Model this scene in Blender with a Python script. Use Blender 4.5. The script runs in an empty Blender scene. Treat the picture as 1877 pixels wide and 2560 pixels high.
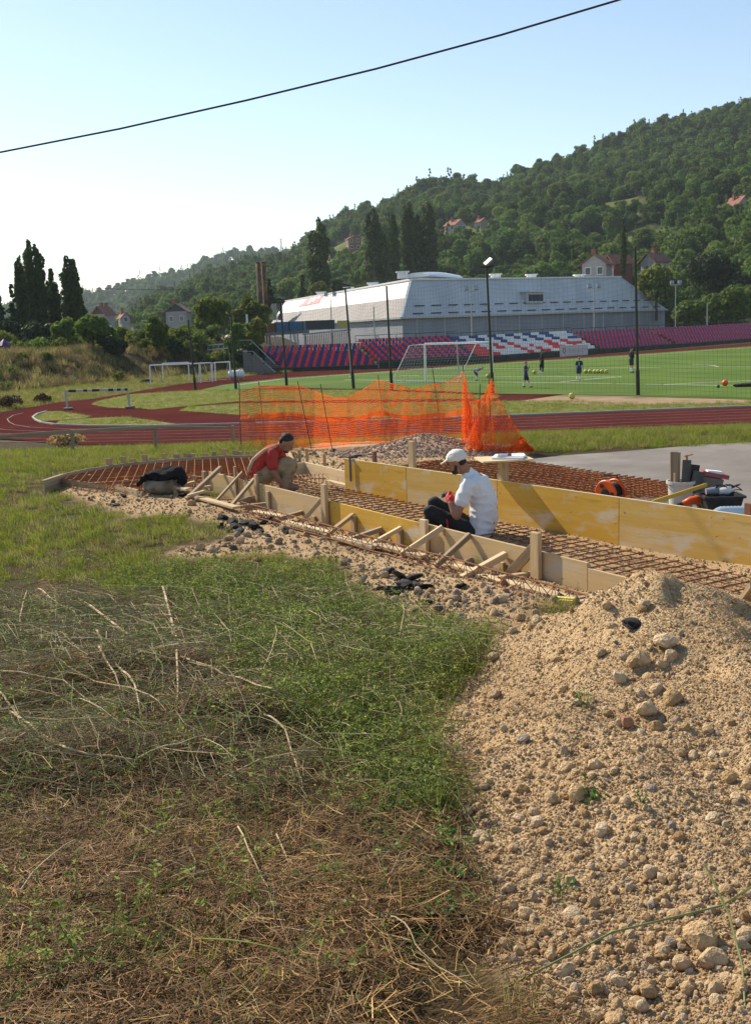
import bpy, bmesh, math, random
import numpy as np
from mathutils import Vector, Matrix, noise
from mathutils.geometry import tessellate_polygon
R = math.radians
random.seed(7); RNG = np.random.default_rng(7)
scene = bpy.context.scene
COL = scene.collection

# ------------------------------------------------------------------ camera
PW, PH, FPX = 1877.0, 2560.0, 2755.0          # photograph size, focal length in its pixels
EYE = Vector((0.0, 0.0, 4.0)); PITCH = math.atan(472.0/FPX); ROLL = R(2.0)
cam_d = bpy.data.cameras.new('camera'); cam = bpy.data.objects.new('camera', cam_d); COL.objects.link(cam)
cam_d.sensor_fit = 'VERTICAL'; cam_d.sensor_height = 24.0; cam_d.lens = FPX/PH*24.0
cam_d.clip_start = 0.05; cam_d.clip_end = 12000
cam.matrix_world = Matrix.Translation(EYE) @ Matrix.Rotation(R(90)-PITCH, 4, 'X') @ Matrix.Rotation(-ROLL, 4, 'Z')
scene.camera = cam
# ------------------------------------------------------------------ sky, sun, exposure
SUN_AZ = R(-44)                                # from +Y towards -X (left, ahead of the camera)
SUN_EL = R(37)
SUN_DIR = Vector((math.sin(SUN_AZ)*math.cos(SUN_EL), math.cos(SUN_AZ)*math.cos(SUN_EL), math.sin(SUN_EL)))
world = bpy.data.worlds.new('World'); scene.world = world; world.use_nodes = True
wn = world.node_tree.nodes; wl = world.node_tree.links
wn.clear()
sky = wn.new('ShaderNodeTexSky'); sky.sky_type = 'NISHITA'; sky.sun_disc = False
sky.sun_elevation = SUN_EL; sky.sun_rotation = SUN_AZ
sky.altitude = 300; sky.air_density = 1.0; sky.dust_density = 0.3; sky.ozone_density = 0.1
bg = wn.new('ShaderNodeBackground'); bg.inputs['Strength'].default_value = 0.115
wo = wn.new('ShaderNodeOutputWorld')
wl.new(sky.outputs[0], bg.inputs[0]); wl.new(bg.outputs[0], wo.inputs[0])
sun_d = bpy.data.lights.new('sun', 'SUN'); sun = bpy.data.objects.new('sun', sun_d); COL.objects.link(sun)
sun_d.energy = 5.0; sun_d.angle = R(0.53); sun_d.color = (1.0, 0.88, 0.70)
sun.rotation_euler = SUN_DIR.to_track_quat('Z', 'Y').to_euler(); sun.location = (-60, 60, 80)
scene.view_settings.view_transform = 'Standard'; scene.view_settings.look = 'None'
scene.view_settings.exposure = 0.54; scene.view_settings.gamma = 1.0
scene.view_settings.use_curve_mapping = False
scene.render.engine = 'CYCLES'
scene.cycles.use_denoising = True
scene.cycles.max_bounces = 6; scene.cycles.diffuse_bounces = 3; scene.cycles.glossy_bounces = 2
scene.cycles.transmission_bounces = 3; scene.cycles.transparent_max_bounces = 8; scene.cycles.volume_bounces = 1
scene.cycles.caustics_reflective = False; scene.cycles.caustics_refractive = False

# ------------------------------------------------------------------ surveying helpers
CR, SR = math.cos(ROLL), math.sin(ROLL); CP, SP = math.cos(PITCH), math.sin(PITCH)
def ray(px, py):
    u = px-PW/2; v = PH/2-py
    u2 = u*CR+v*SR; v2 = -u*SR+v*CR
    d = Vector((u2, FPX*CP+v2*SP, -FPX*SP+v2*CP)); return d/d.y
def at(px, py, Y): return EYE+ray(px, py)*Y            # survey point seen at (px,py) Y metres ahead
def onz(px, py, z=0.0):
    d = ray(px, py); return EYE+d*((z-EYE.z)/d.z)
def to_px(p):
    q = Vector(p)-EYE; zz = q.y*CP-q.z*SP; v2 = (q.y*SP+q.z*CP)/zz*FPX; u2 = q.x/zz*FPX
    return (PW/2+u2*CR-v2*SR, PH/2-(u2*SR+v2*CR))
def lerp(a, b, t): return a+(b-a)*t
def smooth(t): t = min(1, max(0, t)); return t*t*(3-2*t)
def interp(x, xs, ys): return float(np.interp(x, xs, ys))

# ------------------------------------------------------------------ terrain height
GY = [-30, 0, 2.2, 4, 6, 9, 12, 20, 22, 24, 27, 30, 33, 37.5, 41, 300]
GZ = [2.38, 2.38, 2.36, 2.2, 1.98, 1.72, 1.66, 1.68, 1.62, 1.44, 1.13, .80, .46, 0.0, -.03, -.03]
def fbm(x, y, s, seed=0.0): return noise.fractal(Vector((x*s+seed, y*s-seed, seed*.37)), 0.9, 2.1, 4)
PILE_C = (1.48, 5.55)
def pile_h(x, y):
    dx = x-PILE_C[0]; dy = y-PILE_C[1]
    a = math.atan2(dy, dx)
    rr = 1.0+.07*math.sin(3*a+1)+.05*math.sin(5*a)
    # apex ridge runs away from camera a little to the left
    ex = dx/(1.36*rr) if dx < 0 else dx/(1.25*rr)
    ey = dy/(1.45*rr) if dy > 0 else dy/(3.0*rr)
    r = math.hypot(ex, ey)
    h = 1.0-r
    if h <= -.15: return 0.0
    h = .5*(h+math.sqrt(h*h+.012))-.02
    h = max(0.0, .61*h)*(1+.10*smooth((.45-r)/.45))
    return max(0.0, h*(1+.16*fbm(x, y, 1.3, 4.4)+.05*math.sin(a*9+r*4))+.05*smooth(h/.15)*fbm(x, y, 3.0, 6.1))
def bank(x, y):
    # grassy bank with shrubs on the far left beyond the bend of the track
    lim = np.interp(x, [-60, -32, -24, -18, -12], [74, 77, 86, 98, 118])
    return 2.3*smooth((y-lim)/13.0)*smooth((-8-x)/8.0)
BRUSH = ((-1.45,5.7,.9,.45,.26),(-.75,4.95,.7,.32,.17),(-1.5,4.3,.8,.28,.14),(-.2,6.1,.8,.5,.08),(-1.9,7.0,1.0,.6,.10))
def ground0(x, y):
    z = interp(y, GY, GZ)
    if y < 9 and x < 1:
        for bx, by, rx, ry, h in BRUSH: z += h*math.exp(-((x-bx)/rx)**2-((y-by)/ry)**2)
    if y < 40:
        z += .035*fbm(x, y, .55, 3.1)*smooth((y-1)/4)*(1 if y < 20 else max(0, (37-y)/17))
    z += bank(x, y)
    return z
def ground(x, y):
    return ground0(x, y)+pile_h(x, y) if (y < 9 and x > -1.5) else ground0(x, y)
def hit(px, py, y0=1.5, y1=140):
    d = ray(px, py); y = y0; st = .05
    while y < y1:
        p = EYE+d*y
        if p.z <= ground(p.x, p.y): return p
        y += st; st = max(.02, y*.004)
    return onz(px, py, 0)
def inpoly(x, y, poly):
    c = False; j = len(poly)-1
    for i in range(len(poly)):
        xi, yi = poly[i]; xj, yj = poly[j]
        if (yi > y) != (yj > y) and x < (xj-xi)*(y-yi)/(yj-yi)+xi: c = not c
        j = i
    return c
def gpoly(pts): return [tuple(hit(*p)[:2]) for p in pts]

# ------------------------------------------------------------------ object helpers
ORD = ['first','second','third','fourth','fifth','sixth','seventh','eighth','ninth','tenth','eleventh','twelfth','thirteenth','fourteenth','fifteenth','sixteenth','seventeenth','eighteenth','nineteenth','twentieth','twenty-first','twenty-second','twenty-third','twenty-fourth','twenty-fifth','twenty-sixth','twenty-seventh','twenty-eighth','twenty-ninth','thirtieth']
def D(o, label=None, cat=None, group=None, kind=None):
    if label: o['label'] = label
    if cat: o['category'] = cat
    if group: o['group'] = group
    if kind: o['kind'] = kind
    return o
def thing(name, loc, label, cat, group=None, rz=0.0):
    o = bpy.data.objects.new(name, None); COL.objects.link(o); o.location = loc
    o.rotation_euler = (0, 0, rz); o.empty_display_size = .2
    return D(o, label, cat, group)
def wloc(o):
    p = Vector((0, 0, 0))
    while o is not None: p = p+Vector(o.location); o = o.parent
    return p
class MB:
    def __init__(s): s.v = []; s.f = []; s.m = []
    def add(s, vs, fs, mi=0):
        b = len(s.v); s.v += [tuple(q) for q in vs]; s.f += [tuple(i+b for i in q) for q in fs]; s.m += [mi]*len(fs); return s
    def box(s, c, d, M=None, mi=0):
        c = Vector(c); h = Vector(d)*.5; vs = []
        for k in ((-1,-1,-1),(1,-1,-1),(1,1,-1),(-1,1,-1),(-1,-1,1),(1,-1,1),(1,1,1),(-1,1,1)):
            q = Vector((k[0]*h.x, k[1]*h.y, k[2]*h.z)); vs.append(c+(M @ q if M is not None else q))
        return s.add(vs, [(0,3,2,1),(4,5,6,7),(0,1,5,4),(1,2,6,5),(2,3,7,6),(3,0,4,7)], mi)
    def bar(s, a, b, w, h, up=(0,0,1), mi=0):
        a = Vector(a); b = Vector(b); x = (b-a); L = x.length; x = x/L; up = Vector(up)
        if abs(x.dot(up)) > .98: up = Vector((0,1,0))
        y = up.cross(x).normalized(); z = x.cross(y)
        return s.box((a+b)/2, (L, w, h), Matrix((x, y, z)).transposed(), mi)
    def tube(s, pts, r, n=6, mi=0, cap=True):
        pts = [Vector(p) for p in pts]; k = len(pts); vs = []; fs = []
        rs = r if isinstance(r, (list, tuple)) else [r]*k
        ref = None
        for i, p in enumerate(pts):
            t = (pts[min(i+1, k-1)]-pts[max(i-1, 0)]).normalized()
            if ref is None or abs(t.dot(ref)) > .95: ref = Vector((0,0,1)) if abs(t.z) < .9 else Vector((1,0,0))
            u = t.cross(ref).normalized(); w = t.cross(u)
            ref = w.cross(t) if False else ref
            for j in range(n):
                a = 2*math.pi*j/n; vs.append(p+(u*math.cos(a)+w*math.sin(a))*rs[i])
        for i in range(k-1):
            for j in range(n):
                fs.append((i*n+j, i*n+(j+1)%n, (i+1)*n+(j+1)%n, (i+1)*n+j))
        if cap: fs += [tuple(range(n-1, -1, -1)), tuple((k-1)*n+j for j in range(n))]
        return s.add(vs, fs, mi)
    def lathe(s, prof, c=(0,0,0), n=16, mi=0, M=None):
        c = Vector(c); vs = []; fs = []; k = len(prof)
        for r, z in prof:
            for j in range(n):
                a = 2*math.pi*j/n; q = Vector((r*math.cos(a), r*math.sin(a), z)); vs.append(c+(M @ q if M is not None else q))
        for i in range(k-1):
            for j in range(n): fs.append((i*n+j, i*n+(j+1)%n, (i+1)*n+(j+1)%n, (i+1)*n+j))
        fs += [tuple(range(n-1, -1, -1)), tuple((k-1)*n+j for j in range(n))]
        return s.add(vs, fs, mi)
    def quad(s, *p, mi=0): return s.add(p, [tuple(range(len(p)))], mi)
    def mesh(s, name, mats, off=None, smooth=False):
        me = bpy.data.meshes.new(name); v = s.v
        if off is not None: v = [(a-off[0], b-off[1], c-off[2]) for a, b, c in v]
        me.from_pydata(v, [], s.f)
        mats = mats if isinstance(mats, (list, tuple)) else [mats]
        for m in mats: me.materials.append(m)
        if len(mats) > 1: me.polygons.foreach_set('material_index', s.m)
        if smooth: me.polygons.foreach_set('use_smooth', [True]*len(me.polygons))
        me.update(); return me
    def build(s, name, mats, parent=None, loc=None, smooth=False):
        base = wloc(parent) if parent is not None else Vector((0,0,0))
        o0 = Vector(loc) if loc is not None else (base if parent is not None else Vector((0,0,0)))
        o = bpy.data.objects.new(name, s.mesh(name, mats, o0, smooth)); COL.objects.link(o)
        o.location = o0-base if parent is not None else o0
        if parent is not None: o.parent = parent
        return o
def place(name, me, parent=None, loc=(0,0,0), rot=(0,0,0), sc=(1,1,1)):
    o = bpy.data.objects.new(name, me); COL.objects.link(o)
    base = wloc(parent) if parent is not None else Vector((0,0,0))
    o.location = Vector(loc)-base; o.rotation_euler = rot; o.scale = sc
    if parent is not None: o.parent = parent
    return o
def plank(name, a, b, w, h, m, parent=None, up=(0,0,1), bev=.003, seg=1, warp=0.0):
    """timber from a to b; local x runs along the grain"""
    a = Vector(a); b = Vector(b); x = b-a; L = x.length; x = x/L; up = Vector(up)
    if abs(x.dot(up)) > .98: up = Vector((0,1,0))
    y = up.cross(x).normalized(); z = x.cross(y)
    bm = bmesh.new(); bmesh.ops.create_cube(bm, size=1)
    for q in bm.verts: q.co = Vector((q.co.x*L, q.co.y*w, q.co.z*h))
    if bev: bmesh.ops.bevel(bm, geom=bm.edges[:], offset=min(bev, w*.3, h*.3), segments=1, affect='EDGES')
    me = bpy.data.meshes.new(name); bm.to_mesh(me); bm.free(); me.materials.append(m)
    o = bpy.data.objects.new(name, me); COL.objects.link(o)
    M = Matrix((x, y, z)).transposed()
    base = wloc(parent) if parent is not None else Vector((0,0,0))
    o.location = (a+b)/2-base; o.rotation_euler = M.to_euler()
    if parent is not None: o.parent = parent
    return o

# ------------------------------------------------------------------ materials
MATS = {}
def mat(name, c1, c2=None, scale=8.0, rough=.75, bump=0.0, bscale=40.0, metal=0.0, spec=.3, detail=6.0, contrast=(.35, .65), c3=None,
        s3=2.0, t3=(.55, .68), stretch=None, coord='Object', trans=0.0, rnd=0.0, subsurf=0.0):
    m = bpy.data.materials.new(name); m.use_nodes = True; nt = m.node_tree; N = nt.nodes; L = nt.links
    b = N['Principled BSDF']; out = N['Material Output']
    b.inputs['Roughness'].default_value = rough; b.inputs['Metallic'].default_value = metal
    b.inputs['Specular IOR Level'].default_value = spec
    tc = N.new('ShaderNodeTexCoord'); vec = tc.outputs[coord]
    if stretch:
        mp = N.new('ShaderNodeMapping'); mp.inputs['Scale'].default_value = stretch; L.new(vec, mp.inputs[0]); vec = mp.outputs[0]
    col = None
    if c2 is not None:
        nz = N.new('ShaderNodeTexNoise'); nz.inputs['Scale'].default_value = scale; nz.inputs['Detail'].default_value = detail
        nz.inputs['Roughness'].default_value = .62; L.new(vec, nz.inputs['Vector'])
        rp = N.new('ShaderNodeValToRGB'); rp.color_ramp.elements[0].position = contrast[0]; rp.color_ramp.elements[1].position = contrast[1]
        rp.color_ramp.elements[0].color = (*c1, 1); rp.color_ramp.elements[1].color = (*c2, 1)
        L.new(nz.outputs[0], rp.inputs[0]); col = rp.outputs[0]
        if c3 is not None:
            n3 = N.new('ShaderNodeTexNoise'); n3.inputs['Scale'].default_value = s3; n3.inputs['Detail'].default_value = 5; L.new(vec, n3.inputs['Vector'])
            r3 = N.new('ShaderNodeValToRGB'); r3.color_ramp.elements[0].position = t3[0]; r3.color_ramp.elements[1].position = t3[1]
            L.new(n3.outputs[0], r3.inputs[0])
            mx = N.new('ShaderNodeMix'); mx.data_type = 'RGBA'; L.new(r3.outputs[0], mx.inputs[0]); L.new(col, mx.inputs[6])
            mx.inputs[7].default_value = (*c3, 1); col = mx.outputs[2]
    else:
        rgb = N.new('ShaderNodeRGB'); rgb.outputs[0].default_value = (*c1, 1); col = rgb.outputs[0]
    if rnd > 0:
        oi = N.new('ShaderNodeObjectInfo'); mr = N.new('ShaderNodeMapRange'); L.new(oi.outputs['Random'], mr.inputs[0])
        mr.inputs[3].default_value = 1-rnd; mr.inputs[4].default_value = 1+rnd
        vm = N.new('ShaderNodeVectorMath'); vm.operation = 'SCALE'; L.new(col, vm.inputs[0]); L.new(mr.outputs[0], vm.inputs['Scale']); col = vm.outputs[0]
    L.new(col, b.inputs['Base Color'])
    if bump > 0:
        n2 = N.new('ShaderNodeTexNoise'); n2.inputs['Scale'].default_value = bscale; n2.inputs['Detail'].default_value = 6; L.new(vec, n2.inputs['Vector'])
        bp = N.new('ShaderNodeBump'); bp.inputs['Strength'].default_value = bump; bp.inputs['Distance'].default_value = .02
        L.new(n2.outputs[0], bp.inputs['Height']); L.new(bp.outputs[0], b.inputs['Normal'])
    if trans > 0:
        tr = N.new('ShaderNodeBsdfTranslucent'); L.new(col, tr.inputs[0]); ms = N.new('ShaderNodeMixShader'); ms.inputs[0].default_value = trans
        L.new(b.outputs[0], ms.inputs[1]); L.new(tr.outputs[0], ms.inputs[2]); L.new(ms.outputs[0], out.inputs[0])
    MATS[name] = m; return m
def scatter(name, pts, rots, scs, idx, protos, label, cat, parent=None):
    """one stuff object: prototypes set out on points (geometry nodes)"""
    me = bpy.data.meshes.new(name); n = len(pts); me.vertices.add(n)
    me.vertices.foreach_set('co', np.asarray(pts, dtype=np.float32).ravel())
    a = me.attributes.new('rot', 'FLOAT_VECTOR', 'POINT'); a.data.foreach_set('vector', np.asarray(rots, dtype=np.float32).ravel())
    a = me.attributes.new('sca', 'FLOAT_VECTOR', 'POINT')
    scs = np.asarray(scs, dtype=np.float32); scs = np.repeat(scs[:, None], 3, 1) if scs.ndim == 1 else scs
    a.data.foreach_set('vector', np.ascontiguousarray(scs).ravel())
    a = me.attributes.new('pick', 'INT', 'POINT'); a.data.foreach_set('value', np.asarray(idx, dtype=np.int32))
    o = bpy.data.objects.new(name, me); COL.objects.link(o)
    if parent is not None: o.parent = parent; o.location = -wloc(parent)
    D(o, label, cat, kind='stuff')
    g = bpy.data.node_groups.new('set_out_'+name, 'GeometryNodeTree')
    g.interface.new_socket('Geometry', in_out='INPUT', socket_type='NodeSocketGeometry')
    g.interface.new_socket('Geometry', in_out='OUTPUT', socket_type='NodeSocketGeometry')
    N = g.nodes; L = g.links; gi = N.new('NodeGroupInput'); go = N.new('NodeGroupOutput')
    iop = N.new('GeometryNodeInstanceOnPoints'); L.new(gi.outputs[0], iop.inputs['Points'])
    g2i = N.new('GeometryNodeGeometryToInstance')
    for p in protos:
        oi = N.new('GeometryNodeObjectInfo'); oi.inputs['Object'].default_value = p; L.new(oi.outputs['Geometry'], g2i.inputs[0])
    L.new(g2i.outputs[0], iop.inputs['Instance']); iop.inputs['Pick Instance'].default_value = True
    def attr(nm, ty):
        q = N.new('GeometryNodeInputNamedAttribute'); q.data_type = ty; q.inputs['Name'].default_value = nm
        return next(s for s in q.outputs if s.enabled and s.name == 'Attribute')
    L.new(attr('pick', 'INT'), iop.inputs['Instance Index']); L.new(attr('rot', 'FLOAT_VECTOR'), iop.inputs['Rotation']); L.new(attr('sca', 'FLOAT_VECTOR'), iop.inputs['Scale'])
    L.new(iop.outputs[0], go.inputs[0])
    md = o.modifiers.new('set_out', 'NODES'); md.node_group = g
    return o
def proto(name, mb, mats, smooth=False): return bpy.data.objects.new(name, mb.mesh(name, mats, None, smooth))
# ================================================================== GROUND AND STADIUM SURFACES
M_soil = None
GRAV = gpoly([(110,1212),(260,1224),(420,1236),(545,1245),(640,1240),(830,1300),(1290,1430),(1500,1490),(1750,1560),(1500,1570),(1330,1600),(1200,1590),(1090,1560),(960,1525),(890,1480),
              (835,1440),(800,1405),(690,1388),(560,1400),(430,1392),(450,1362),(600,1338),(560,1318),(440,1292),(330,1296),(220,1256)])
PILE = gpoly([(1300,1535),(1215,1600),(1150,1700),(1050,1825),(1105,1940),(1120,2070),(1105,2180),(1180,2290),(1215,2400),(1290,2490),(1340,2600)])+[(.35,1.4),(6,1.4),(6,8.2),(2.2,8.2),(1.6,7.4)]
RUB2 = gpoly([(640,1145),(760,1120),(900,1100),(1080,1088),(1200,1112),(1330,1128),(1300,1150),(1060,1170),(860,1180),(720,1180)])
ROUND_Z = 1.70
RND = [tuple(onz(x, y, ROUND_Z+.05)[:2]) for x, y in [(116,1199),(167,1182),(271,1164),(407,1149),(504,1142),(635,1138),(760,1146),(865,1160),(865,1225),(640,1212),(560,1196),(470,1240),(341,1234),(260,1219),(145,1203)]]
def edge_d(x, y, poly):
    best = 1e9; j = len(poly)-1
    for i in range(len(poly)):
        ax, ay = poly[j]; bx, by = poly[i]; dx, dy = bx-ax, by-ay
        t = max(0, min(1, ((x-ax)*dx+(y-ay)*dy)/(dx*dx+dy*dy+1e-9)))
        best = min(best, math.hypot(x-ax-t*dx, y-ay-t*dy)); j = i
    return best if inpoly(x, y, poly) else -best
# walls of the strip footing (plan): near wall line and far wall line
NW0, NW1 = onz(604,1198,1.96), onz(1804,1487,1.96)
FW0, FW1 = onz(865,1147,2.15), onz(1877,1291,2.15)
wd = Vector((NW1.x-NW0.x, NW1.y-NW0.y)).normalized(); fd = Vector((FW1.x-FW0.x, FW1.y-FW0.y)).normalized()
def along(P, d, s, z): return Vector((P.x+d.x*s, P.y+d.y*s, z))
STRIP = [tuple(along(NW0, wd, -2.2, 0)[:2]), tuple(along(NW0, wd, 14, 0)[:2]), tuple((along(FW0, fd, 12, 0)+Vector((.4,.25,0)))[:2]), tuple((along(FW0, fd, -1.5, 0)+Vector((.4,.25,0)))[:2])]
APRON = [(NW0.x+wd.x*s+k*-abs(wd.y)*.75, NW0.y+wd.y*s-k*abs(wd.x)*.75) for s, k in ((0,0),(12,0),(12,1),(0,1))]
def gravel_amt(x, y):
    if y > 30: return 0
    n = .22*fbm(x, y, 1.6, 5)+.1*fbm(x, y, 6, 9)
    d = max(edge_d(x, y, GRAV), edge_d(x, y, RUB2), edge_d(x, y, RND), edge_d(x, y, STRIP), edge_d(x, y, APRON))
    a = smooth((d+n+.12)/.3)
    return max(a, smooth((edge_d(x, y, PILE)+n*.35+.03)/.14)) if y < 9 else a
def ground_sheet():
    xs = np.unique(np.concatenate([np.arange(-2, 4.2, .05), np.arange(-8, 8.01, .16), np.arange(-30, 30.1, .8), np.arange(-120, 121, 4), [-1700,-1000,-700,-400,-250,-170,170,250,400,700,1000,1700]]).round(3))
    ys = np.unique(np.concatenate([np.arange(1.6, 9.5, .05), np.arange(9.5, 24, .15), np.arange(24, 42, .5), np.arange(42, 130, 2.0), [-60,-20,-6,-2,0,1,145,170,200,240,300,420,700,1500,2200]]).round(3))
    nx, ny = len(xs), len(ys); v = np.zeros((ny, nx, 3)); c = np.zeros((ny, nx, 4), dtype=np.float32); c[..., 3] = 1
    for j, y in enumerate(ys):
        for i, x in enumerate(xs):
            z = ground(x, y) if y > .5 or abs(x) < 40 else interp(y, GY, GZ)
            if 1.5 < y < 26 and -9 < x < 8:
                g = gravel_amt(x, y); c[j, i, 0] = g
                z += .012*g*fbm(x, y, 9, 2)+(.02*fbm(x, y, 3.5, 8) if y < 9 else 0)
            v[j, i] = (x, y, z)
    global GRID; GRID = (xs, ys, v[..., 2].copy(), c[..., 0].copy())
    f = [(j*nx+i, j*nx+i+1, (j+1)*nx+i+1, (j+1)*nx+i) for j in range(ny-1) for i in range(nx-1)]
    me = bpy.data.meshes.new('ground'); me.from_pydata(v.reshape(-1, 3).tolist(), [], f)
    a = me.color_attributes.new('cover', 'FLOAT_COLOR', 'POINT'); a.data.foreach_set('color', c.ravel())
    me.polygons.foreach_set('use_smooth', [True]*len(f))
    m = bpy.data.materials.new('earth_and_gravel'); m.use_nodes = True; nt = m.node_tree; N = nt.nodes; L = nt.links; b = N['Principled BSDF']
    b.inputs['Roughness'].default_value = .95; b.inputs['Specular IOR Level'].default_value = .1
    tc = N.new('ShaderNodeTexCoord'); at_ = N.new('ShaderNodeAttribute'); at_.attribute_name = 'cover'
    def nz(s, d=6):
        q = N.new('ShaderNodeTexNoise'); q.inputs['Scale'].default_value = s; q.inputs['Detail'].default_value = d; q.inputs['Roughness'].default_value = .65; L.new(tc.outputs['Object'], q.inputs['Vector']); return q
    def ramp(src, cols):
        r = N.new('ShaderNodeValToRGB'); e = r.color_ramp.elements
        while len(e) < len(cols): e.new(.5)
        for k, (p, cc) in enumerate(cols): e[k].position = p; e[k].color = (*cc, 1)
        L.new(src, r.inputs[0]); return r
    soil = ramp(nz(2.2).outputs[0], [(.3, (.045,.028,.014)), (.5, (.068,.046,.021)), (.62, (.06,.065,.02)), (.8, (.10,.085,.032))])
    grav = ramp(nz(60).outputs[0], [(.3, (.33,.225,.12)), (.5, (.50,.365,.21)), (.7, (.60,.465,.295))])
    big = ramp(nz(1.3, 3).outputs[0], [(.4, (.86,.80,.74)), (.65, (1.08,1.04,1.0))])
    mg = N.new('ShaderNodeMix'); mg.data_type = 'RGBA'; mg.blend_type = 'MULTIPLY'; mg.inputs[0].default_value = 1; L.new(grav.outputs[0], mg.inputs[6]); L.new(big.outputs[0], mg.inputs[7])
    mx = N.new('ShaderNodeMix'); mx.data_type = 'RGBA'; sp = N.new('ShaderNodeSeparateColor'); L.new(at_.outputs['Color'], sp.inputs[0])
    L.new(sp.outputs[0], mx.inputs[0]); L.new(soil.outputs[0], mx.inputs[6]); L.new(mg.outputs[2], mx.inputs[7]); L.new(mx.outputs[2], b.inputs['Base Color'])
    vo = N.new('ShaderNodeTexVoronoi'); vo.inputs['Scale'].default_value = 75; L.new(tc.outputs['Object'], vo.inputs['Vector'])
    ad = N.new('ShaderNodeMath'); ad.operation = 'ADD'; L.new(vo.outputs['Distance'], ad.inputs[0]); L.new(nz(140, 4).outputs[0], ad.inputs[1])
    bp = N.new('ShaderNodeBump'); bp.inputs['Strength'].default_value = .9; bp.inputs['Distance'].default_value = .012; bp.invert = True
    L.new(ad.outputs[0], bp.inputs['Height']); L.new(bp.outputs[0], b.inputs['Normal'])
    me.materials.append(m); o = bpy.data.objects.new('ground', me); COL.objects.link(o); D(o, kind='structure'); return o
ground_sheet()
def gsample(x, y, k=2):
    xs, ys, *A = GRID; G = A[k-2]; x = np.asarray(x, float); y = np.asarray(y, float)
    i = np.clip(np.searchsorted(xs, x)-1, 0, len(xs)-2); j = np.clip(np.searchsorted(ys, y)-1, 0, len(ys)-2)
    u = (x-xs[i])/(xs[i+1]-xs[i]); v = (y-ys[j])/(ys[j+1]-ys[j])
    return G[j, i]*(1-u)*(1-v)+G[j, i+1]*u*(1-v)+G[j+1, i]*(1-u)*v+G[j+1, i+1]*u*v

def sheet(name, pts, m, z=None, kind='structure', label=None, cat=None, thick=0.0):
    """flat sheet from plan points (x,y) at height z"""
    vs = [Vector((p[0], p[1], z)) for p in pts]
    tris = tessellate_polygon([vs]); me = bpy.data.meshes.new(name)
    fs = []
    for t in tris:
        a, b, c = (vs[i] for i in t); n = (b-a).cross(c-a); fs.append(t if n.z > 0 else (t[0], t[2], t[1]))
    me.from_pydata(vs, [], fs); me.materials.append(m); o = bpy.data.objects.new(name, me); COL.objects.link(o)
    return D(o, label, cat, kind=kind)
def pz(pts, z=0.0): return [tuple(onz(x, y, z)[:2]) for x, y in pts]
M_tartan = mat('red_track_rubber', (.072,.020,.018), (.095,.028,.025), scale=.35, rough=.95, spec=0.0, bump=.15, bscale=60, c3=(.07,.02,.018), s3=.12)
M_turf = mat('artificial_turf', (.080,.135,.018), (.098,.160,.022), scale=.12, rough=.9, spec=.1, contrast=(.45,.55), detail=2)
M_lawn = mat('dry_lawn', (.10,.135,.030), (.20,.20,.06), scale=.5, rough=.95, spec=.05, bump=.6, bscale=9)
M_sand = mat('bare_earth', (.27,.185,.11), (.36,.26,.17), scale=.8, rough=.95, spec=.05, c3=(.16,.17,.06), s3=.4)
M_white = mat('white_line_paint', (.72,.72,.69), (.6,.6,.57), scale=3, rough=.7)
M_asph = mat('old_asphalt', (.17,.152,.135), (.23,.208,.185), scale=1.1, rough=.92, bump=.4, bscale=160, c3=(.31,.28,.24), s3=.5, t3=(.52,.7))
track = sheet('running_track', pz([(-420,1092),(0,1097),(209,1112),(597,1109),(1000,1099),(1400,1080),(1877,1059),(2500,1030),(2500,815),(1877,858),(1500,886),(1190,905),(1000,917),(690,932),(560,946),(430,964),(329,981),(237,997),(144,1006),(62,1021),(0,1031),(-160,1050),(-420,1072)]), M_tartan, .004)
sheet('infield_grass', pz([(83,1044),(116,1030),(150,1028),(225,1040),(215,1046),(120,1052),(95,1052)]), M_lawn, .010)
sheet('infield_grass', pz([(150,1052),(240,1045),(320,1043),(440,1060),(438,1062),(232,1065),(140,1060)]), M_lawn, .010)
sheet('infield_grass', pz([(229,1011),(248,1002),(329,986),(446,978),(597,974),(900,975),(1250,990),(1240,996),(900,1000),(597,1003),(387,1023),(271,1019)]), M_lawn, .010)
sheet('infield_grass', pz([(449,1027),(470,1018),(597,1009),(900,1008),(1250,1003),(1420,1001),(1600,1008),(1877,1000),(2500,985),(2500,988),(1877,1015),(1581,1026),(1300,1037),(1000,1046),(597,1037)]), M_lawn, .010)
sheet('bare_earth', pz([(1300,1003),(1410,987),(1831,999),(1950,1002),(1850,1008),(1650,1012),(1450,1012)]), M_sand, .014)
PITCH_PX = [(488,978),(590,974),(717,969),(883,973),(1000,975),(1237,985),(1410,986),(1831,998),(2500,1015),(2500,826),(1877,866),(1500,892),(1237,908),(1000,926),(700,946),(560,962)]
sheet('football_pitch', pz(PITCH_PX), M_turf, .012)
def strip(mb, pts, w, z):
    pts = [Vector((p[0], p[1], z)) for p in pts]; L = []; Rr = []
    for i, p in enumerate(pts):
        t = (pts[min(i+1, len(pts)-1)]-pts[max(i-1, 0)]).normalized(); n = Vector((-t.y, t.x, 0))*(w/2); L.append(p+n); Rr.append(p-n)
    for i in range(len(pts)-1): mb.quad(L[i], Rr[i], Rr[i+1], L[i+1])
def line(name, pxs, w, z, m=None):
    mb = MB(); strip(mb, pz(pxs), w, z); o = mb.build(name, m or M_white); return D(o, kind='structure')
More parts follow.
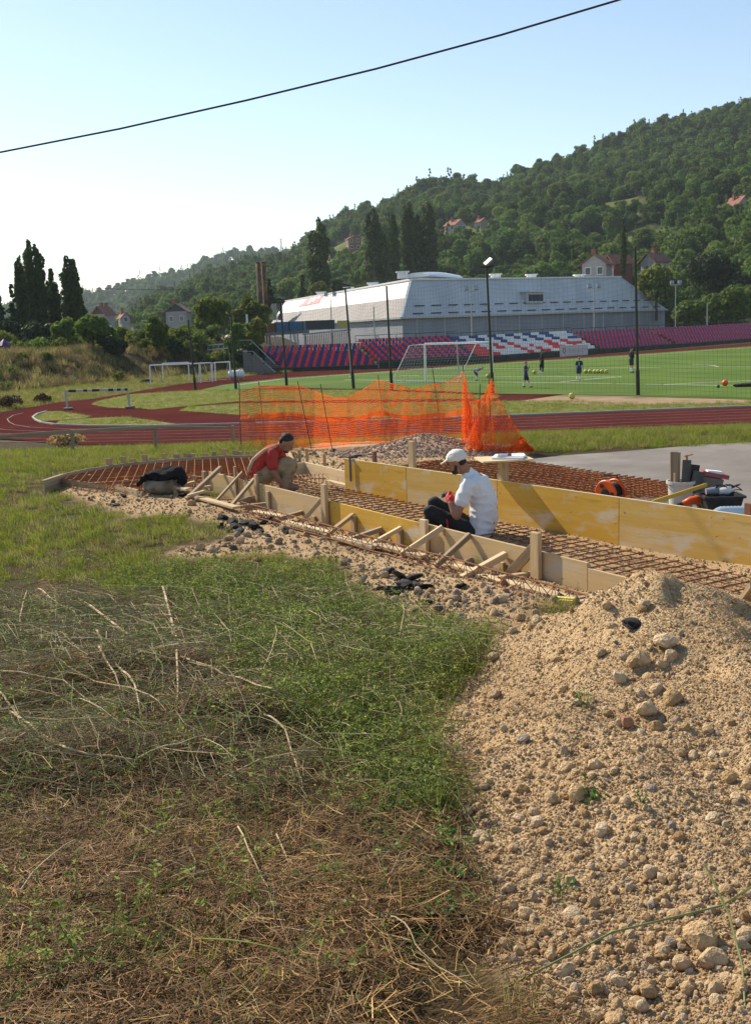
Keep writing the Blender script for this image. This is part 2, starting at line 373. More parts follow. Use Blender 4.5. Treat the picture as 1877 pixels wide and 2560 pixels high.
for pts in ([(860,950),(1237,955),(1851,965),(2400,975)], [(1000,939),(1237,941),(1552,943)], [(1400,955),(1552,942)], [(1020,923),(1240,922),(1877,917),(2400,914)],
            [(600,962),(700,949),(1000,928),(1237,911),(1500,895),(1877,869),(2400,833)], [(1650,962),(1877,952),(2400,930)]):
    line('pitch_line', pts, .13, .018)
line('pitch_line', [(1728,911),(1755,912),(1780,914),(1795,917)], .13, .019)
M_lane = mat('worn_lane_paint', (.34,.29,.27), (.2,.13,.12), scale=1.5, rough=.8)
# kerb of the bend and lane lines set out from it
KERB = [(2500,988),(1877,1017),(1581,1028),(1300,1039),(1000,1050),(700,1058),(496,1063),(340,1066),(232,1066),(136,1062),(104,1057),(90,1051),(83,1044),(94,1036),(116,1030)]
kp = pz(KERB)
mb = MB()
for i in range(len(kp)-1):
    mb.bar((*kp[i], .03), (*kp[i+1], .03), .09, .07)
D(mb.build('track_kerb', mat('aluminium_kerb', (.40,.40,.38), (.32,.32,.30), scale=2, rough=.5)), kind='structure')
for k in range(1, 6):
    pts = []
    for i, p in enumerate(kp):
        a = Vector(kp[max(i-1, 0)]); b = Vector(kp[min(i+1, len(kp)-1)]); t = (b-a).normalized(); n = Vector((t.y, -t.x))*(1.2*k*(1 if i < 9 else 1.0))
        pts.append((p[0]-n.x, p[1]-n.y))
    if k == 5: pts = pts[:9]
    mb = MB(); strip(mb, pts, .04, .009); D(mb.build('lane_line', M_lane), kind='structure')
# asphalt yard on the upper level
AZ = 1.705
sheet('asphalt_yard', [tuple(onz(x, y, AZ)[:2]) for x, y in [(1290,1152),(1400,1139),(1600,1125),(1740,1112),(1877,1106),(2300,1090)]]+[(9.5, 6.0), (4.2, 9.0), (FW0.x+.25+fd.x*6.0, FW0.y+.2+fd.y*6.0), (FW0.x+.4, FW0.y-.1)], M_asph, AZ)
# ================================================================== STAND, HALL, NETS
M_red = mat('red_seat_plastic', (.62,.03,.045), rough=.5, spec=.4); M_blue = mat('blue_seat_plastic', (.020,.038,.19), rough=.5, spec=.4)
M_wseat = mat('white_seat_plastic', (.66,.68,.68), rough=.45, spec=.4)
M_conc = mat('weathered_concrete', (.13,.125,.118), (.19,.18,.17), scale=.8, rough=.9)
M_dkgreen = mat('dark_green_steel', (.020,.034,.028), (.03,.045,.036), scale=2, rough=.6)
M_pole = mat('dark_pole_paint', (.020,.024,.018), (.035,.036,.026), scale=3, rough=.6)
M_galv = mat('galvanised_steel', (.42,.43,.43), (.33,.34,.34), scale=5, rough=.45, metal=.5)
M_wht = mat('white_paint', (.74,.75,.74), (.62,.63,.62), scale=2, rough=.5)
SP_ = [Vector((-10.4,99.9)), Vector((.7,98.5)), Vector((10.2,104)), Vector((24.8,118.8)), Vector((36,130)), Vector((57,151))]
SZ = [.02, .38, .24, .12, .06]; ROWS, RISE, DEEP, SPITCH = 7, .27, .55, .36
PAT = ["bbbbwwwwbbbbwwwwbbbbwwwwbbbbwwwwbbbbwwwwbbbbbwwwwwwwwwbbbb",
       "bbbbbwwwwbbbbwwwwbbbbwwwwwbbbwwwwbbbbwwwwbbbbwwwwwwwwwwbbb",
       "bbbbbbwwwwbbbbwwwwbbbwwwwwwwbbwwwwbbbbwwwwbbbbwwwwbbbbbbbb",
       "rrrrrrrwwwwrrrrwwwwrrrwwwwwwwwwwwwwwrrrrwwwwrrrrwwwwwwwwrr",
       "rrrrrrrrwwwwrrrrwwwwrrrwwwwrrwwwwwwwrrrrrwwwwrrrrrrrrwwwwr",
       "rrrrrrrrrwwwwwwwwwwwwrrrwwwwrrrwwwwwrrrrrrwwwwrrwwwwwwwwwr",
       "rrrrrrrrrrwwwwwwwwwwwwrrrwwwwrrrrwwwwrrrrrrwwwwrrwwwwwwwww"]
def seat_mesh(name, m):
    mb = MB(); w = .30
    prof = [(.00,.40),(.06,.385),(.33,.39),(.36,.42),(.365,.52),(.385,.64)]      # (back, up) running shell
    th = .03; vs = []
    for d, h in prof: vs += [(-w/2, d, h), (w/2, d, h)]
    for d, h in prof: vs += [(-w/2, d+.012, h-th), (w/2, d+.012, h-th)]
    k = len(prof); fs = []
    for i in range(k-1):
        fs.append((2*i, 2*i+1, 2*i+3, 2*i+2)); b = 2*k; fs.append((b+2*i+2, b+2*i+3, b+2*i+1, b+2*i))
        fs.append((2*i, 2*i+2, b+2*i+2, b+2*i)); fs.append((2*i+3, 2*i+1, b+2*i+1, b+2*i+3))
    fs.append((0, 2*k, 2*k+1, 1)); fs.append((2*k-2, 2*k-1, 4*k-1, 4*k-2)); mb.add(vs, fs); return mb.mesh(name, m, smooth=False)
seat_me = {'r': seat_mesh('red_seat', M_red), 'b': seat_mesh('blue_seat', M_blue), 'w': seat_mesh('white_seat', M_wseat)}
stand = thing('grandstand', (SP_[2].x, SP_[2].y, 0), 'long uncovered grandstand of red, blue and white plastic seats in front of the hall', 'grandstand')
slots = []
for s in range(5):
    a, b = SP_[s], SP_[s+1]; d = (b-a); Ls = d.length; d = d/Ls; back = Vector((-d.y, d.x)); n = int(Ls/SPITCH)
    rz = math.atan2(d.y, d.x); z0 = SZ[s]
    mb = MB()
    for r in range(ROWS):
        o0 = a+back*(r*DEEP); o1 = b+back*(r*DEEP)
        top = z0+r*RISE-.03; q = [Vector((*(o0+d*.1), -.1)), Vector((*(o1-d*.1), -.1))]
        mid = (o0+o1)/2+back*DEEP/2
        mb.box((mid.x, mid.y, (top-.4)/2), (Ls-.2, DEEP-.004, top+.4), Matrix.Rotation(rz, 3, 'Z'))
    mb.build('terrace', M_conc, stand)
    fr = MB(); f0 = a-back*.25; f1 = b-back*.25
    for hh, w in ((z0+.28, .06), (z0-.04, .05)): fr.bar((*f0, hh), (*f1, hh), w, w)
    fr.bar((*(a-back*.12), .12), (*(b-back*.12), .12), .05, z0+.45)
    k = 0
    while k*2.0 < Ls: p = f0+d*(k*2.0); fr.bar((p.x, p.y, 0), (p.x, p.y, z0+.3), .06, .06, up=(1,0,0)); k += 1
    fr.build('front_rail', M_dkgreen, stand)
    rr = MB(); g0 = a+back*(ROWS*DEEP+.1); g1 = b+back*(ROWS*DEEP+.1); zt = z0+ROWS*RISE+.65
    for hh in (zt, zt-.5): rr.bar((*g0, hh), (*g1, hh), .05, .05)
    k = 0
    while k*2.2 < Ls: p = g0+d*(k*2.2); rr.bar((p.x, p.y, z0), (p.x, p.y, zt), .05, .05, up=(1,0,0)); k += 1
    if s > 0: rr.build('back_rail', M_dkgreen, stand)
    for r in range(ROWS):
        for c in range(n):
            rr_ = ROWS-1-r
            if s == 2: ch = PAT[rr_][c % 58] if c < 58 else 'r'
            elif s in (0, 1): ch = 'rb'[c % 2]
            else: ch = 'rb'[c % 2]
            cut = {0: (r*0.0, 0), 1: (1.5, 1.0)}.get(s, (1, 1))
            if c < (6-r if s == 0 else 1) and s == 0 and r < 4: continue
            if c >= n-2+(0 if s < 4 else 2): continue
            p = a+d*(.15+(c+.5)*SPITCH)+back*(r*DEEP+.06)
            slots.append((p.x, p.y, z0+r*RISE-.03-.12+.12, rz, ch))
slots.sort(key=lambda q: q[1]*1.0+abs(q[0])*.2)
rest = {'r': [], 'b': [], 'w': []}
NAMES = {'r': 'seat', 'b': 'seat', 'w': 'seat'}
mbs = MB()
for i, (x, y, z, rz, ch) in enumerate(slots):
    if i < 300: place('seat', seat_me[ch], stand, (x, y, z), (0, 0, rz))
    else:
        me = seat_me[ch]; c_, s_ = math.cos(rz), math.sin(rz)
        vs = [(x+v.co.x*c_-v.co.y*s_, y+v.co.x*s_+v.co.y*c_, z+v.co.z) for v in me.vertices]
        mbs.add(vs, [tuple(p.vertices) for p in me.polygons], 'rbw'.index(ch))
D(mbs.build('seating', [M_red, M_blue, M_wseat], stand), kind='stuff')
# banner on the front rail (illegible print, small crest)
a, b = SP_[2], SP_[3]; d = (b-a).normalized(); back = Vector((-d.y, d.x))
def stand_pt(px, py, off=-.32):
    q = ray(px, py); A2 = a+back*off
    # intersect plan ray with the line of the stand front
    t = (A2.x*d.y-A2.y*d.x)/(q.x*d.y-q.y*d.x); return EYE+q*t
c0 = stand_pt(1399,892); c1 = stand_pt(1469,887); c2 = stand_pt(1469,861); c3 = stand_pt(1399,864)
nrm = Vector((back.x, back.y, 0))*.03
ban = thing('banner', tuple((c0+c1)/2), 'pale banner with a small crest hung on the stand front below the white seats', 'banner')
mb = MB(); mb.add([c0, c1, c2, c3, c0+nrm, c1+nrm, c2+nrm, c3+nrm], [(0,1,2,3),(7,6,5,4),(0,4,5,1),(1,5,6,2),(2,6,7,3),(3,7,4,0)]); mb.build('cloth', mat('banner_cloth', (.60,.56,.53), (.52,.49,.47), scale=1.5, rough=.8), ban)
M_crest = mat('crest_red', (.33,.06,.06), rough=.8); M_pr = mat('banner_print', (.55,.38,.32), rough=.8)
def bp_(u, v, o=.008): p = lerp(lerp(c0, c1, u), lerp(c3, c2, u), v); return p-nrm/.03*o
mb = MB(); mb.add([bp_(.10,.75), bp_(.18,.75), bp_(.18,.42), bp_(.14,.25), bp_(.10,.42)], [(4,3,2,1,0)]); mb.build('crest', M_crest, ban)
mb = MB(); mb.add([bp_(.125,.66,.012), bp_(.155,.66,.012), bp_(.155,.45,.012), bp_(.14,.38,.012), bp_(.125,.45,.012)], [(4,3,2,1,0)]); mb.build('crest', M_wht, ban)
for v0, u0, u1 in ((.56,.28,.92), (.30,.36,.82)):
    mb = MB(); u = u0
    while u < u1:
        w = random.uniform(.02, .05); mb.quad(bp_(u,v0), bp_(u,v0+.12), bp_(u+w,v0+.12), bp_(u+w,v0)); u += w+.014
    mb.build('print_line', M_pr, ban)

# ------------------------------------------------------------------ sports hall with mansard metal roof
def metal_roof(name, c1, c2, rough, scale):
    m = mat(name, c1, c2, scale=.25, rough=rough, metal=.0, spec=.6); return m
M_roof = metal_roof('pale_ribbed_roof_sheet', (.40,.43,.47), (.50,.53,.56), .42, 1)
M_roof_glare = metal_roof('glare_ribbed_roof_sheet', (.72,.71,.69), (.80,.79,.77), .32, 1)  # copy of the roof metal, sun glare put into its paler colour
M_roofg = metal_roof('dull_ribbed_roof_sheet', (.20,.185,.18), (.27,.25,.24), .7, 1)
M_hallw = mat('grey_cladding', (.22,.235,.26), (.27,.285,.31), scale=.3, rough=.6)
M_slot = mat('dark_vent', (.05,.06,.07), rough=.8)
EZ, RZ = 4.5, 9.6
H0 = at(1003,796,135); H1 = at(1668,773,181); H3 = at(672,818,200)
for p in (H0, H1): p.z = EZ
H3.z = 3.9
T0 = at(1027,699,138.5); T1 = at(1550,692,176); T3 = at(715,753,203)
H2 = H1+(H3-H0); T2 = T1+(T3-T0)*.96
hall = thing('sports_hall', (H0.x, H0.y, 0), 'large sports hall with pale ribbed mansard roof behind the grandstand', 'building')
def ribbed(mb, A, B, C, Dd, n, proud, mi=0):
    """quad A,B (bottom) C,D (top) split into n ribs of real relief"""
    nn = (B-A).cross(Dd-A).normalized()
    for i in range(n):
        for (t0, t1, o0, o1) in ((0, .18, 0, proud), (.18, .42, proud, proud), (.42, .6, proud, 0), (.6, 1, 0, 0)):
            u0 = (i+t0)/n; u1 = (i+t1)/n
            mb.quad(lerp(A, B, u0)+nn*o0, lerp(A, B, u1)+nn*o1, lerp(Dd, C, u1)+nn*o1, lerp(Dd, C, u0)+nn*o0, mi=mi)
mb = MB(); ribbed(mb, H0, H1, T1, T0, 130, .04); rf = mb.build('roof_slope', M_roof, hall)
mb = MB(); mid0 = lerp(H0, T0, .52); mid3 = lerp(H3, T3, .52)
ribbed(mb, mid3, mid0, T0, T3, 110, .05); mb.build('roof_slope', M_roof_glare, hall)
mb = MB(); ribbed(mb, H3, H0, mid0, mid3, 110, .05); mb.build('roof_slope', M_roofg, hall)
mb = MB(); mb.quad(H1, H2, T2, T1); mb.quad(H2, H3, T3, T2); mb.build('roof_slope', M_roof, hall)
mb = MB(); mb.quad(T0, T1, T2, T3); mb.build('flat_roof', M_roof_glare, hall)
mb = MB(); dn = Vector((0,0,-1))
ins = Vector(((H2.x+H0.x)/2, (H2.y+H0.y)/2, 0))
W_ = [lerp(Vector((p.x, p.y, 0)), ins, .012) for p in (H0, H1, H2, H3)]
for i in range(4):
    p, q = W_[i], W_[(i+1) % 4]; zt = EZ-.05 if i < 2 else 3.9
    zp = EZ-.04 if i != 3 else 3.86; zq = EZ-.04 if (i+1) % 4 != 3 else 3.86
    mb.quad(Vector((p.x, p.y, -.1)), Vector((q.x, q.y, -.1)), Vector((q.x, q.y, zq)), Vector((p.x, p.y, zp)))
mb.build('wall', M_hallw, hall)
mb = MB(); up1 = Vector((0,0,.12))
mb.bar(H0+Vector((0,-.1,0)), H1+Vector((0,-.1,0)), .25, .22); mb.bar(H3, H0, .25, .22); mb.build('gutter', M_galv, hall)
mb = MB(); mb.bar(T0, T1, .5, .22); mb.bar(T3, T0, .5, .22); mb.build('ridge_capping', M_wht, hall)
mb = MB(); mb.bar(H0, T0, .3, .2); mb.build('corner_capping', M_wht, hall)
nf = (H1-H0).cross(T0-H0).normalized()
for i in range(18):                                                    # rows of dark vents in the front roof
    for t in (.10, .30) if i % 1 == 0 else (.1,):
        u0 = .03+i*.054; A = lerp(lerp(H0, H1, u0), lerp(T0, T1, u0), t)+nf*.11; B = lerp(lerp(H0, H1, u0+.03), lerp(T0, T1, u0+.03), t)+nf*.11
        mb = MB(); mb.bar(A, B, .10, .16, up=nf); mb.build('roof_vent', M_slot, hall)
for i in range(12):                                                   # wall seams
    u = (i+.5)/12; p = lerp(W_[0], W_[1], u); mb = MB(); mb.bar((p.x, p.y-.05, 0), (p.x, p.y-.05, EZ-.1), .12, .1, up=(0,1,0)); mb.build('wall_seam', M_galv, hall)
# dormer
Pd = lerp(lerp(H0, H1, .445), lerp(T0, T1, .445), .30); ux = (H1-H0).normalized(); uo = Vector((ux.y, -ux.x, 0))
dm = MB(); w, hgt, dep = 1.9, 1.5, 1.35
A = Pd-ux*w; B = Pd+ux*w
f0 = A+uo*dep*.35; f1 = B+uo*dep*.35; up = Vector((0,0,hgt))
bk = -uo*1.3
dm.add([f0, f1, f1+up, f0+up, A+bk, B+bk, B+bk+up*1.05, A+bk+up*1.05], [(0,1,2,3),(0,3,7,4),(1,5,6,2),(3,2,6,7),(0,4,5,1)]); do = dm.build('dormer', M_roof, hall)
mb = MB(); mb.box(Pd+up*1.05+uo*(dep*.1), (w*2.3, 1.9, .14), Matrix.Rotation(math.atan2(ux.y, ux.x), 3, 'Z')); mb.build('dormer_roof', M_wht, do)
for k in range(4):
    q = f0+ux*(w*.16+k*w*.46)+uo*.03+Vector((0,0,.25)); mb = MB(); mb.add([q, q+ux*w*.4, q+ux*w*.4+up*.6, q+up*.6, q+uo*.03, q+ux*w*.4+uo*.03, q+ux*w*.4+up*.6+uo*.03, q+up*.6+uo*.03], [(4,5,6,7),(0,4,7,3),(1,2,6,5),(3,7,6,2),(0,1,5,4)]); mb.build('pane', M_slot, do)
# barrel skylight and vents on the flat roof
M_sky_l = mat('skylight_sheet', (.55,.60,.64), (.62,.66,.69), scale=.5, rough=.25)
mb = MB(); s0 = at(1042,694,142); s1 = at(1128,690,152); s0.z = s1.z = RZ-.05; ax = (s1-s0).normalized(); lat = Vector((-ax.y, ax.x, 0)); nseg = 9
for i in range(nseg+1):
    pass
for k in range(10):
    q0 = lerp(s0, s1, k/10); q1 = lerp(s0, s1, (k+.94)/10); rr = .55+.2*math.sin(math.pi*k/9)
    ring0 = [q0+lat*math.cos(math.pi*j/8)*1.7+Vector((0,0,math.sin(math.pi*j/8)*rr)) for j in range(9)]; ring1 = [q1+lat*math.cos(math.pi*j/8)*1.7+Vector((0,0,math.sin(math.pi*j/8)*rr)) for j in range(9)]
    for j in range(8): mb.quad(ring0[j], ring1[j], ring1[j+1], ring0[j+1])
    mb.add(ring0, [tuple(range(8, -1, -1))]); mb.add(ring1, [tuple(range(9))])
mb.build('barrel_skylight', M_sky_l, hall)
for px, Y in ((1007,142),(931,160),(870,172),(800,186),(1240,160),(1330,166),(1450,174)):
    p = at(px, 695, Y); zz = RZ-.1 if px > 1000 else lerp(T0, T3, (1027-px)/312.0).z-.05
    mb = MB(); mb.box((p.x, p.y+1.0, zz+.35), (1.3,1.3,.7)); mb.box((p.x, p.y+1.0, zz+.78), (1.7,1.7,.14)); mb.build('roof_hatch', M_wht, hall)
# faded sign painted panel on the glare-whitened slope
def wslope(u, v, o=.09):
    n = (H0-H3).cross(T3-H3).normalized(); return lerp(lerp(H3, H0, u), lerp(T3, T0, u), v)+n*o
M_sign = mat('faded_red_sign', (.50,.13,.14), (.56,.19,.19), scale=.8, rough=.6)
mb = MB(); A = [wslope(.20,.66), wslope(.385,.70), wslope(.40,.97), wslope(.245,.95)]; n_ = (H0-H3).cross(T3-H3).normalized()*.06
mb.add(A+[q-n_ for q in A], [(0,1,2,3),(4,7,6,5),(0,4,5,1),(1,5,6,2),(2,6,7,3),(3,7,4,0)]); sg = mb.build('roof_sign', M_sign, hall)
mb = MB()
for u0, v0, u1, v1 in ((.285,.92,.30,.84),(.30,.84,.315,.925),(.32,.93,.335,.85),(.335,.85,.35,.935),(.29,.78,.30,.74),(.305,.82,.30,.74),(.33,.835,.33,.76),(.315,.835,.345,.84),(.36,.93,.37,.86)):
    mb.bar(wslope(u0, v0, .13), wslope(u1, v1, .13), .5, .05, up=n_)
mb.build('sign_lettering', M_wht, sg)
# low buildings and container left of the hall
M_blu = mat('blue_container_paint', (.045,.13,.22), (.06,.16,.26), scale=.7, rough=.6); M_brn = mat('rusty_brown_panel', (.16,.07,.035), (.2,.09,.05), scale=.7, rough=.8)
c = thing('blue_container', at(720,826,122)-Vector((0,0,2)), 'blue metal site container beside the sports hall', 'container')
def corr(mb, A, B, z0, z1, n, pr, mi=0):
    d = (B-A).normalized(); nn = Vector((d.y, -d.x, 0))
    for i in range(n):
        for (t0, t1, o0, o1) in ((0,.2,0,pr),(.2,.5,pr,pr),(.5,.7,pr,0),(.7,1,0,0)):
            p = lerp(A, B, (i+t0)/n)+nn*o0; q = lerp(A, B, (i+t1)/n)+nn*o1
            mb.quad(Vector((p.x,p.y,z0)), Vector((q.x,q.y,z0)), Vector((q.x,q.y,z1)), Vector((p.x,p.y,z1)), mi=mi)
A = at(688,830,122); B = at(760,826,120); z1 = at(720,804,121).z; z0 = at(720,830,121).z
mb = MB(); corr(mb, A, B, z0, z1, 14, .06); bk = Vector((.3,2.4,0))
mb.quad(Vector((A.x,A.y,z0)), Vector((A.x,A.y,z1)), Vector((A.x+bk.x,A.y+bk.y,z1)), Vector((A.x+bk.x,A.y+bk.y,z0))); mb.quad(Vector((B.x,B.y,z1)), Vector((B.x,B.y,z0)), Vector((B.x+bk.x,B.y+bk.y,z0)), Vector((B.x+bk.x,B.y+bk.y,z1)))
mb.quad(Vector((A.x,A.y,z1)), Vector((B.x,B.y,z1)), Vector((B.x+bk.x,B.y+bk.y,z1)), Vector((A.x+bk.x,A.y+bk.y,z1))); mb.build('body', M_blu, c)
for u in (.02,.5,.98): p = lerp(A, B, u); mb = MB(); mb.bar((p.x,p.y-.1,z0),(p.x,p.y-.1,z1),.12,.12,up=(0,1,0)); mb.build('corner_post', M_pole, c)
A2 = at(670,830,122.5); mb = MB(); corr(mb, A2, A, z0, z1-.1, 4, .04); mb.build('end_panel', M_brn, c)
mb = MB(); p0 = at(668,836,118); p1 = at(765,829,117); mb.bar(p0, p1, 2.4, .3); mb.build('platform', M_conc, c)
for u in (.05,.22,.4,.62,.8,.98): p = lerp(p0, p1, u); mb = MB(); mb.bar((p.x,p.y-1,0),(p.x,p.y-1,p.z-.15),.16,.16,up=(0,1,0)); mb.build('post', M_galv, c)
shed = thing('timber_shed', at(840,860,112), 'dark slatted shed under the left end of the sports hall', 'shed')
sA = at(765,838,113); sB = at(868,828,112)
for i in range(24):
    p = lerp(sA, sB, i/23); mb = MB(); mb.bar((p.x,p.y,0),(p.x,p.y,p.z-.02),.24,.07,up=(1,0,0)); mb.build('slat', M_brn if i % 5 else M_slot, shed)
mb = MB(); mb.bar(sA+Vector((0,1,.1)), sB+Vector((0,1,.1)), 3.0, .16); mb.build('roof', M_galv, shed)
mb = MB(); p = at(800,812,112); mb.box((p.x,p.y+.6,p.z), (2.9,.9,.9)); mb.build('dark_sign', M_slot, shed)
mb = MB(); p = at(858,810,112); mb.box((p.x,p.y+.6,p.z), (1.2,.9,.7)); mb.build('yellow_box', mat('yellow_box_paint', (.42,.38,.10), rough=.6), shed)
# parked white car roof behind the stand's left end
M_car = mat('white_car_paint', (.78,.79,.80), rough=.25, spec=.5); M_glass = mat('dark_glass', (.02,.025,.03), rough=.08, spec=.6); M_tyre = mat('tyre_rubber', (.015,.015,.015), rough=.9)
cp = at(818,880,112); cp.z = 0.2
car = thing('parked_car', cp, 'white car parked behind the left end of the grandstand', 'car')
mb = MB(); prof = [(-2.1,.35),(-2.05,.75),(-1.3,.88),(-.75,1.38),(.55,1.42),(1.35,.98),(2.05,.9),(2.15,.55),(2.1,.35)]
L_ = [(cp.x+x, cp.y-.8, cp.z+z) for x, z in prof]; R_ = [(cp.x+x, cp.y+.8, cp.z+z) for x, z in prof]; k = len(prof)
mb.add(L_+R_, [tuple(range(k))[::-1], tuple(range(k, 2*k))]+[(i, (i+1) % k, k+(i+1) % k, k+i) for i in range(k)]); mb.build('body', M_car, car)
mb = MB(); g_ = [(-1.15,.92),(-.7,1.3),(-.05,1.33),(-.05,.94)]; mb.add([(cp.x+x, cp.y-.82, cp.z+z) for x, z in g_]+[(cp.x+x, cp.y-.79, cp.z+z) for x, z in g_], [(0,1,2,3),(0,4,5,1),(1,5,6,2),(2,6,7,3),(3,7,4,0)]); mb.build('window', M_glass, car)
mb = MB(); g_ = [(.03,.94),(.03,1.34),(.5,1.34),(1.15,.98)]; mb.add([(cp.x+x, cp.y-.82, cp.z+z) for x, z in g_]+[(cp.x+x, cp.y-.79, cp.z+z) for x, z in g_], [(0,1,2,3),(0,4,5,1),(1,5,6,2),(2,6,7,3),(3,7,4,0)]); mb.build('window', M_glass, car)
for sx in (-1.3, 1.3):
    mb = MB(); mb.lathe([(.0,-.1),(.31,-.1),(.33,0),(.31,.1),(0,.1)], (cp.x+sx, cp.y-.78, cp.z+.32), 16, M=Matrix.Rotation(R(90), 3, 'X')); mb.build('wheel', M_tyre, car)

# ------------------------------------------------------------------ net poles, nets, lamps
NP = [((471,800),(489,974)), ((578,788),(590,972)), ((701,757),(717,966)), ((863,722),(884,971)), ((966,715),(979,976)), ((1216,668),(1231,984)), ((1587,617),(1594,987))]
WORDS = ['leftmost', 'second', 'third', 'fourth', 'fifth', 'sixth', 'rightmost']
ptop = []
for i, (tp, bt) in enumerate(NP):
    b = onz(*bt, .02); t = at(tp[0], tp[1], b.y); ptop.append((b, t))
    o = thing('net_pole', b, {0:'leftmost slim dark net pole at the pitch corner', 1:'second dark net pole from the left, by the white tank', 2:'third dark net pole from the left, in front of the striped seats', 3:'dark net pole with a lamp head, left of the goal', 4:'dark net pole without lamp just left of the goal', 5:'dark net pole with floodlight at the right goalpost', 6:'tall dark net pole standing alone at the right of the pitch'}[i], 'pole', 'poles of the ball-stop net')
    mb = MB(); mb.tube([b, lerp(b, t, .17)], .10, 8); mb.build('base_sleeve', M_pole, o)
    mb = MB(); mb.tube([lerp(b, t, .165), t], [.07,.055], 8); mb.build('shaft', M_pole, o)
    if i in (3, 5, 2):
        mb = MB(); mb.bar(t+Vector((-.35,0,.0)), t+Vector((.35,0,.05)), .08, .08); mb.build('lamp_arm', M_pole, o)
        mb = MB(); mb.box(t+Vector((.08,-.1,.28)), (.46,.38,.10), Matrix.Rotation(R(-40 if i == 5 else 12), 3, 'Y') @ Matrix.Rotation(R(20), 3, 'X')); mb.build('lamp_head', M_galv if i == 5 else M_pole, o)
M_net = mat('green_net_cord', (.055,.085,.07), rough=.8); M_wnet = mat('white_net_cord', (.62,.62,.60), rough=.8)
def net(name, quad, nu, nv, r, m, sag=0.0, parent=None, bulge=0.0):
    """net of real cords over A,B (bottom) C,D (top)"""
    A, B, C, Dd = quad; mb = MB(); nn = (B-A).cross(Dd-A).normalized()
    def P(u, v):
        p = lerp(lerp(A, B, u), lerp(Dd, C, u), v); p = p+nn*(bulge*math.sin(math.pi*u)*math.sin(math.pi*v)); p.z -= sag*math.sin(math.pi*u)*v; return p
    def cord(pts):
        for i in range(len(pts)-1):
            a, b = pts[i], pts[i+1]; t = (b-a).normalized(); s_ = t.cross(nn).normalized()*r; q = nn*r
            mb.add([a+s_, a-s_*.5+q*.87, a-s_*.5-q*.87, b+s_, b-s_*.5+q*.87, b-s_*.5-q*.87], [(0,1,4,3),(1,2,5,4),(2,0,3,5)])
    for j in range(nv+1): cord([P(i/10, j/nv) for i in range(11)])
    for i in range(nu+1): cord([P(i/nu, j/4) for j in range(5)])
    return mb.build(name, m, parent)
NETSEG = [(0,1,'left'), (1,2,''), (2,3,''), (3,4,''), (4,5,''), (5,6,'')]
nlab = ['ball-stop net hanging between the first two poles on the left', 'ball-stop net between the second and third pole before the stand end', 'ball-stop net in front of the striped red and blue seats', 'narrow ball-stop net between the two poles left of the goal', 'ball-stop net stretched behind the white goal', 'wide ball-stop net right of the goal']
for k, (i, j, _) in enumerate(NETSEG):
    (b0, t0), (b1, t1) = ptop[i], ptop[j]; L_ = (b1-b0).length; h = (t0-b0).length
    o = net('ball_stop_net', (b0+Vector((0,0,.1)), b1+Vector((0,0,.1)), t1, t0), int(L_/.24), int(h/.22), .0035, M_net, sag=.5)
    D(o, nlab[k], 'net', 'ball-stop nets behind the goal')
b0, t0 = ptop[6]; b1 = onz(2350,1012,.02); t1 = at(2350,480,b1.y)
D(net('ball_stop_net', (b0+Vector((0,0,.1)), b1, t1, t0), int((b1-b0).length/.24), 32, .0035, M_net, sag=1.1), 'ball-stop net at the far right edge beyond the lone pole', 'net', 'ball-stop nets behind the goal')
# slim light masts
def mast(px, py0, py1, Y, label, head=True, r=.06):
    t = at(px, py0, Y); b = Vector((t.x, t.y, 0.0)) if py1 is None else at(px+2, py1, Y)
    o = thing('light_mast', b, label, 'lamp post', 'slim masts around the hall'); mb = MB(); mb.tube([b, t], [r*1.3, r], 8); mb.build('shaft', M_galv, o)
    if head:
        mb = MB(); mb.bar(t+Vector((-.8,0,0)), t+Vector((.8,0,0)), .1, .1); mb.build('cross_arm', M_galv, o)
        for s in (-.55, .55):
            mb = MB(); mb.box(t+Vector((s,-.1,.35)), (.5,.3,.45), Matrix.Rotation(R(-20), 3, 'X')); mb.build('lamp_head', M_galv, o)
mast(826,742,None,150,'twin-headed light mast against the bright left roof slope')
mast(1177,728,None,128,'twin-headed light mast in front of the hall, left of the dormer')
mast(1484,722,None,133,'twin-headed light mast in front of the hall, right of the dormer')
mast(934,766,None,125,'short single lamp mast before the bright roof slope', False)
mast(1688,712,None,158,'twin-headed light mast among trees right of the hall')
mast(1767,757,None,150,'plain white mast behind the right end of the stand', False, .07)
# flags at the hall's left end
for px, lab, cc in ((690,'drooping white and green flag on its pole left of the hall',(.45,.50,.38)),(705,'drooping dark striped flag on its pole left of the hall',(.25,.14,.16))):
    t = at(px, 757, 155); f_ = thing('flag_pole', (t.x, t.y, 0), lab, 'flag'); mb = MB(); mb.tube([(t.x,t.y,0), t], .06, 6); mb.build('pole', M_galv, f_)
    mb = MB(); 
    for i in range(8):
        z0_ = t.z-.1-i*.28; w0 = .35+.12*math.sin(i*1.1); w1 = .35+.12*math.sin(i*1.1+1.1)
        for s0, s1, o0, o1 in ((0,.5,0,.16),(.5,1,.16,-.06)):
            mb.quad((t.x-w0*s0*1.6,t.y+o0,z0_),(t.x-w0*s1*1.6,t.y+o1,z0_),(t.x-w1*s1*1.6,t.y+o1,z0_-.28),(t.x-w1*s0*1.6,t.y+o0,z0_-.28))
    mb.build('cloth', mat('flag_cloth', cc, tuple(x*.6 for x in cc), scale=2, rough=.8), f_)

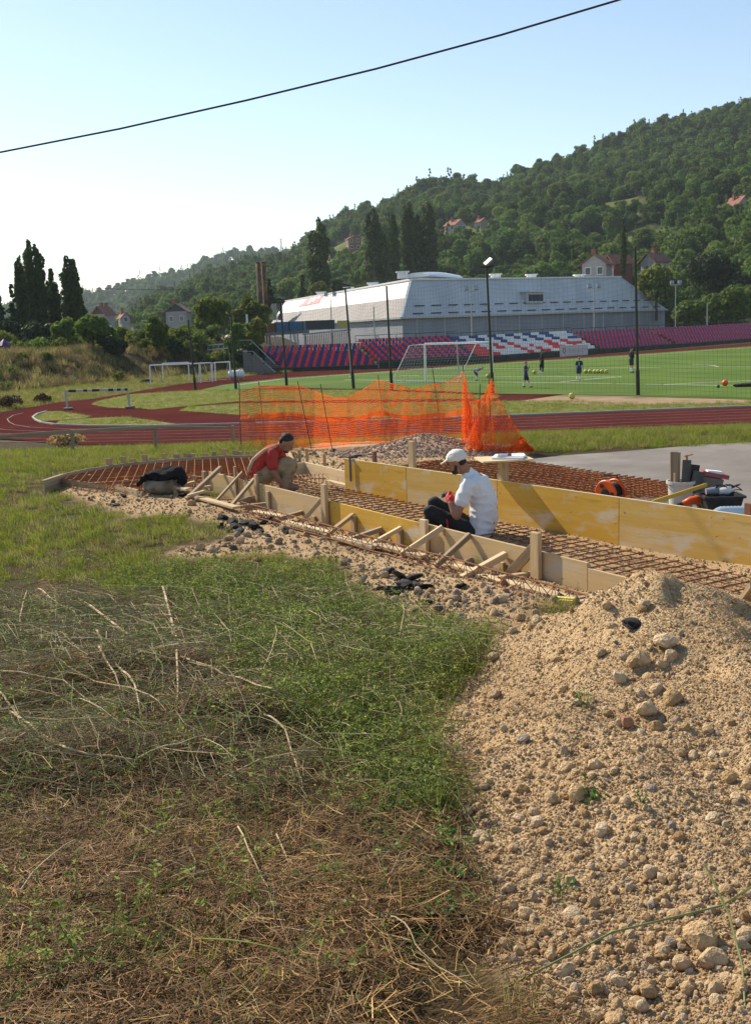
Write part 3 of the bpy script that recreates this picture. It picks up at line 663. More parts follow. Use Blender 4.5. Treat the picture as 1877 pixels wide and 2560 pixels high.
# ------------------------------------------------------------------ goals
def goal(label, pl, pr, h, dback, m, netm=None, r=.06, toph=.9, nm='football_goal'):
    o = thing(nm, (pl+pr)/2, label, 'goal', 'football goals')
    L_ = [pl, pr]; ax = (pr-pl).normalized(); up = Vector((0,0,h))
    for p in L_: mb = MB(); mb.tube([p, p+up], r, 8); mb.build('post', m, o)
    mb = MB(); mb.tube([pl+up, pr+up], r, 8); mb.build('crossbar', m, o)
    for p in L_:
        mb = MB(); mb.tube([p+up, p+up*.98+dback*toph*.5, p+dback], r*.45, 6); mb.build('stay', m, o)
    mb = MB(); mb.tube([pl+dback, pr+dback], r*.5, 6); mb.build('ground_bar', m, o)
    if netm:
        k = dback*toph*.5+up*.98; n1 = int((pr-pl).length/.22)
        net('net', (pl+dback, pr+dback, pr+k, pl+k), n1, 16, .0045, netm, parent=o)
        net('net', (pl+k, pr+k, pr+up, pl+up), n1, 6, .0045, netm, parent=o)
        for p in L_: net('net', (p, p+dback, p+k, p+up), 9, 12, .0045, netm, parent=o)
    return o
gl, gr = onz(1064,954,.0), onz(1230,951,.0)
goal('large white football goal with a white net on the green pitch', gl, gr, 2.5, Vector((-2.3,-.35,0)), M_wht, M_wnet, .075)
def gp(px, py): return onz(px, py, .0)
goal('wide small training goal at the far left beside the track', gp(378,962), gp(503,957), 1.45, Vector((.5,1.4,0)), M_wht, None, .05)
goal('training goal standing behind the wide one left of the net poles', gp(409,953), gp(474,950), 1.40, Vector((.5,1.4,0)), M_wht, None, .045)
goal('narrow training goal stored beside the white tank', gp(503,956), gp(532,955), 1.45, Vector((-.35,1.2,0)), M_wht, None, .045)
goal('narrow training goal stored directly before the white tank', gp(540,953), gp(577,950), 1.42, Vector((-.5,1.2,0)), M_wht, None, .045)
for px, y0, y1, lab in ((872,859,942,'free-standing white net stay pole left of the goal'),(1141,850,944,'free-standing white net stay pole behind the goal')):
    b = onz(px+6, y1, 0); t = at(px, y0, b.y); o = thing('stay_pole', b, lab, 'pole'); mb = MB(); mb.tube([b, t], .045, 8); mb.build('shaft', M_galv, o); mb = MB(); mb.lathe([(.16,0),(.16,.04),(.06,.07)], b, 10); mb.build('foot', M_galv, o)
# white tank
tp = onz(592,951,0); tk = thing('water_tank', tp, 'small white cylindrical tank lying beside the net pole', 'tank')
MX = Matrix.Rotation(R(90), 3, 'Y'); mb = MB(); mb.lathe([(.0,-.62),(.2,-.6),(.30,-.5),(.32,.5),(.2,.6),(0,.62)], tp+Vector((0,0,.48)), 18, M=MX); mb.build('body', M_wht, tk, smooth=False)
for sx in (-.38,.38): mb = MB(); mb.box(tp+Vector((sx,0,.09)), (.12,.5,.18)); mb.build('cradle', M_conc, tk)
mb = MB(); mb.lathe([(.09,0),(.09,.08),(.0,.09)], tp+Vector((.25,0,.78)), 10); mb.build('cap', M_wht, tk)
# steeplechase barrier
hb = thing('steeplechase_barrier', onz(245,1040,0), 'wide steeplechase barrier with black and white top beam on the red track', 'barrier')
q0 = onz(170,1024,.0); q1 = onz(325,1020,.0); z0_ = at(168,1000,q0.y).z; z1_ = at(322,985,q1.y).z; hz_ = .93
for q, dx in ((q0,0),(q1,0)):
    mb = MB(); mb.bar(q, q+Vector((-.05,0,hz_)), .09, .09, up=(0,1,0)); mb.build('leg', M_galv, hb)
    mb = MB(); mb.box(q+Vector((.05,-.1,.07)), (.4,.6,.08)); mb.build('foot', M_conc, hb)
M_blk = mat('black_paint', (.02,.02,.022), rough=.5)
ea, eb = q0+Vector((-.05,0,hz_+.06)), q1+Vector((-.05,0,hz_+.06))
cuts = [0,.06,.18,.30,.36,.44,.56,.70,.78,.84,.90,.96,1.0]
for i in range(len(cuts)-1): mb = MB(); mb.bar(lerp(ea, eb, cuts[i]), lerp(ea, eb, cuts[i+1]-.002), .127, .127); mb.build('beam_section', M_blk if i % 2 else M_galv, hb)
# staircase at left end of the stand
st = thing('stand_staircase', onz(648,930,0), 'concrete staircase with pale handrails at the left end of the stand', 'staircase')
sb_ = onz(690,934,0)
for i in range(8):
    mb = MB(); mb.box((sb_.x-.5-i*.32, sb_.y+2.2, .12+i*.13), (.34,1.6,.24+i*.26)); mb.build('step', M_conc, st)
for (a_, b_) in (((627,850),(688,910)),((632,878),(688,931))):
    p = at(*a_, 94); q = at(*b_, 93); mb = MB(); mb.tube([p+Vector((-.9,0,0)), p, q], .035, 6); mb.build('handrail', M_galv, st)
for px in (636,644,652): p = at(px, 885+(px-636)*.6, 95); mb = MB(); mb.bar((p.x,p.y,0), (p.x,p.y,p.z), .22, .2, up=(0,1,0)); mb.build('support_post', M_conc, st)
# ================================================================== HILLS, WOODS, TREES, HOUSES
def leafmat(name, c1, c2, trans=.3, rough=.7, rnd=.25, hue=None):
    m = bpy.data.materials.new(name); m.use_nodes = True; nt = m.node_tree; N = nt.nodes; L = nt.links; b = N['Principled BSDF']; out = N['Material Output']
    b.inputs['Roughness'].default_value = rough; b.inputs['Specular IOR Level'].default_value = .2
    ge = N.new('ShaderNodeNewGeometry'); mx = N.new('ShaderNodeMix'); mx.data_type = 'RGBA'; L.new(ge.outputs['Random Per Island'], mx.inputs[0])
    mx.inputs[6].default_value = (*c1, 1); mx.inputs[7].default_value = (*c2, 1)
    oi = N.new('ShaderNodeObjectInfo'); mr = N.new('ShaderNodeMapRange'); L.new(oi.outputs['Random'], mr.inputs[0]); mr.inputs[3].default_value = 1-rnd; mr.inputs[4].default_value = 1+rnd
    hs = N.new('ShaderNodeHueSaturation'); L.new(mx.outputs[2], hs.inputs['Color']); L.new(mr.outputs[0], hs.inputs['Value'])
    mr2 = N.new('ShaderNodeMapRange'); ml = N.new('ShaderNodeMath'); ml.operation = 'MULTIPLY'; ml.inputs[1].default_value = 7.31; fr = N.new('ShaderNodeMath'); fr.operation = 'FRACT'
    L.new(oi.outputs['Random'], ml.inputs[0]); L.new(ml.outputs[0], fr.inputs[0]); L.new(fr.outputs[0], mr2.inputs[0]); hue = .025*rnd/.25 if hue is None else hue; mr2.inputs[3].default_value = .5-hue*1.2; mr2.inputs[4].default_value = .5+hue*.8
    L.new(mr2.outputs[0], hs.inputs['Hue'])
    L.new(hs.outputs[0], b.inputs['Base Color'])
    tr = N.new('ShaderNodeBsdfTranslucent'); L.new(hs.outputs[0], tr.inputs[0]); ms = N.new('ShaderNodeMixShader'); ms.inputs[0].default_value = trans
    L.new(b.outputs[0], ms.inputs[1]); L.new(tr.outputs[0], ms.inputs[2]); L.new(ms.outputs[0], out.inputs[0]); return m
M_leafF = leafmat('wood_foliage', (.058,.110,.018), (.125,.200,.032), .45, rnd=.42, hue=.022)
M_leafP = leafmat('poplar_foliage', (.036,.060,.016), (.078,.112,.028), .4, rnd=.12)
M_leafG = leafmat('garden_foliage', (.075,.12,.018), (.16,.21,.035), .5, rnd=.2)
M_leafY = leafmat('yellow_green_foliage', (.10,.12,.018), (.17,.18,.03), .4, rnd=.15)
M_leafD = leafmat('dark_foliage', (.016,.032,.012), (.035,.058,.018), .25, rnd=.15)
M_bark = mat('tree_bark', (.07,.055,.04), (.12,.10,.08), scale=3, rough=.95)
def leaf_quads(P, Nn, size, rng, mb):
    n = len(P); Nn = Nn/np.linalg.norm(Nn, axis=1)[:, None]
    t = rng.normal(size=(n, 3)); t -= (t*Nn).sum(1)[:, None]*Nn; t /= np.linalg.norm(t, axis=1)[:, None]+1e-9; b = np.cross(Nn, t)
    s = size*rng.uniform(.55, 1.35, size=(n, 1)); a = s*rng.uniform(.5, .8, size=(n, 1))
    V = np.stack([P-t*s, P-b*a+Nn*s*.15, P+t*s, P+b*a-Nn*s*.1], 1).reshape(-1, 3)
    b0 = len(mb.v); mb.v += [tuple(q) for q in V.tolist()]; mb.f += [(b0+4*i, b0+4*i+1, b0+4*i+2, b0+4*i+3) for i in range(n)]; mb.m += [0]*n
def crown(kind, h, w, n, leaf, seed):
    """leaf clumps through the crown's volume, base at origin"""
    rng = np.random.default_rng(seed); mb = MB(); lobes = []
    if kind == 'poplar':
        k = max(4, int(rng.integers(5, 8)))
        for i in range(k):
            hh = h*(1.0 if i == 0 else rng.uniform(.78, .98)); r = w*rng.uniform(.13, .19); a = rng.uniform(0, 6.28); d = w*.1 if i == 0 else w*rng.uniform(.14, .33)
            z0 = h*rng.uniform(.05, .16); m = 13
            for j in range(m):
                t = j/(m-1); rr = r*float(np.interp(t, [0,.15,.4,.75,.92,1], [.6,.9,1.1,1.05,.85,.55]))*rng.uniform(.78, 1.18)
                lobes.append((math.cos(a)*d*(1-.25*t)+rng.normal()*.035*w, math.sin(a)*d*(1-.25*t)+rng.normal()*.035*w, z0+(hh-z0-rr)*t, rr, rr, (hh-z0)/m*1.15))
    elif kind == 'conifer':
        m = 11
        for j in range(m):
            t = j/(m-1); ring = max(1, int(6*(1-t))); rr = w*.5*(1-t)**.85
            for q in range(ring):
                a = rng.uniform(0, 6.28); d = rr*rng.uniform(.45, .8); s = max(.06*w, rr*rng.uniform(.3, .45))
                lobes.append((math.cos(a)*d, math.sin(a)*d, h*(.08+.9*t), s, s, h*.05))
    else:
        k = 16 if kind == 'round' else 9
        zc = h*(.60 if kind == 'round' else .48); hz = h*(.40 if kind == 'round' else .46)
        for i in range(k):
            v = rng.normal(size=3); v /= np.linalg.norm(v); q = rng.uniform(.35, .78); r = w*rng.uniform(.13, .25)
            lobes.append((v[0]*q*w*.45, v[1]*q*w*.45, zc+v[2]*q*hz, r, r, r*rng.uniform(.7, 1.0)))
        lobes.append((0, 0, zc, w*.3, w*.3, hz*.75))
    if kind == 'poplar': n = int(n*2.6); leaf *= .8; lobes = [(a*1.2, b*1.2, c, r1*1.2, r2*1.2, r3) for a, b, c, r1, r2, r3 in lobes]
    lob = np.array(lobes); wt = (lob[:, 3]*lob[:, 5]); idx = rng.choice(len(lob), size=n, p=wt/wt.sum())
    v = rng.normal(size=(n, 3)); v /= np.linalg.norm(v, axis=1)[:, None]
    low = v[:, 2] < -.35; v[low, 2] *= -.6
    v /= np.linalg.norm(v, axis=1)[:, None]
    rad = rng.uniform(.62, 1.12, size=(n, 1))**.7
    P = lob[idx, :3]+v*rad*lob[idx, 3:6]; Nn = v+rng.normal(size=(n, 3))*.55
    leaf_quads(P, Nn, leaf, rng, mb); return mb
def trunk_mb(h, r, seed, limbs=5, w=2.0, fork=.35):
    rng = random.Random(seed); mb = MB(); pts = [(0,0,-.1),(rng.uniform(-.05,.05)*h*.3,rng.uniform(-.05,.05)*h*.3,h*.35),(rng.uniform(-.04,.04)*h,rng.uniform(-.04,.04)*h,h*.8)]
    mb.tube(pts, [r, r*.75, r*.2], 7)
    for i in range(limbs):
        t = rng.uniform(fork, .7); a = rng.uniform(0, 6.28); z = h*t; mb.tube([(0,0,z*.9),(math.cos(a)*w*.22,math.sin(a)*w*.22,z+h*.07),(math.cos(a)*w*.4,math.sin(a)*w*.4,z+h*.15)], [r*.4, r*.25, r*.06], 5)
    return mb
# hill surfaces (polar about the camera's plan position, real distances)
MAIN = [(-200,815),(337,806),(426,726),(484,706),(542,672),(640,646),(726,630),(773,616),(841,572),(898,548),(966,523),(1022,497),(1079,472),(1148,462),(1227,478),(1272,460),(1340,429),(1420,406),(1522,368),(1613,334),(1704,316),(1818,293),(1877,277),(2100,215),(2700,150)]
FAR = [(-400,800),(100,760),(217,733),(290,731),(387,698),(476,678),(581,640),(640,634),(760,625),(900,640),(1100,700)]
def hzpx(px): return 808-.0349*(px-938.5)
def elev(tab, px): return (hzpx(px)-interp(px, [p for p, _ in tab], [q for _, q in tab]))/FPX
def px_of(x, y): return 938.5+FPX*x/y
RB = lambda px: interp(px, [0, 400, 700, 1000, 1400, 1877, 2600], [430, 330, 260, 225, 205, 190, 180])
RR = lambda px: interp(px, [0, 337, 640, 900, 1200, 1877, 2600], [700, 700, 720, 640, 600, 610, 620])
def hill_z(x, y):
    px = px_of(x, y); r = y; rb, rr = RB(px), RR(px); top = max(0.0, 4+elev(MAIN, px)*rr-6.0)
    t = (r-rb)/(rr-rb)
    if t <= 0: return 0.0
    n = fbm(x, y, .012, 4)*7+fbm(x, y, .035, 8)*2.5
    if t < 1: return max(0.0, top*(t**1.12)+n*math.sin(math.pi*min(1, t))*min(1, top/40))
    return max(0, top-(t-1)*60*(1 if top > 10 else .3))
def far_z(x, y):
    px = px_of(x, y); top = 4+elev(FAR, px)*1500-9; t = (y-800)/700
    if t <= 0: return 0.0
    return max(0, top*t+fbm(x, y, .006, 2)*9*math.sin(math.pi*min(1, t)) if t < 1 else top-(t-1)*150)
def hill_mesh(name, zf, pxs, ys, m, mask=False):
    v = []; cl = []
    for y in ys:
        for p in pxs: x = (p-938.5)/FPX*y; v.append((x, y, zf(x, y)-.4)); cl.append(1.0 if mask and clear_at(x, y) else 0.0)
    n = len(pxs); f = [(j*n+i, j*n+i+1, (j+1)*n+i+1, (j+1)*n+i) for j in range(len(ys)-1) for i in range(n-1)]
    me = bpy.data.meshes.new(name); me.from_pydata(v, [], f); me.polygons.foreach_set('use_smooth', [True]*len(f)); me.materials.append(m)
    a = me.attributes.new('meadow', 'FLOAT', 'POINT'); a.data.foreach_set('value', cl)
    o = bpy.data.objects.new(name, me); COL.objects.link(o); return D(o, kind='structure')
M_hill = mat('hill_meadow', (.075,.105,.028), (.15,.15,.05), scale=.03, rough=.95, spec=.05, c3=(.17,.13,.06), s3=.015)
def hill_hit(px, py, zf=hill_z, y0=185, y1=760):
    d = ray(px, py); y = y0
    while y < y1:
        p = EYE+d*y
        if p.z <= zf(p.x, p.y): return p
        y += 2
    return EYE+d*y1
CLEAR = []
for px, py, rx, ry in ((1500,522,11,11),(1630,518,7,6),(1528,614,13,10),(1600,600,6,5),(866,652,13,34),(842,624,10,30),(1105,598,12,16),(1140,580,12,18),(690,735,9,18),(335,800,14,40),(1345,505,6,7),(726,645,8,14),(1636,660,5,6),(1490,672,7,8),(1545,672,5,6),(1845,548,4,7),(885,610,7,18),(1205,570,6,8)):
    p = hill_hit(px, py); CLEAR.append((p.x, p.y, rx*1.3, ry*1.4))
def clear_at(x, y): return any(((x-a)/rx)**2+((y-b)/ry)**2 < 1+.25*fbm(x, y, .05) for a, b, rx, ry in CLEAR)
nt_ = M_hill.node_tree; b_ = nt_.nodes['Principled BSDF']; src_ = b_.inputs['Base Color'].links[0].from_socket; an_ = nt_.nodes.new('ShaderNodeAttribute'); an_.attribute_name = 'meadow'; mx_ = nt_.nodes.new('ShaderNodeMix'); mx_.data_type = 'RGBA'
nt_.links.new(an_.outputs['Fac'], mx_.inputs[0]); mx_.inputs[6].default_value = (.028,.036,.014,1); nt_.links.new(src_, mx_.inputs[7]); nt_.links.new(mx_.outputs[2], b_.inputs['Base Color'])
hill_mesh('hillside', hill_z, list(range(-300, 2800, 18)), [180+i*6 for i in range(100)], M_hill, True)
hill_mesh('far_hillside', far_z, list(range(-500, 1300, 30)), [780+i*25 for i in range(45)], M_hill)
forest_pr = []
for k in range(6):
    mb = crown('round' if k < 5 else 'conifer', (10.5,12,9,11,8,12)[k], (8.6,7.2,9.2,6.6,7.8,5.0)[k], 2300, .31, 100+k)
    mb.v = [(a, b, c-1.8) for a, b, c in mb.v]; b0 = trunk_mb(5, .22, k, 3, 5); mb.add(b0.v, b0.f, 1); forest_pr.append(proto('wood_tree', mb, [M_leafF, M_bark]))
def woods(name, zf, n, pxr, yr, sc, label, seed, clr=True, ymin=lambda px: 0):
    rng = np.random.default_rng(seed); P = []; Rr_ = []; S = []; I = []
    while len(P) < n:
        y = math.sqrt(rng.uniform(yr[0]**2, yr[1]**2)); px = rng.uniform(*pxr); x = (px-938.5)/FPX*y
        if y < ymin(px) or (clr and clear_at(x, y)): continue
        z = zf(x, y)
        if z <= .05 and clr: continue
        cl = fbm(x, y, .02, 31); s = sc*rng.uniform(.5, 1.1)*(1+.3*cl)
        P.append((x, y, z-.6)); Rr_.append((0, 0, rng.uniform(0, 6.28))); S.append((s, s, s*rng.uniform(.85, 1.2))); I.append(int(rng.integers(0, 5)) if rng.random() < .985 else 5)
    return scatter(name, P, Rr_, S, I, forest_pr, label, 'woods')
woods('hillside_woods', hill_z, 10500, (-250, 2500), (200, 660), .98, 'dense deciduous woods covering the hillside behind the hall', 11, ymin=lambda px: RB(px)+6)
woods('far_woods', far_z, 2600, (-350, 1000), (900, 1560), 1.5, 'bluish woods on the far hill at the left', 12, clr=False)
def tree(name, kind, px, pyb, Y, pyt, wpx, m, label, n=2600, leaf=.3, seed=1, zbase=None, group=None, cat='tree'):
    b = at(px, pyb, Y)
    if zbase is not None: b.z = zbase
    h = at(px, pyt, Y).z-b.z; w = wpx/FPX*Y
    o = thing(name, b, label, cat, group)
    c = crown(kind, h, w, n, leaf, seed); c.v = [(x+b.x, y+b.y, z+b.z) for x, y, z in c.v]; c.build('crown', m, o)
    t = trunk_mb(h*.9, max(.08, w*.035 if kind != 'poplar' else w*.06), seed, 5, w); t.v = [(x+b.x, y+b.y, z+b.z) for x, y, z in t.v]; t.build('trunk', M_bark, o); return o
G1 = 'poplars'
tree('poplar_tree','poplar',92,835,128,616,60,M_leafP,'tallest poplar at the far left, with a split top',3400,.26,21,2.2,G1)
tree('poplar_tree','poplar',62,835,126,650,34,M_leafP,'thin poplar spire on the left edge of the tallest left poplar',1500,.24,22,2.2,G1)
tree('poplar_tree','poplar',138,835,130,682,46,M_leafP,'shorter poplar between the two tall left poplars',1800,.25,23,2.2,G1)
tree('poplar_tree','poplar',184,835,127,651,70,M_leafP,'broad dark poplar right of the tallest left one',3600,.26,24,2.2,G1)
tree('poplar_tree','poplar',803,745,225,552,76,M_leafP,'single broad poplar rising left of the hall roof',4200,.36,25,None,G1)
for i, (px, top, w, lab) in enumerate(((935,528,58,'leftmost poplar of the tight row behind the hall'),(962,590,30,'short poplar second in the row behind the hall'),(984,540,42,'third poplar in the row behind the hall'),(1024,515,48,'tallest middle poplar in the row behind the hall'),(1046,545,30,'slim poplar between the two tallest behind the hall'),(1072,513,56,'rightmost poplar of the row behind the hall'))):
    tree('poplar_tree','poplar',px,716,232+i*2,top,w,M_leafP,lab,2600,.36,30+i,None,G1)
tree('poplar_tree','poplar',1555,700,200,554,18,M_leafP,'lone narrow columnar poplar beside the white hillside house',1500,.3,41,None,G1)
G2 = 'trees and shrubs along the left bank'
for i, (kind, px, pyb, Y, pyt, w, m, lab, n) in enumerate((
    ('conifer',8,850,118,742,60,M_leafD,'dark conifer cut by the left picture edge',1800),
    ('conifer',40,845,122,716,56,M_leafD,'dark pointed conifer just left of the poplars',1900),
    ('round',25,880,110,800,95,M_leafD,'low dark round tree at the left edge below the conifers',1900),
    ('round',100,885,108,812,100,M_leafD,'dark spreading tree under the tall left poplars',2000),
    ('round',165,880,106,800,78,M_leafG,'mid-green tree below the broad dark poplar',1900),
    ('round',238,905,100,790,112,M_leafG,'large leafy tree with pale top left of the red-gabled house',3200),
    ('bush',285,905,98,835,72,M_leafD,'dark dense bush at the right foot of the large leafy tree',2000),
    ('round',305,865,118,812,58,M_leafG,'light tree in front of the red-gabled house',1500),
    ('round',394,885,104,792,60,M_leafG,'compact upright tree standing left of the dark-gabled house',2400),
    ('bush',350,885,108,842,50,M_leafG,'pale shrub left of the compact upright tree',1000),
    ('round',532,850,125,740,112,M_leafG,'big round green tree right of the dark-gabled house',3600),
    ('round',460,860,120,815,50,M_leafG,'light young tree under the dark-gabled house',1200),
    ('round',630,830,135,738,96,M_leafG,'round tree at the foot of the two chimneys',3000),
    ('bush',597,815,133,752,38,M_leafY,'yellowing tree left of the two chimneys',900),
    ('round',640,868,105,790,62,M_leafY,'yellow-green small tree beside the blue container',2200),
    ('bush',592,868,104,800,60,M_leafG,'mid-green bush behind the second net pole',1800),
    ('bush',620,905,99,848,90,M_leafD,'dark hedge mass at the left end of the stand',2400),
    ('bush',120,912,92,880,34,M_leafG,'small pale shrub on the left bank',700),
    ('bush',440,905,105,850,60,M_leafD,'dark shrub behind the wide training goal',1500),
    ('conifer',760,770,215,690,34,M_leafD,'dark conifer left of the single poplar',1400),
    ('round',800,770,210,700,62,M_leafG,'olive tree below the single broad poplar',1700),
    ('round',845,765,212,690,52,M_leafD,'dark tree right of the single broad poplar',1600),
    ('conifer',675,770,190,700,34,M_leafD,'small dark conifer right of the chimneys',1200),
    ('bush',1720,840,165,735,110,M_leafG,'broad bush behind the right seating block',2600),
    ('bush',1830,835,165,700,140,M_leafG,'large bush at the right edge behind the stand',3000),
    ('round',1640,800,178,660,110,M_leafG,'large tree right of the hall gable',2800),
    ('round',1780,790,180,640,150,M_leafD,'dark tree group right of the hall behind the net',3000))):
    zb = None
    if kind in ('round','bush') and px < 650: zb = ground(at(px, pyb, Y).x, Y)-.1
    tree('conifer_tree' if kind == 'conifer' else ('shrub' if kind == 'bush' else 'leafy_tree'), kind, px, pyb, Y, pyt, w, m, lab, n, .24 if Y < 140 else .34, 60+i, zb, G2, 'shrub' if kind == 'bush' else 'tree')
TH = [proto('thicket_shrub', crown('bush' if k < 3 else 'round', 3.6, 3.4, 900, .15, 800+k), (M_leafG, M_leafD, M_leafF, M_leafG)[k]) for k in range(4)]
rg_ = np.random.default_rng(5); P = []; 
for i in range(210):
    px = rg_.uniform(-250, 520); Y = rg_.uniform(104, 128); x = (px-938.5)/FPX*Y; P.append((x, Y, ground(x, Y)-.2))
for i in range(40):
    px = rg_.uniform(430, 680); Y = rg_.uniform(106, 120); x = (px-938.5)/FPX*Y; P.append((x, Y, ground(x, Y)-.2))
scatter('bank_thicket', P, [(0,0,rg_.uniform(0,6.28)) for _ in P], rg_.uniform(.3,.72,len(P)), rg_.integers(0,4,len(P)), TH, 'mixed green thicket along the top of the left bank', 'thicket')
# houses
M_wallw = mat('white_render', (.36,.34,.31), (.30,.28,.26), scale=.8, rough=.85); M_tile = mat('red_roof_tiles', (.20,.075,.05), (.28,.11,.075), scale=1.5, rough=.85)
M_tiled = mat('brown_roof_tiles', (.13,.065,.05), (.18,.09,.07), scale=1.5, rough=.85); M_gab = mat('red_brown_gable', (.13,.035,.03), (.17,.05,.04), scale=1, rough=.8)
M_dgab = mat('charcoal_gable', (.035,.04,.05), (.05,.055,.065), scale=1, rough=.8); M_brick = mat('raw_brick', (.22,.09,.055), (.28,.13,.08), scale=2, rough=.9); M_pane = mat('window_pane', (.04,.05,.06), rough=.1, spec=.5)
def house(label, px, pyb, Y, wm, dm, hw, hr, rz, mw, mr, gable=None, wins=2, storeys=2, chim=1, b=None):
    b = b or at(px, pyb, Y); o = thing('house', b, label, 'house', 'houses around the stadium'); M3 = Matrix.Rotation(rz, 3, 'Z')
    def T(x, y, z): return b+M3 @ Vector((x, y, z))
    X, Y_ = wm/2, dm/2; ap = Vector((0,0,0)); mb = MB()
    mb.add([T(-X,-Y_,-3), T(X,-Y_,-3), T(X,Y_,-3), T(-X,Y_,-3), T(-X,-Y_,hw), T(X,-Y_,hw), T(X,Y_,hw), T(-X,Y_,hw)], [(0,1,5,4),(1,2,6,5),(2,3,7,6),(3,0,4,7)]); mb.build('wall', mw, o)
    mb = MB()   # gable ends face front and back
    mb.add([T(-X,-Y_,hw), T(X,-Y_,hw), T(0,-Y_,hw+hr), T(-X,Y_,hw), T(X,Y_,hw), T(0,Y_,hw+hr)], [(0,1,2),(4,3,5)]); mb.build('gable', gable or mw, o)
    mb = MB(); e = .5; k = hr/X
    for s in (-1, 1):
        A = [T(s*(X+e),-Y_-e,hw-e*k), T(0,-Y_-e,hw+hr+.02), T(0,Y_+e,hw+hr+.02), T(s*(X+e),Y_+e,hw-e*k)]; up = Vector((0,0,.18))
        mb.add(A+[q+up for q in A], [(0,1,2,3) if s < 0 else (3,2,1,0), (7,6,5,4) if s < 0 else (4,5,6,7), (0,4,5,1),(1,5,6,2),(2,6,7,3),(3,7,4,0)])
    rf = mb.build('roof', mr, o)
    for i in range(chim):
        c = T(X*.35*(1 if i else -1), dm*.1, hw+hr*.75); mb = MB(); mb.box(c+Vector((0,0,.5)), (.7,.7,1.8), M3); mb.box(c+Vector((0,0,1.45)), (.9,.9,.15), M3); mb.build('chimney', M_brick, rf)
    for s in range(storeys):
        for i in range(wins):
            x = -X+wm*(i+.5)/wins; z = .9+s*2.7
            if z+1.4 > hw+(.6*hr if abs(x) < X*.5 else 0): continue
            mb = MB(); mb.box(T(x,-Y_-.03,z+.65), (1.15,.12,1.4), M3); f = mb.build('window', M_wht, o); mb = MB(); mb.box(T(x,-Y_-.10,z+.65), (.9,.04,1.15), M3); mb.build('pane', M_pane, f)
            mb = MB(); mb.box(T(-X-.03,-Y_+dm*(i+.5)/wins,z+.65), (.12,1.15,1.4), M3); f = mb.build('window', M_wht, o); mb = MB(); mb.box(T(-X-.10,-Y_+dm*(i+.5)/wins,z+.65), (.04,.9,1.15), M3); mb.build('pane', M_pane, f)
    return o
house('house with dark red gable and white walls behind the left trees',262,822,300,4.6,3.6,3.9,1.9,R(-30),M_wallw,M_tile,M_gab,2,1,2)
house('house with charcoal gable right of the compact tree',448,812,290,5.6,3.5,3.4,1.9,R(-8),M_wallw,M_tiled,M_dgab,2,1,1)
house('small white house with red roof far left between trees',312,812,330,2.6,3,2.2,1.4,R(30),M_wallw,M_tile,None,1,1)
for lab, px, py, w, d_, hw, hr, rz, mw, mr in (
    ('brick house under a red roof on the hill below the pylon',740,640,5.5,6,3.2,1.7,R(40),M_brick,M_tile),
    ('unfinished pink house on the slope right of the single poplar',884,628,5.5,5.5,5.0,1.3,R(15),M_brick,M_tile),
    ('red-roofed house at the wood edge right of the poplar row',1138,582,5,6,2.6,1.7,R(35),M_wallw,M_tile),
    ('small red-roofed house high right of the poplar row',1202,566,3.5,4,1.6,1.2,R(30),M_wallw,M_tile),
    ('tiny hillside house half hidden in trees at the far right',1842,545,5,6,3.5,2.4,R(20),M_wallw,M_tile),
    ('small grey house low on the slope left of the poplar',730,730,6,6,2.8,1.8,R(10),M_hallw,M_tiled)):
    p = hill_hit(px, py); house(lab, px, py, p.y, w, d_, hw, hr, rz, mw, mr, None, 2, 2, 1, b=p)
house('two-storey white house with brown roof above the hall',1490,690,202,4.4,4.0,2.8,1.5,R(-28),M_wallw,M_tiled,None,2,2,1,b=at(1492,700,202))
house('red-timbered house joined behind the white one above the hall',1545,690,212,3.2,4,3.4,1.3,R(-70),M_gab,M_tile,None,2,2,0,b=at(1545,702,214))
house('house with broad brown hipped roof right of the lone narrow poplar',1640,660,215,3.8,3.6,1.4,1.4,R(-60),M_wallw,M_tiled,None,2,1,1,b=at(1636,672,216))
# chimneys
for px, lab in ((654,'left rusty steel chimney of the pair'),(676,'right rusty steel chimney of the pair')):
    M_rust = MATS.get('rusty_chimney') or mat('rusty_chimney', (.07,.035,.018), (.22,.10,.03), scale=.9, rough=.85, contrast=(.4,.6), c3=(.03,.022,.018), s3=.5)
    b = at(654 if px < 660 else 669, 790, 150); t = at(645 if px < 660 else 659, 655, 150); o = thing('chimney', b, lab, 'chimney', 'pair of rusty chimneys'); b = Vector((b.x, b.y, 0))
    o.location = b
    mb = MB(); mb.tube([b, lerp(b, t, .5), t], [.30,.28,.26], 14); mb.build('shaft', M_rust, o, smooth=True)
    mb = MB(); mb.lathe([(.27,-.2),(.30,0),(.24,.02)], t, 14); mb.build('rim', M_slot, o)
    mb = MB(); mb.bar(lerp(b, t, .3)+Vector((-.33,-.1,0)), t+Vector((-.3,-.1,-.4)), .07, .07); mb.build('ladder', M_galv, o)
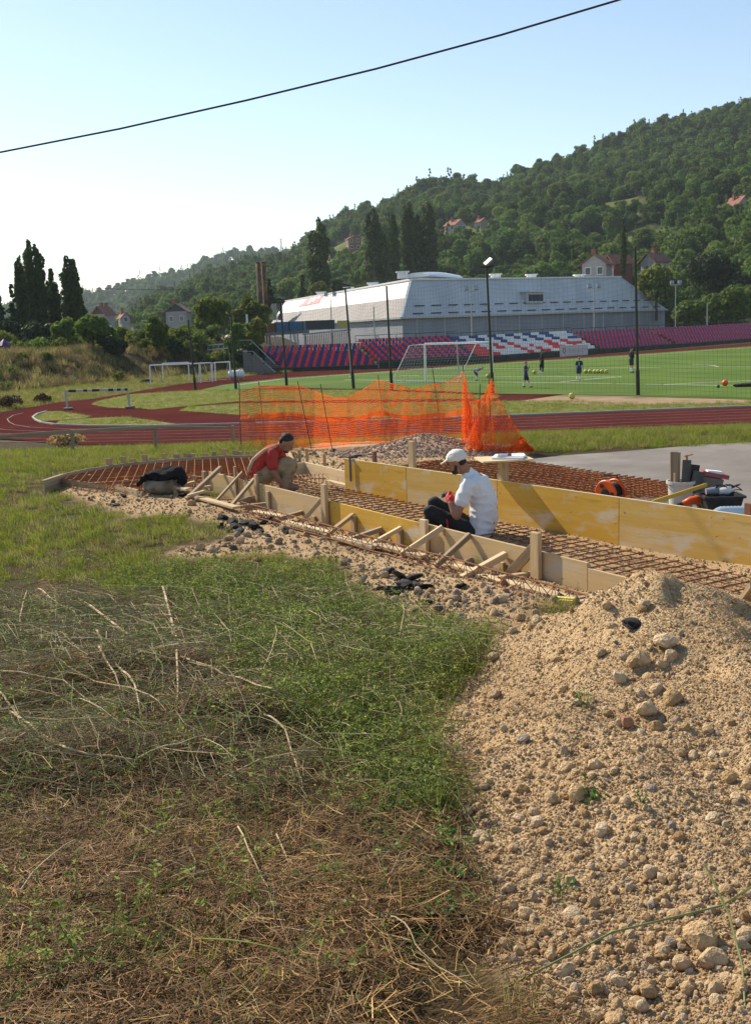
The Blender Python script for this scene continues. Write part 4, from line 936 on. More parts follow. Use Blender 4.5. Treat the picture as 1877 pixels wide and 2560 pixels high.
# pylons on the ridge
def pylon(px, pyb, pyt, Y, lab):
    b = at(px, pyb, Y); h = at(px, pyt, Y).z-b.z; o = thing('power_pylon', b, lab, 'pylon', 'power pylons on the hills'); mb = MB(); w = h*.09
    def C(t, sx, sy): k = w*(1-t)+.12*w; return (b.x+sx*k, b.y+sy*k, b.z+h*t)
    for sx, sy in ((-1,-1),(1,-1),(1,1),(-1,1)): mb.bar(C(0,sx,sy), C(1,sx,sy), .14, .14)
    for i in range(8):
        t0, t1 = i/8, (i+1)/8
        for (a_, b_) in (((-1,-1),(1,-1)),((1,-1),(1,1)),((1,1),(-1,1)),((-1,1),(-1,-1))): mb.bar(C(t0,*a_), C(t1,*b_), .09, .09); mb.bar(C(t0,*b_), C(t1,*a_), .09, .09)
    mb.build('lattice', M_galv, o)
    for t in (.72,.84,.95): mb = MB(); mb.bar((b.x-h*.13,b.y,b.z+h*t),(b.x+h*.13,b.y,b.z+h*t),.2,.2); mb.build('cross_arm', M_galv, o)
pylon(704,636,596,700,'small power pylon on the skyline left of the single poplar')
pylon(818,590,546,680,'thin power pylon on the skyline just right of the single poplar')
pylon(1496,478,416,560,'lattice power pylon in the woods left of the other on the right hill')
pylon(1608,440,376,585,'lattice power pylon higher on the right hill')
# ================================================================== BUILDING SITE: FORMWORK, STEEL, FENCE, TOOLS
def woodmat(name, c1, c2, c3, s=1.0, t3=(.5,.7)):
    return mat(name, c1, c2, scale=3.5*s, rough=.8, spec=.15, stretch=(.35,9,9), detail=8, contrast=(.32,.68), c3=c3, s3=1.6, t3=t3, bump=.25, bscale=8, rnd=.12)
M_pine = woodmat('weathered_pine', (.40,.27,.14), (.54,.39,.22), (.33,.25,.16))
M_pine2 = woodmat('fresh_sawn_pine', (.56,.41,.23), (.66,.52,.33), (.48,.37,.23))
M_grey = woodmat('grey_old_timber', (.30,.22,.14), (.41,.32,.21), (.22,.16,.10))
def panelmat(name, ca, cb, cc, w=(.46,.66)):
    m = mat(name, ca, cb, scale=2.2, rough=.7, spec=.15, stretch=(.5,3,5), detail=9, contrast=(.3,.7), c3=cc, s3=1.3, t3=w, bump=.08, bscale=10)
    nt = m.node_tree; N = nt.nodes; L = nt.links; b = N['Principled BSDF']; src = b.inputs['Base Color'].links[0].from_socket; tc = N.new('ShaderNodeTexCoord')
    def spots(scale, lo, hi, col, stretch=(1,1,1)):
        nonlocal src
        mp = N.new('ShaderNodeMapping'); mp.inputs['Scale'].default_value = stretch; L.new(tc.outputs['Object'], mp.inputs[0]); v = N.new('ShaderNodeTexNoise'); v.inputs['Scale'].default_value = scale; v.inputs['Detail'].default_value = 7; L.new(mp.outputs[0], v.inputs['Vector'])
        r = N.new('ShaderNodeValToRGB'); r.color_ramp.elements[0].position = lo; r.color_ramp.elements[1].position = hi; L.new(v.outputs[0], r.inputs[0]); x = N.new('ShaderNodeMix'); x.data_type = 'RGBA'; L.new(r.outputs[0], x.inputs[0]); L.new(src, x.inputs[6]); x.inputs[7].default_value = (*col, 1); src = x.outputs[2]
    spots(2.6, .54, .66, tuple(.5*q+.5*w_ for q, w_ in zip(cc, (.50,.45,.38))), (.8,1,2.2)); spots(9, .70, .76, (.22,.13,.05), (.7,1,1.6)); spots(30, .70, .74, (.12,.07,.03)); spots(4.5, .60, .72, tuple(q*.72 for q in ca), (.25,1,3))
    L.new(src, b.inputs['Base Color']); return m
M_yel = panelmat('yellow_shuttering_panel', (.52,.29,.04), (.60,.37,.065), (.60,.45,.22), (.55,.8))
M_yel2 = panelmat('worn_yellow_panel', (.50,.31,.07), (.58,.39,.12), (.58,.47,.30), (.5,.72))
M_tan = panelmat('bare_shuttering_panel', (.48,.33,.16), (.58,.42,.22), (.44,.33,.20), (.45,.7))
M_edge = mat('panel_edge_wood', (.58,.45,.24), (.66,.54,.32), scale=6, rough=.8)
M_rebar = mat('rusty_steel_bar', (.19,.075,.034), (.29,.125,.062), scale=14, rough=.85, bump=.3, bscale=120)
M_rebar2 = mat('bright_rusty_mesh', (.27,.09,.03), (.38,.15,.055), scale=6, rough=.85)
def wallpt(P, d, px, z):
    """plan point of a wall line seen at column px (at height z)"""
    s0, s1 = -8.0, 40.0
    for _ in range(50):
        s = (s0+s1)/2; q = along(P, d, s, z)
        if q.y < .8 or to_px(q)[0] > px: s1 = s
        else: s0 = s
    return along(P, d, s, z)
wn_ = Vector((-wd.y, wd.x)); 
if wn_.dot(Vector((-1,-1))) < 0: wn_ = -wn_                     # outward from the strip, to the camera's left
wo_ = Vector((wn_.x, wn_.y, 0)); fo_ = Vector((-fd.y, fd.x, 0))
if fo_.dot(Vector((-1,-1,0))) < 0: fo_ = -fo_
def panel(P, d, px0, px1, z0, z1, th, m, parent, off=0.0, name='panel'):
    a = wallpt(P, d, px0, z1)+Vector((0,0,0)); b = wallpt(P, d, px1, z1); n = Vector((-d.y, d.x, 0))*off
    a = a+n; b = b+n; zc = (z0+z1)/2; a.z = b.z = zc
    o = plank(name, a, b, th, z1-z0, m, parent, bev=.002)
    return o
near = thing('near_formwork_wall', (NW0.x, NW0.y, 1.66), 'low near shuttering wall of tan and yellow boards with stakes and diagonal braces', 'formwork')
ZT = 1.96
for px0, px1, m, zt in ((524,600,M_tan,ZT),(602,655,M_tan,ZT-.004),(657,826,M_tan,ZT),(827,1066,M_yel,ZT-.003),(1067,1470,M_tan,ZT),(1471,1815,M_tan,ZT-.045),(1817,2150,M_tan,ZT-.04)):
    panel(NW0, wd, px0, px1, 1.62, zt, .027, m, near)
def nst(px, ztop, w=.075, t=.035, off=.036, m=M_pine, lean=0.0):
    b = wallpt(NW0, wd, px, 1.9)+wo_*off; b.z = 1.58; tp = b+Vector((0,0,ztop-1.58))+wo_*lean
    plank('stake', b, tp, w, t, m, near, up=wo_)
def py_z(P, d, px, py, off):                                    # height of the wall plane seen at (px,py)
    q = wallpt(P, d, px, 1.95)+off; return (EYE+ray(px, py)*q.y).z
for px, py, w, m in ((517,1178,.10,M_grey),(596,1166,.05,M_grey),(648,1186,.06,M_pine),(676,1228,.085,M_grey),(821,1210,.11,M_pine),(790,1290,.08,M_grey),(890,1288,.09,M_pine),(952,1326,.09,M_grey),(1005,1325,.085,M_pine),(1070,1298,.11,M_pine2),(1262,1405,.07,M_pine),(1350,1330,.115,M_pine),(1640,1462,.08,M_pine)):
    nst(px, py_z(NW0, wd, px, py, wo_*.036), w, .035 if w < .1 else .045, .037+.012*(w > .1), m)
def brace(t, b, w, h, m, zb=1.70, out=.075):
    q = wallpt(NW0, wd, t[0], 1.9)+wo_*out; tp = EYE+ray(*t)*q.y; bt = onz(b[0], b[1], zb); plank('brace', bt, tp, w, h, m, near)
for t, b, w, h, m in (((553,1168),(467,1248),.06,.05,M_grey),((607,1180),(541,1252),.07,.03,M_grey),((637,1196),(581,1262),.07,.035,M_grey),((808,1244),(757,1303),.05,.05,M_pine),((883,1286),(812,1341),.055,.04,M_pine),
        ((955,1322),(872,1350),.06,.05,M_grey),((1003,1319),(918,1366),.055,.04,M_pine2),((1107,1318),(1003,1387),.06,.055,M_pine2),((1175,1336),(1088,1416),.05,.05,M_grey),((1264,1386),(1154,1446),.065,.06,M_pine2),
        ((1337,1366),(1271,1437),.045,.09,M_pine),((1586,1470),(1515,1508),.08,.05,M_grey),((1890,1462),(1835,1535),.09,.05,M_grey)):
    brace(t, b, w, h, m)
for a, b, w, h, m in (((484,1243),(592,1272),.11,.03,M_pine2),((588,1272),(668,1262),.05,.035,M_pine),((601,1266),(664,1247),.02,.09,M_grey),((635,1282),(722,1297),.10,.03,M_pine2),((700,1302),(770,1282),.05,.05,M_grey),((712,1308),(822,1335),.10,.03,M_pine2),((838,1346),(940,1372),.11,.035,M_pine2),((932,1364),(1062,1396),.10,.035,M_pine2),
        ((1135,1418),(1180,1430),.09,.03,M_pine2),((1198,1444),(1298,1470),.10,.035,M_pine2),((1240,1455),(1346,1440),.06,.05,M_pine),((1292,1468),(1462,1512),.12,.035,M_pine2),((1425,1512),(1525,1490),.05,.05,M_grey),((1455,1514),(1530,1510),.10,.035,M_pine2)):
    g0 = onz(*a, 1.70); g1 = onz(*b, 1.705); plank('ground_plank', g0+Vector((0,0,h/2)), g1+Vector((0,0,h/2)), w, h, m, near)
far = thing('far_formwork_wall', (FW0.x, FW0.y, 1.65), 'tall far shuttering wall of bright yellow panels', 'formwork')
for px0, px1, m in ((862,1016,M_yel),(1017,1243,M_yel2),(1244,1548,M_yel),(1549,1960,M_yel2),(1961,2600,M_yel)):
    o = panel(FW0, fd, px0, px1, 1.645, 2.15, .027, m, far)
    a = wallpt(FW0, fd, px0, 2.15); b = wallpt(FW0, fd, px1, 2.15); a.z = b.z = 2.152; plank('panel_edge', a, b, .0275, .006, M_edge, o if False else far, bev=0)
def fst(px, py, w, t, m, off=-.045):
    b = wallpt(FW0, fd, px, 2.1)+fo_*off; z = (EYE+ray(px, py)*b.y).z; b.z = 1.66; plank('stake', b, Vector((b.x, b.y, z)), w, t, m, far, up=fo_); return Vector((b.x, b.y, z))
fst(1024,1103,.11,.045,M_pine); tb = fst(1250,1150,.15,.05,M_pine); fst(892,1130,.05,.05,M_brick,-.3); fst(1861,1258,.07,.04,M_brick, -.05)
cl = thing('bar_clamp', wallpt(FW0, fd, 880, 2.15)+fo_*.03, 'dark steel bar clamp hanging on the left yellow panel', 'clamp')
cb = wallpt(FW0, fd, 880, 2.15); cb.z = 2.15
mb = MB(); mb.bar(cb+fo_*.035+Vector((0,0,.02)), cb+fo_*.035+Vector((0,0,-.30)), .035, .012, up=fo_); mb.build('bar', M_slot, cl)
mb = MB(); mb.bar(cb+fo_*.05+Vector((0,0,.035)), cb-fo_*.09+Vector((0,0,.035)), .035, .03); mb.bar(cb-fo_*.08+Vector((-.05,0,.04)), cb-fo_*.08+Vector((.07,0,.05)), .03, .03); mb.build('jaw', M_slot, cl)
# table plate with paper
tpz = tb.z+.012; tbl = thing('plywood_table', (tb.x, tb.y, tb.z), 'small plywood plate nailed on a stake as a table', 'table')
ta = math.atan2(fd.y, fd.x); Mt = Matrix.Rotation(R(8), 3, 'Z')
mb = MB(); mb.box((tb.x+.01, tb.y, tpz), (.60,.44,.018), Mt); mb.build('plate', M_pine2, tbl)
mb = MB(); mb.box((tb.x, tb.y, tb.z-.05), (.10,.05,.09), Mt); mb.build('cleat', M_pine, tbl)
M_paper = mat('white_paper', (.78,.78,.80), rough=.8)
pp = thing('paper_pad', (tb.x+.06, tb.y-.02, tpz+.01), 'white paper pad lying on the plywood table', 'paper'); mb = MB(); mb.box((tb.x+.07, tb.y, tpz+.021), (.36,.27,.022), Matrix.Rotation(R(-14), 3, 'Z')); mb.build('pages', M_paper, pp); mb = MB(); mb.box((tb.x+.09, tb.y+.03, tpz+.037), (.33,.24,.008), Matrix.Rotation(R(-4), 3, 'Z')); mb.build('loose_sheet', M_paper, pp)
mk = thing('marker', (tb.x+.02, tb.y-.05, tpz+.04), 'small marker pen with dark red cap lying on the paper pad', 'marker'); mb = MB(); mb.tube([(tb.x-.07,tb.y-.08,tpz+.054),(tb.x+.05,tb.y-.06,tpz+.054)], .014, 8); mb.build('barrel', M_wht, mk); mb = MB(); mb.tube([(tb.x+.05,tb.y-.06,tpz+.054),(tb.x+.09,tb.y-.054,tpz+.054)], .0155, 8); mb.build('cap', M_crest, mk)
# end boards of the strip at its far left end
e0, e1, e2 = onz(728,1186,1.66), onz(763,1168,1.66), onz(865,1190,1.66)
endb = thing('end_formwork', tuple(e1), 'low pale end boards closing the strip behind the worker in red', 'formwork')
up_ = Vector((0,0,.10))
plank('board', onz(660,1192,1.72)+up_*.6, onz(762,1180,1.72)+up_*.6, .03, .20, M_pine2, endb); plank('board', onz(765,1180,1.72)+up_*.6, onz(866,1205,1.72)+up_*.6, .03, .20, M_pine2, endb); plank('spacer', onz(820,1206,1.74), onz(899,1224,1.74), .09, .07, M_pine2, endb)
for px, py, h in ((769,1170,.42),(812,1165,.30),(735,1158,.30),(750,1160,.34)): q = onz(px, py, 1.70); plank('stake', q-Vector((0,0,.1)), q+Vector((0,0,h-.1)), .05, .05, M_pine, endb)
for a, b in (((700,1140),(735,1180)),((712,1140),(748,1178)),((690,1150),(722,1185))): plank('brace', onz(*b, 1.72), onz(*a, 1.72)+Vector((0,0,.2)), .05, .04, M_pine, endb)
# steel mesh inside the strip: every bar a part
def bar_mesh(L, r=.005, n=5):
    mb = MB(); k = 6; mb.tube([(L*(i/k-.5), .0, random.uniform(-.004,.004)) for i in range(k+1)], r, n); return mb.mesh('bar', M_rebar)
mt = thing('strip_rebar_mat', tuple((NW0+FW0)/2), 'rusty reinforcement mesh lying in the strip between the two shuttering walls', 'rebar mesh')
ang = math.atan2(wd.y, wd.x); lb = bar_mesh(13.0, .0065); cw = 1.28; cbm = bar_mesh(cw, .0065)
ctr0 = along(NW0, wd, 4.6, 0)-wo_*(cw/2+.06)
for k in range(9): q = ctr0+wo_*(cw*(k/8-.5)*.96); place('bar', lb, mt, (q.x, q.y, 1.735), (0,0,ang))
for k in range(82): q = ctr0+Vector((wd.x, wd.y, 0))*(-6.3+k*.155); place('bar', cbm, mt, (q.x, q.y, 1.748), (0,0,ang+R(90)+random.uniform(-.015,.015)))
for k in range(8):                                              # upturned hooked ends beside the worker in red
    q = onz(738+k*10, 1210-k*.5, 1.74); mb = MB(); mb.tube([q, q+Vector((0,0,.13)), q+Vector((.03,-.12,.15)), q+Vector((.1,-.5,.14))], .006, 5); mb.build('hooked_bar', M_rebar, mt)
mb = MB(); mb.tube([onz(735,1199,1.82), onz(815,1196,1.86)], .006, 5); mb.build('bar', M_rebar, mt)
# lattice girder lying along the planks
ga, gb = onz(606,1281,1.70), onz(1475,1531,1.71); gd = (gb-ga); gL = gd.length; gd /= gL; gs = Vector((-gd.y, gd.x, 0)).normalized()*.05
gir = thing('lattice_girder', tuple(ga), 'long rusty lattice girder lying along the near shuttering wall', 'rebar girder')
bb = Vector((0,0,.012)); tt = Vector((0,0,.135))
def wob(a, b, n, amp=.006): return [lerp(a, b, i/n)+Vector((0,0,random.uniform(-amp,amp))) for i in range(n+1)]
mb = MB(); mb.tube(wob(ga+tt, gb+tt, 20), .0075, 6); mb.build('top_chord', M_rebar, gir)
for s in (-1, 1):
    mb = MB(); mb.tube(wob(ga+bb+gs*s, gb+bb+gs*s, 20), .0065, 6); mb.build('bottom_chord', M_rebar, gir)
    n = int(gL/.2); pts = []
    for i in range(n): pts += [ga+gd*(i*.2)+bb+gs*s, ga+gd*(i*.2+.1)+tt*.97]
    mb = MB(); mb.tube(pts, .0042, 5); mb.build('diagonal_wire', M_rebar, gir)
# ------------------------------------------------------------------ round basin formwork on the left
rb = thing('round_basin_formwork', tuple(onz(400,1190,1.66)), 'round shallow formwork of low boards and short stakes at the left', 'formwork')
arc = [(112,1202),(167,1184),(218,1173),(271,1165),(340,1156),(407,1150),(456,1146),(504,1143),(570,1140),(635,1139),(700,1141)]
ap = [onz(x, y, 1.84) for x, y in arc]
for i in range(len(ap)-1):
    a, b = ap[i], ap[i+1]; dd = (b-a).normalized()*.002; plank('curved_board', a+dd-Vector((0,0,.10)), b-dd-Vector((0,0,.10)), .022, .22, M_grey, rb)
for zx in (700,795,860,930,975,1055,1130,1190,1245,1315,1380,1440,1510,1555,1600,1650,1700):
    px = zx*.3874; py = interp(px, [p for p, _ in arc], [q for _, q in arc]); q = onz(px, py, 1.84)+Vector((0,.07,0)); h = random.uniform(.05,.12)
    plank('stake', q-Vector((0,0,.3)), q+Vector((random.uniform(-.03,.03),.02,h)), random.uniform(.06,.11), .04, M_grey if random.random() < .5 else M_pine, rb, up=(0,1,0))
plank('board', onz(145,1203,1.74), onz(262,1219,1.74), .03, .10, M_grey, rb); plank('board', onz(290,1222,1.72), onz(345,1235,1.72), .03, .13, M_pine2, rb)
plank('board', onz(108,1203,1.72), onz(160,1186,1.74), .07, .025, M_grey, rb)
for px, y0, y1, w in ((318,1198,1226,.07),(455,1175,1215,.06),(487,1188,1222,.06),(440,1215,1240,.05),(226,1186,1212,.04)):
    q = onz(px, y1, 1.66); z = (EYE+ray(px, y0)*q.y).z; plank('stake', q-Vector((0,0,.1)), Vector((q.x,q.y,z)), w, .045, M_pine, rb, up=(0,1,0))
for a, b in (((425,1220),(487,1205)),((432,1218),(470,1224)),((485,1222),(528,1216)),((470,1240),(512,1228))): plank('cross_piece', onz(*a, 1.76), onz(*b, 1.80), .06, .035, M_pine2, rb)
rm = thing('basin_rebar_mat', tuple(onz(400,1185,1.68)), 'bright rusty reinforcement mesh covering the round basin floor', 'rebar mesh')
RP = [tuple(onz(x, y, 1.76)[:2]) for x, y in [(135,1201),(167,1189),(271,1170),(407,1156),(504,1149),(635,1145),(730,1150),(700,1195),(560,1200),(470,1215),(341,1228),(260,1219)]]
def clip_bars(poly, th, sp, z, r, m, parent, name='bar', joined=False):
    c, s = math.cos(th), math.sin(th); us = [x*c+y*s for x, y in poly]; rot = [(x*c+y*s, -x*s+y*c) for x, y in poly]
    v = min(q[1] for q in rot)+sp*.5; mx = max(q[1] for q in rot); J = MB()
    while v < mx:
        xs = []; j = len(rot)-1
        for i in range(len(rot)):
            (x0, y0), (x1, y1) = rot[j], rot[i]
            if (y0 > v) != (y1 > v): xs.append(x0+(x1-x0)*(v-y0)/(y1-y0))
            j = i
        xs.sort()
        for k in range(0, len(xs)-1, 2):
            a, b = xs[k], xs[k+1]
            if b-a < .1: continue
            mb = J if joined else MB(); mb.tube([(lerp(a, b, t)*c-v*s, lerp(a, b, t)*s+v*c, z+random.uniform(-.006,.006)) for t in (0,.25,.5,.75,1)], r, 5)
            if not joined: mb.build(name, m, parent)
        v += sp
    if joined: J.build(name, m, parent)
clip_bars(RP, .15, .115, 1.80, .006, M_rebar2, rm); clip_bars(RP, .15+math.pi/2, .13, 1.812, .006, M_rebar2, rm); clip_bars(RP, .18, .17, 1.72, .006, M_rebar2, rm); clip_bars(RP, .18+math.pi/2, .2, 1.733, .006, M_rebar2, rm)
# stacked mats on the asphalt
stk = thing('rebar_mat_stack', tuple(onz(1400,1190,1.75)), 'stack of rusty mesh mats lying on the asphalt behind the yellow wall', 'rebar mesh')
for k in range(4):
    zz = AZ+.02+.035*k; j = k*9
    SPY = [tuple(onz(x+j*.6, y+k*1.5, zz)[:2]) for x, y in [(985,1166),(1070,1152),(1312,1153),(1660,1203),(1735,1240),(1500,1243),(1290,1212),(1100,1185)]]
    th = math.atan2(SPY[3][1]-SPY[2][1], SPY[3][0]-SPY[2][0])+.01*k
    clip_bars(SPY, th, .15, zz, .006, M_rebar2, stk, 'mat_bars', True); clip_bars(SPY, th+R(90), .15, zz+.012, .006, M_rebar2, stk, 'mat_bars', True)
for o in stk.children: D(o, kind='stuff')
# ------------------------------------------------------------------ orange safety fence
M_or = leafmat('orange_plastic_net', (.80,.115,.012), (.92,.19,.03), .42, .5, .04, 0.0); M_or2 = leafmat('orange_plastic_band', (.86,.16,.02), (.9,.19,.03), .35, .45, .02)
M_stk = mat('black_steel_rod', (.02,.018,.016), (.05,.035,.025), scale=8, rough=.7)
FZ = 1.68
fen = thing('orange_safety_fence', tuple(onz(870,1112,FZ)), 'sagging orange plastic mesh safety fence tied to thin black rods', 'fence')
POSTS = [((598,954),(602,1117)),((647,954),(665,1112)),((744,953),(780,1120)),((801,960),(832,1122)),((945,938),(965,1100)),((1080,918),(1108,1104)),((1157,913),(1164,1114)),((1221,934),(1228,1124)),((1200,960),(1192,1120))]
for k, (t, b) in enumerate(POSTS):
    bp0 = onz(*b, FZ); tp0 = at(t[0], t[1], bp0.y+(.12 if k < 6 else 0)); mb = MB(); mb.tube([bp0-Vector((0,0,.1)), tp0], .008, 6); mb.build('rod', M_stk, fen)
TOP = [(598,990),(606,980),(647,967),(690,966),(744,964),(775,975),(801,985),(835,995),(867,996),(905,976),(945,951),(985,961),(1032,974),(1082,962),(1117,957),(1140,944),(1160,930)]
BOT = [(600,1112),(640,1116),(787,1119),(870,1110),(961,1106),(1107,1106),(1160,1118)]
def make_net(name, topf, botf, n_u, n_v, wr, seed, hw=.0055, vw=.0042, band=None, slack=0.0):
    """plastic mesh of real strands over a wrinkled surface"""
    def P(u, v):
        a = botf(u); b = topf(u); q = lerp(a, b, v)
        k = wr*(fbm(u*14, v*1.6, 1.0, seed)+.6*math.sin(u*31+seed+v*2)*math.sin(math.pi*v))
        q = q+Vector((k*.35, k, 0)); q.z += slack*fbm(u*9, v*5, 1, seed+3)*math.sin(math.pi*v); return q
    G = [[P(i/n_u, j/n_v) for j in range(n_v+1)] for i in range(n_u+1)]; mb = MB(); up = Vector((0,0,1))
    for j in range(n_v+1):
        w = hw*(2.2 if j in (0, n_v) else 1)
        for i in range(n_u):
            a, b = G[i][j], G[i+1][j]; mb.quad(a-up*w, b-up*w, b+up*w, a+up*w)
    for i in range(n_u+1):
        for j in range(n_v):
            a, b = G[i][j], G[i][j+1]; t = (G[min(i+1, n_u)][j]-G[max(i-1, 0)][j]); t = t.normalized()*vw if t.length > 1e-6 else Vector((vw,0,0))
            mb.quad(a-t, a+t, b+t, b-t)
    o = mb.build(name, M_or, fen)
    if band:
        bm_ = MB(); 
        for i in range(n_u):
            u0, u1 = i/n_u, (i+1)/n_u; off = Vector((0,-.006,0))
            bm_.quad(P(u0, band(u0)-.035)+off, P(u1, band(u1)-.035)+off, P(u1, band(u1)+.035)+off, P(u0, band(u0)+.035)+off)
        bm_.build('solid_band', M_or2, fen)
    return o
def pathf(tab, Yf):
    xs = [p[0] for p in tab]; L = xs[-1]-xs[0]
    def f(u): px = xs[0]+u*L; py = interp(px, xs, [p[1] for p in tab]); return at(px, py, Yf(u))
    return f
bY = lambda u: onz(lerp(600,1160,u), interp(lerp(600,1160,u), [p[0] for p in BOT], [p[1] for p in BOT]), FZ).y
make_net('mesh', pathf(TOP, lambda u: bY(u)+.1), pathf(BOT, bY), 200, 26, .05, 1.0, .0052, .0032, band=lambda u: .50+.03*math.sin(u*5+.5), slack=.03)
T2_ = [(1160,930),(1172,972),(1185,1000),(1200,1002),(1214,972),(1228,946)]; B2_ = [(1160,1117),(1190,1124),(1240,1127)]
make_net('folded_mesh', pathf(T2_, lambda u: 20.2-.9*math.sin(u*3.14)), pathf(B2_, lambda u: 20.0-.8*math.sin(u*3.14)), 60, 26, .16, 5.0, .0058, .0045)
T3_ = [(1228,946),(1236,965),(1248,1000),(1272,1040),(1300,1085),(1334,1122)]; B3_ = [(1158,1119),(1250,1127),(1334,1128)]
make_net('trailing_mesh', pathf(T3_, lambda u: 19.5-.5*u), pathf(B3_, lambda u: 19.3-.3*u), 60, 22, .13, 9.0, .0065, .005)
T4_ = [(1160,930),(1228,946)]; make_net('folded_mesh', pathf([(1158,932),(1166,1000),(1174,1010)], lambda u: 19.9), pathf([(1156,1118),(1180,1124),(1200,1126)], lambda u: 19.7), 26, 22, .1, 3.0, .009, .007)
bm_ = MB(); pa = at(1224,960,19.3); pb = at(1192,1122,19.2)
for i in range(12):
    a = lerp(pa, pb, i/12)+Vector((.02*math.sin(i),-.02,0)); b = lerp(pa, pb, (i+1)/12)+Vector((.02*math.sin(i+1),-.02,0)); bm_.quad(a-Vector((.025,0,0)), b-Vector((.025,0,0)), b+Vector((.025,0,0)), a+Vector((.025,0,0)))
bm_.build('solid_band', M_or2, fen)
# ------------------------------------------------------------------ low timber rail at the left
M_rail = woodmat('silvered_rail_timber', (.28,.22,.14), (.38,.31,.21), (.22,.17,.11))
lr = thing('low_timber_rail', tuple(hit(183,1143)), 'low silvered timber rail on three posts beside the red track', 'rail')
q = []
for px, y0, y1, m in ((181,1074,1143,M_rail),(388,1062,1135,M_rail),(582,1063,1117,M_pine)):
    b = at(px+3, y1, 23.5); t = at(px, y0, 23.5); q.append((b, t)); plank('post', b-Vector((0,0,.15)), t, .06, .06, m, lr)
r0 = at(-60,1096,23.0); r1 = at(183,1079,23.44); r2 = at(392,1067,23.44); r3 = at(570,1069,23.44)
plank('rail_board', r0, r1, .03, .085, M_rail, lr); plank('rail_board', r1+Vector((.004,0,0)), r2, .03, .075, M_rail, lr); plank('rail_board', r2+Vector((.004,0,0)), r3, .03, .05, M_rail, lr)
# ------------------------------------------------------------------ tools behind the yellow wall
M_bkt = mat('white_bucket_plastic', (.62,.60,.54), (.5,.48,.42), scale=5, rough=.5, c3=(.36,.32,.26), s3=3); M_blkp = mat('black_plastic', (.018,.018,.02), (.04,.038,.036), scale=6, rough=.5)
M_orp = mat('orange_plastic', (.72,.10,.012), (.62,.09,.015), scale=4, rough=.4); M_cab = mat('black_cable', (.015,.015,.017), rough=.5)
cr_b = at(1525,1248,13.2); cr_b.z = AZ; 
reel = thing('cable_reel', tuple(cr_b), 'orange cable reel with black cable behind the yellow wall', 'cable reel')
rc = cr_b+Vector((0,0,.17)); Mr = Matrix.Rotation(R(90), 3, 'X') ; Mr = Matrix.Rotation(R(38), 3, 'Z') @ Matrix.Rotation(R(90), 3, 'Y')
for s in (-.085, .085):
    mb = MB(); mb.lathe([(.03,s-.008),(.155,s-.012),(.165,s-.004),(.165,s+.004),(.155,s+.012),(.03,s+.008)], rc, 28, M=Mr); f = mb.build('flange', M_orp, reel, smooth=False)
    for k in range(3):
        a = k*2.094+.5; c = rc+Mr @ Vector((math.cos(a)*.105, math.sin(a)*.105, s*1.16)); mb = MB(); mb.lathe([(.0,-.006),(.028,-.006),(.028,.006),(0,.006)], c, 10, M=Mr); mb.build('opening', M_blkp, f)
mb = MB()
for k in range(9):
    for ring in range(2):
        rr = .105+.013*ring-.004*(k % 2); mb.tube([rc+Mr @ Vector((rr*math.cos(a), rr*math.sin(a), -.068+k*.017)) for a in [i*.2618 for i in range(25)]], .0085, 5, cap=False)
mb.build('cable_coil', M_cab, reel)
mb = MB(); mb.lathe([(0,-.11),(.055,-.11),(.06,.1),(.05,.11),(0,.11)], rc, 14, M=Mr); mb.build('hub', M_blkp, reel)
mb = MB(); hx = Mr @ Vector((0,0,1)); mb.tube([rc+hx*.12+Vector((0,0,-.16)), rc+hx*.12+Vector((0,0,.2)), rc-hx*.12+Vector((0,0,.22))], .011, 8); mb.build('handle', M_blkp, reel)
bk_b = at(1700,1262,12.9); bk_b.z = AZ
bkt = thing('white_bucket', tuple(bk_b), 'dirty white bucket full of offcut boards on the asphalt', 'bucket')
mb = MB(); mb.lathe([(.125,0),(.13,.005),(.15,.30),(.168,.30),(.17,.335),(.155,.335),(.147,.31),(.128,.02),(0,.02)], bk_b, 28); mb.build('pail', M_bkt, bkt, smooth=False)
mb = MB(); mb.tube([bk_b+Vector((.17*math.cos(a), -.02-.06*math.sin(a), .30-.1*math.sin(a))) for a in [i*.314 for i in range(11)]], .004, 6); mb.build('bail_handle', M_galv, bkt)
mb = MB()
for i in range(12):
    a = i*.5; mb.box(bk_b+Vector((.165*math.cos(a), .165*math.sin(a), .322)), (.05,.02,.03), Matrix.Rotation(a+1.57, 3, 'Z'))
def offcut(label, dx, dy, w, h, t, m, tilt=(0,0), z0=.18, name='board_offcut'):
    b = bk_b+Vector((dx, dy, z0)); d = Vector((math.sin(tilt[0]), math.sin(tilt[1]), 1)).normalized()
    o = plank(name, b, b+d*h, w, t, m, None, up=(0,1,0)); return D(o, label, 'board', 'offcuts standing in the bucket')
offcut('tall grey board standing at the left of the white bucket', -.085,-.02,.085,.50,.022,M_grey,(.0,.05)); offcut('narrow greenish board standing beside the tall grey one in the bucket', -.035,.03,.05,.49,.03,M_grey,(.02,.0))
offcut('dark square-ended board in the middle of the white bucket', .045,-.03,.10,.40,.022,mat('dark_stained_board', (.075,.07,.065), (.12,.11,.10), scale=6, rough=.8),(.05,.03)); offcut('short light stick at the left rim of the white bucket', -.095,-.08,.016,.26,.016,M_pine2,(-.02,-.05))
offcut('black flat box leaning on the right rim of the white bucket', .115,.02,.12,.34,.05,M_blkp,(.16,.03)); offcut('charcoal flat box lowest at the right rim of the white bucket', .145,-.06,.13,.27,.03,MATS['dark_stained_board'],(.2,0))
gc = bk_b+Vector((.075,.02,.60)); gcl = thing('copper_tap', tuple(gc), 'small copper coloured tap sticking out of the white bucket', 'tap'); M_cop = mat('copper', (.55,.22,.08), rough=.35, metal=.8)
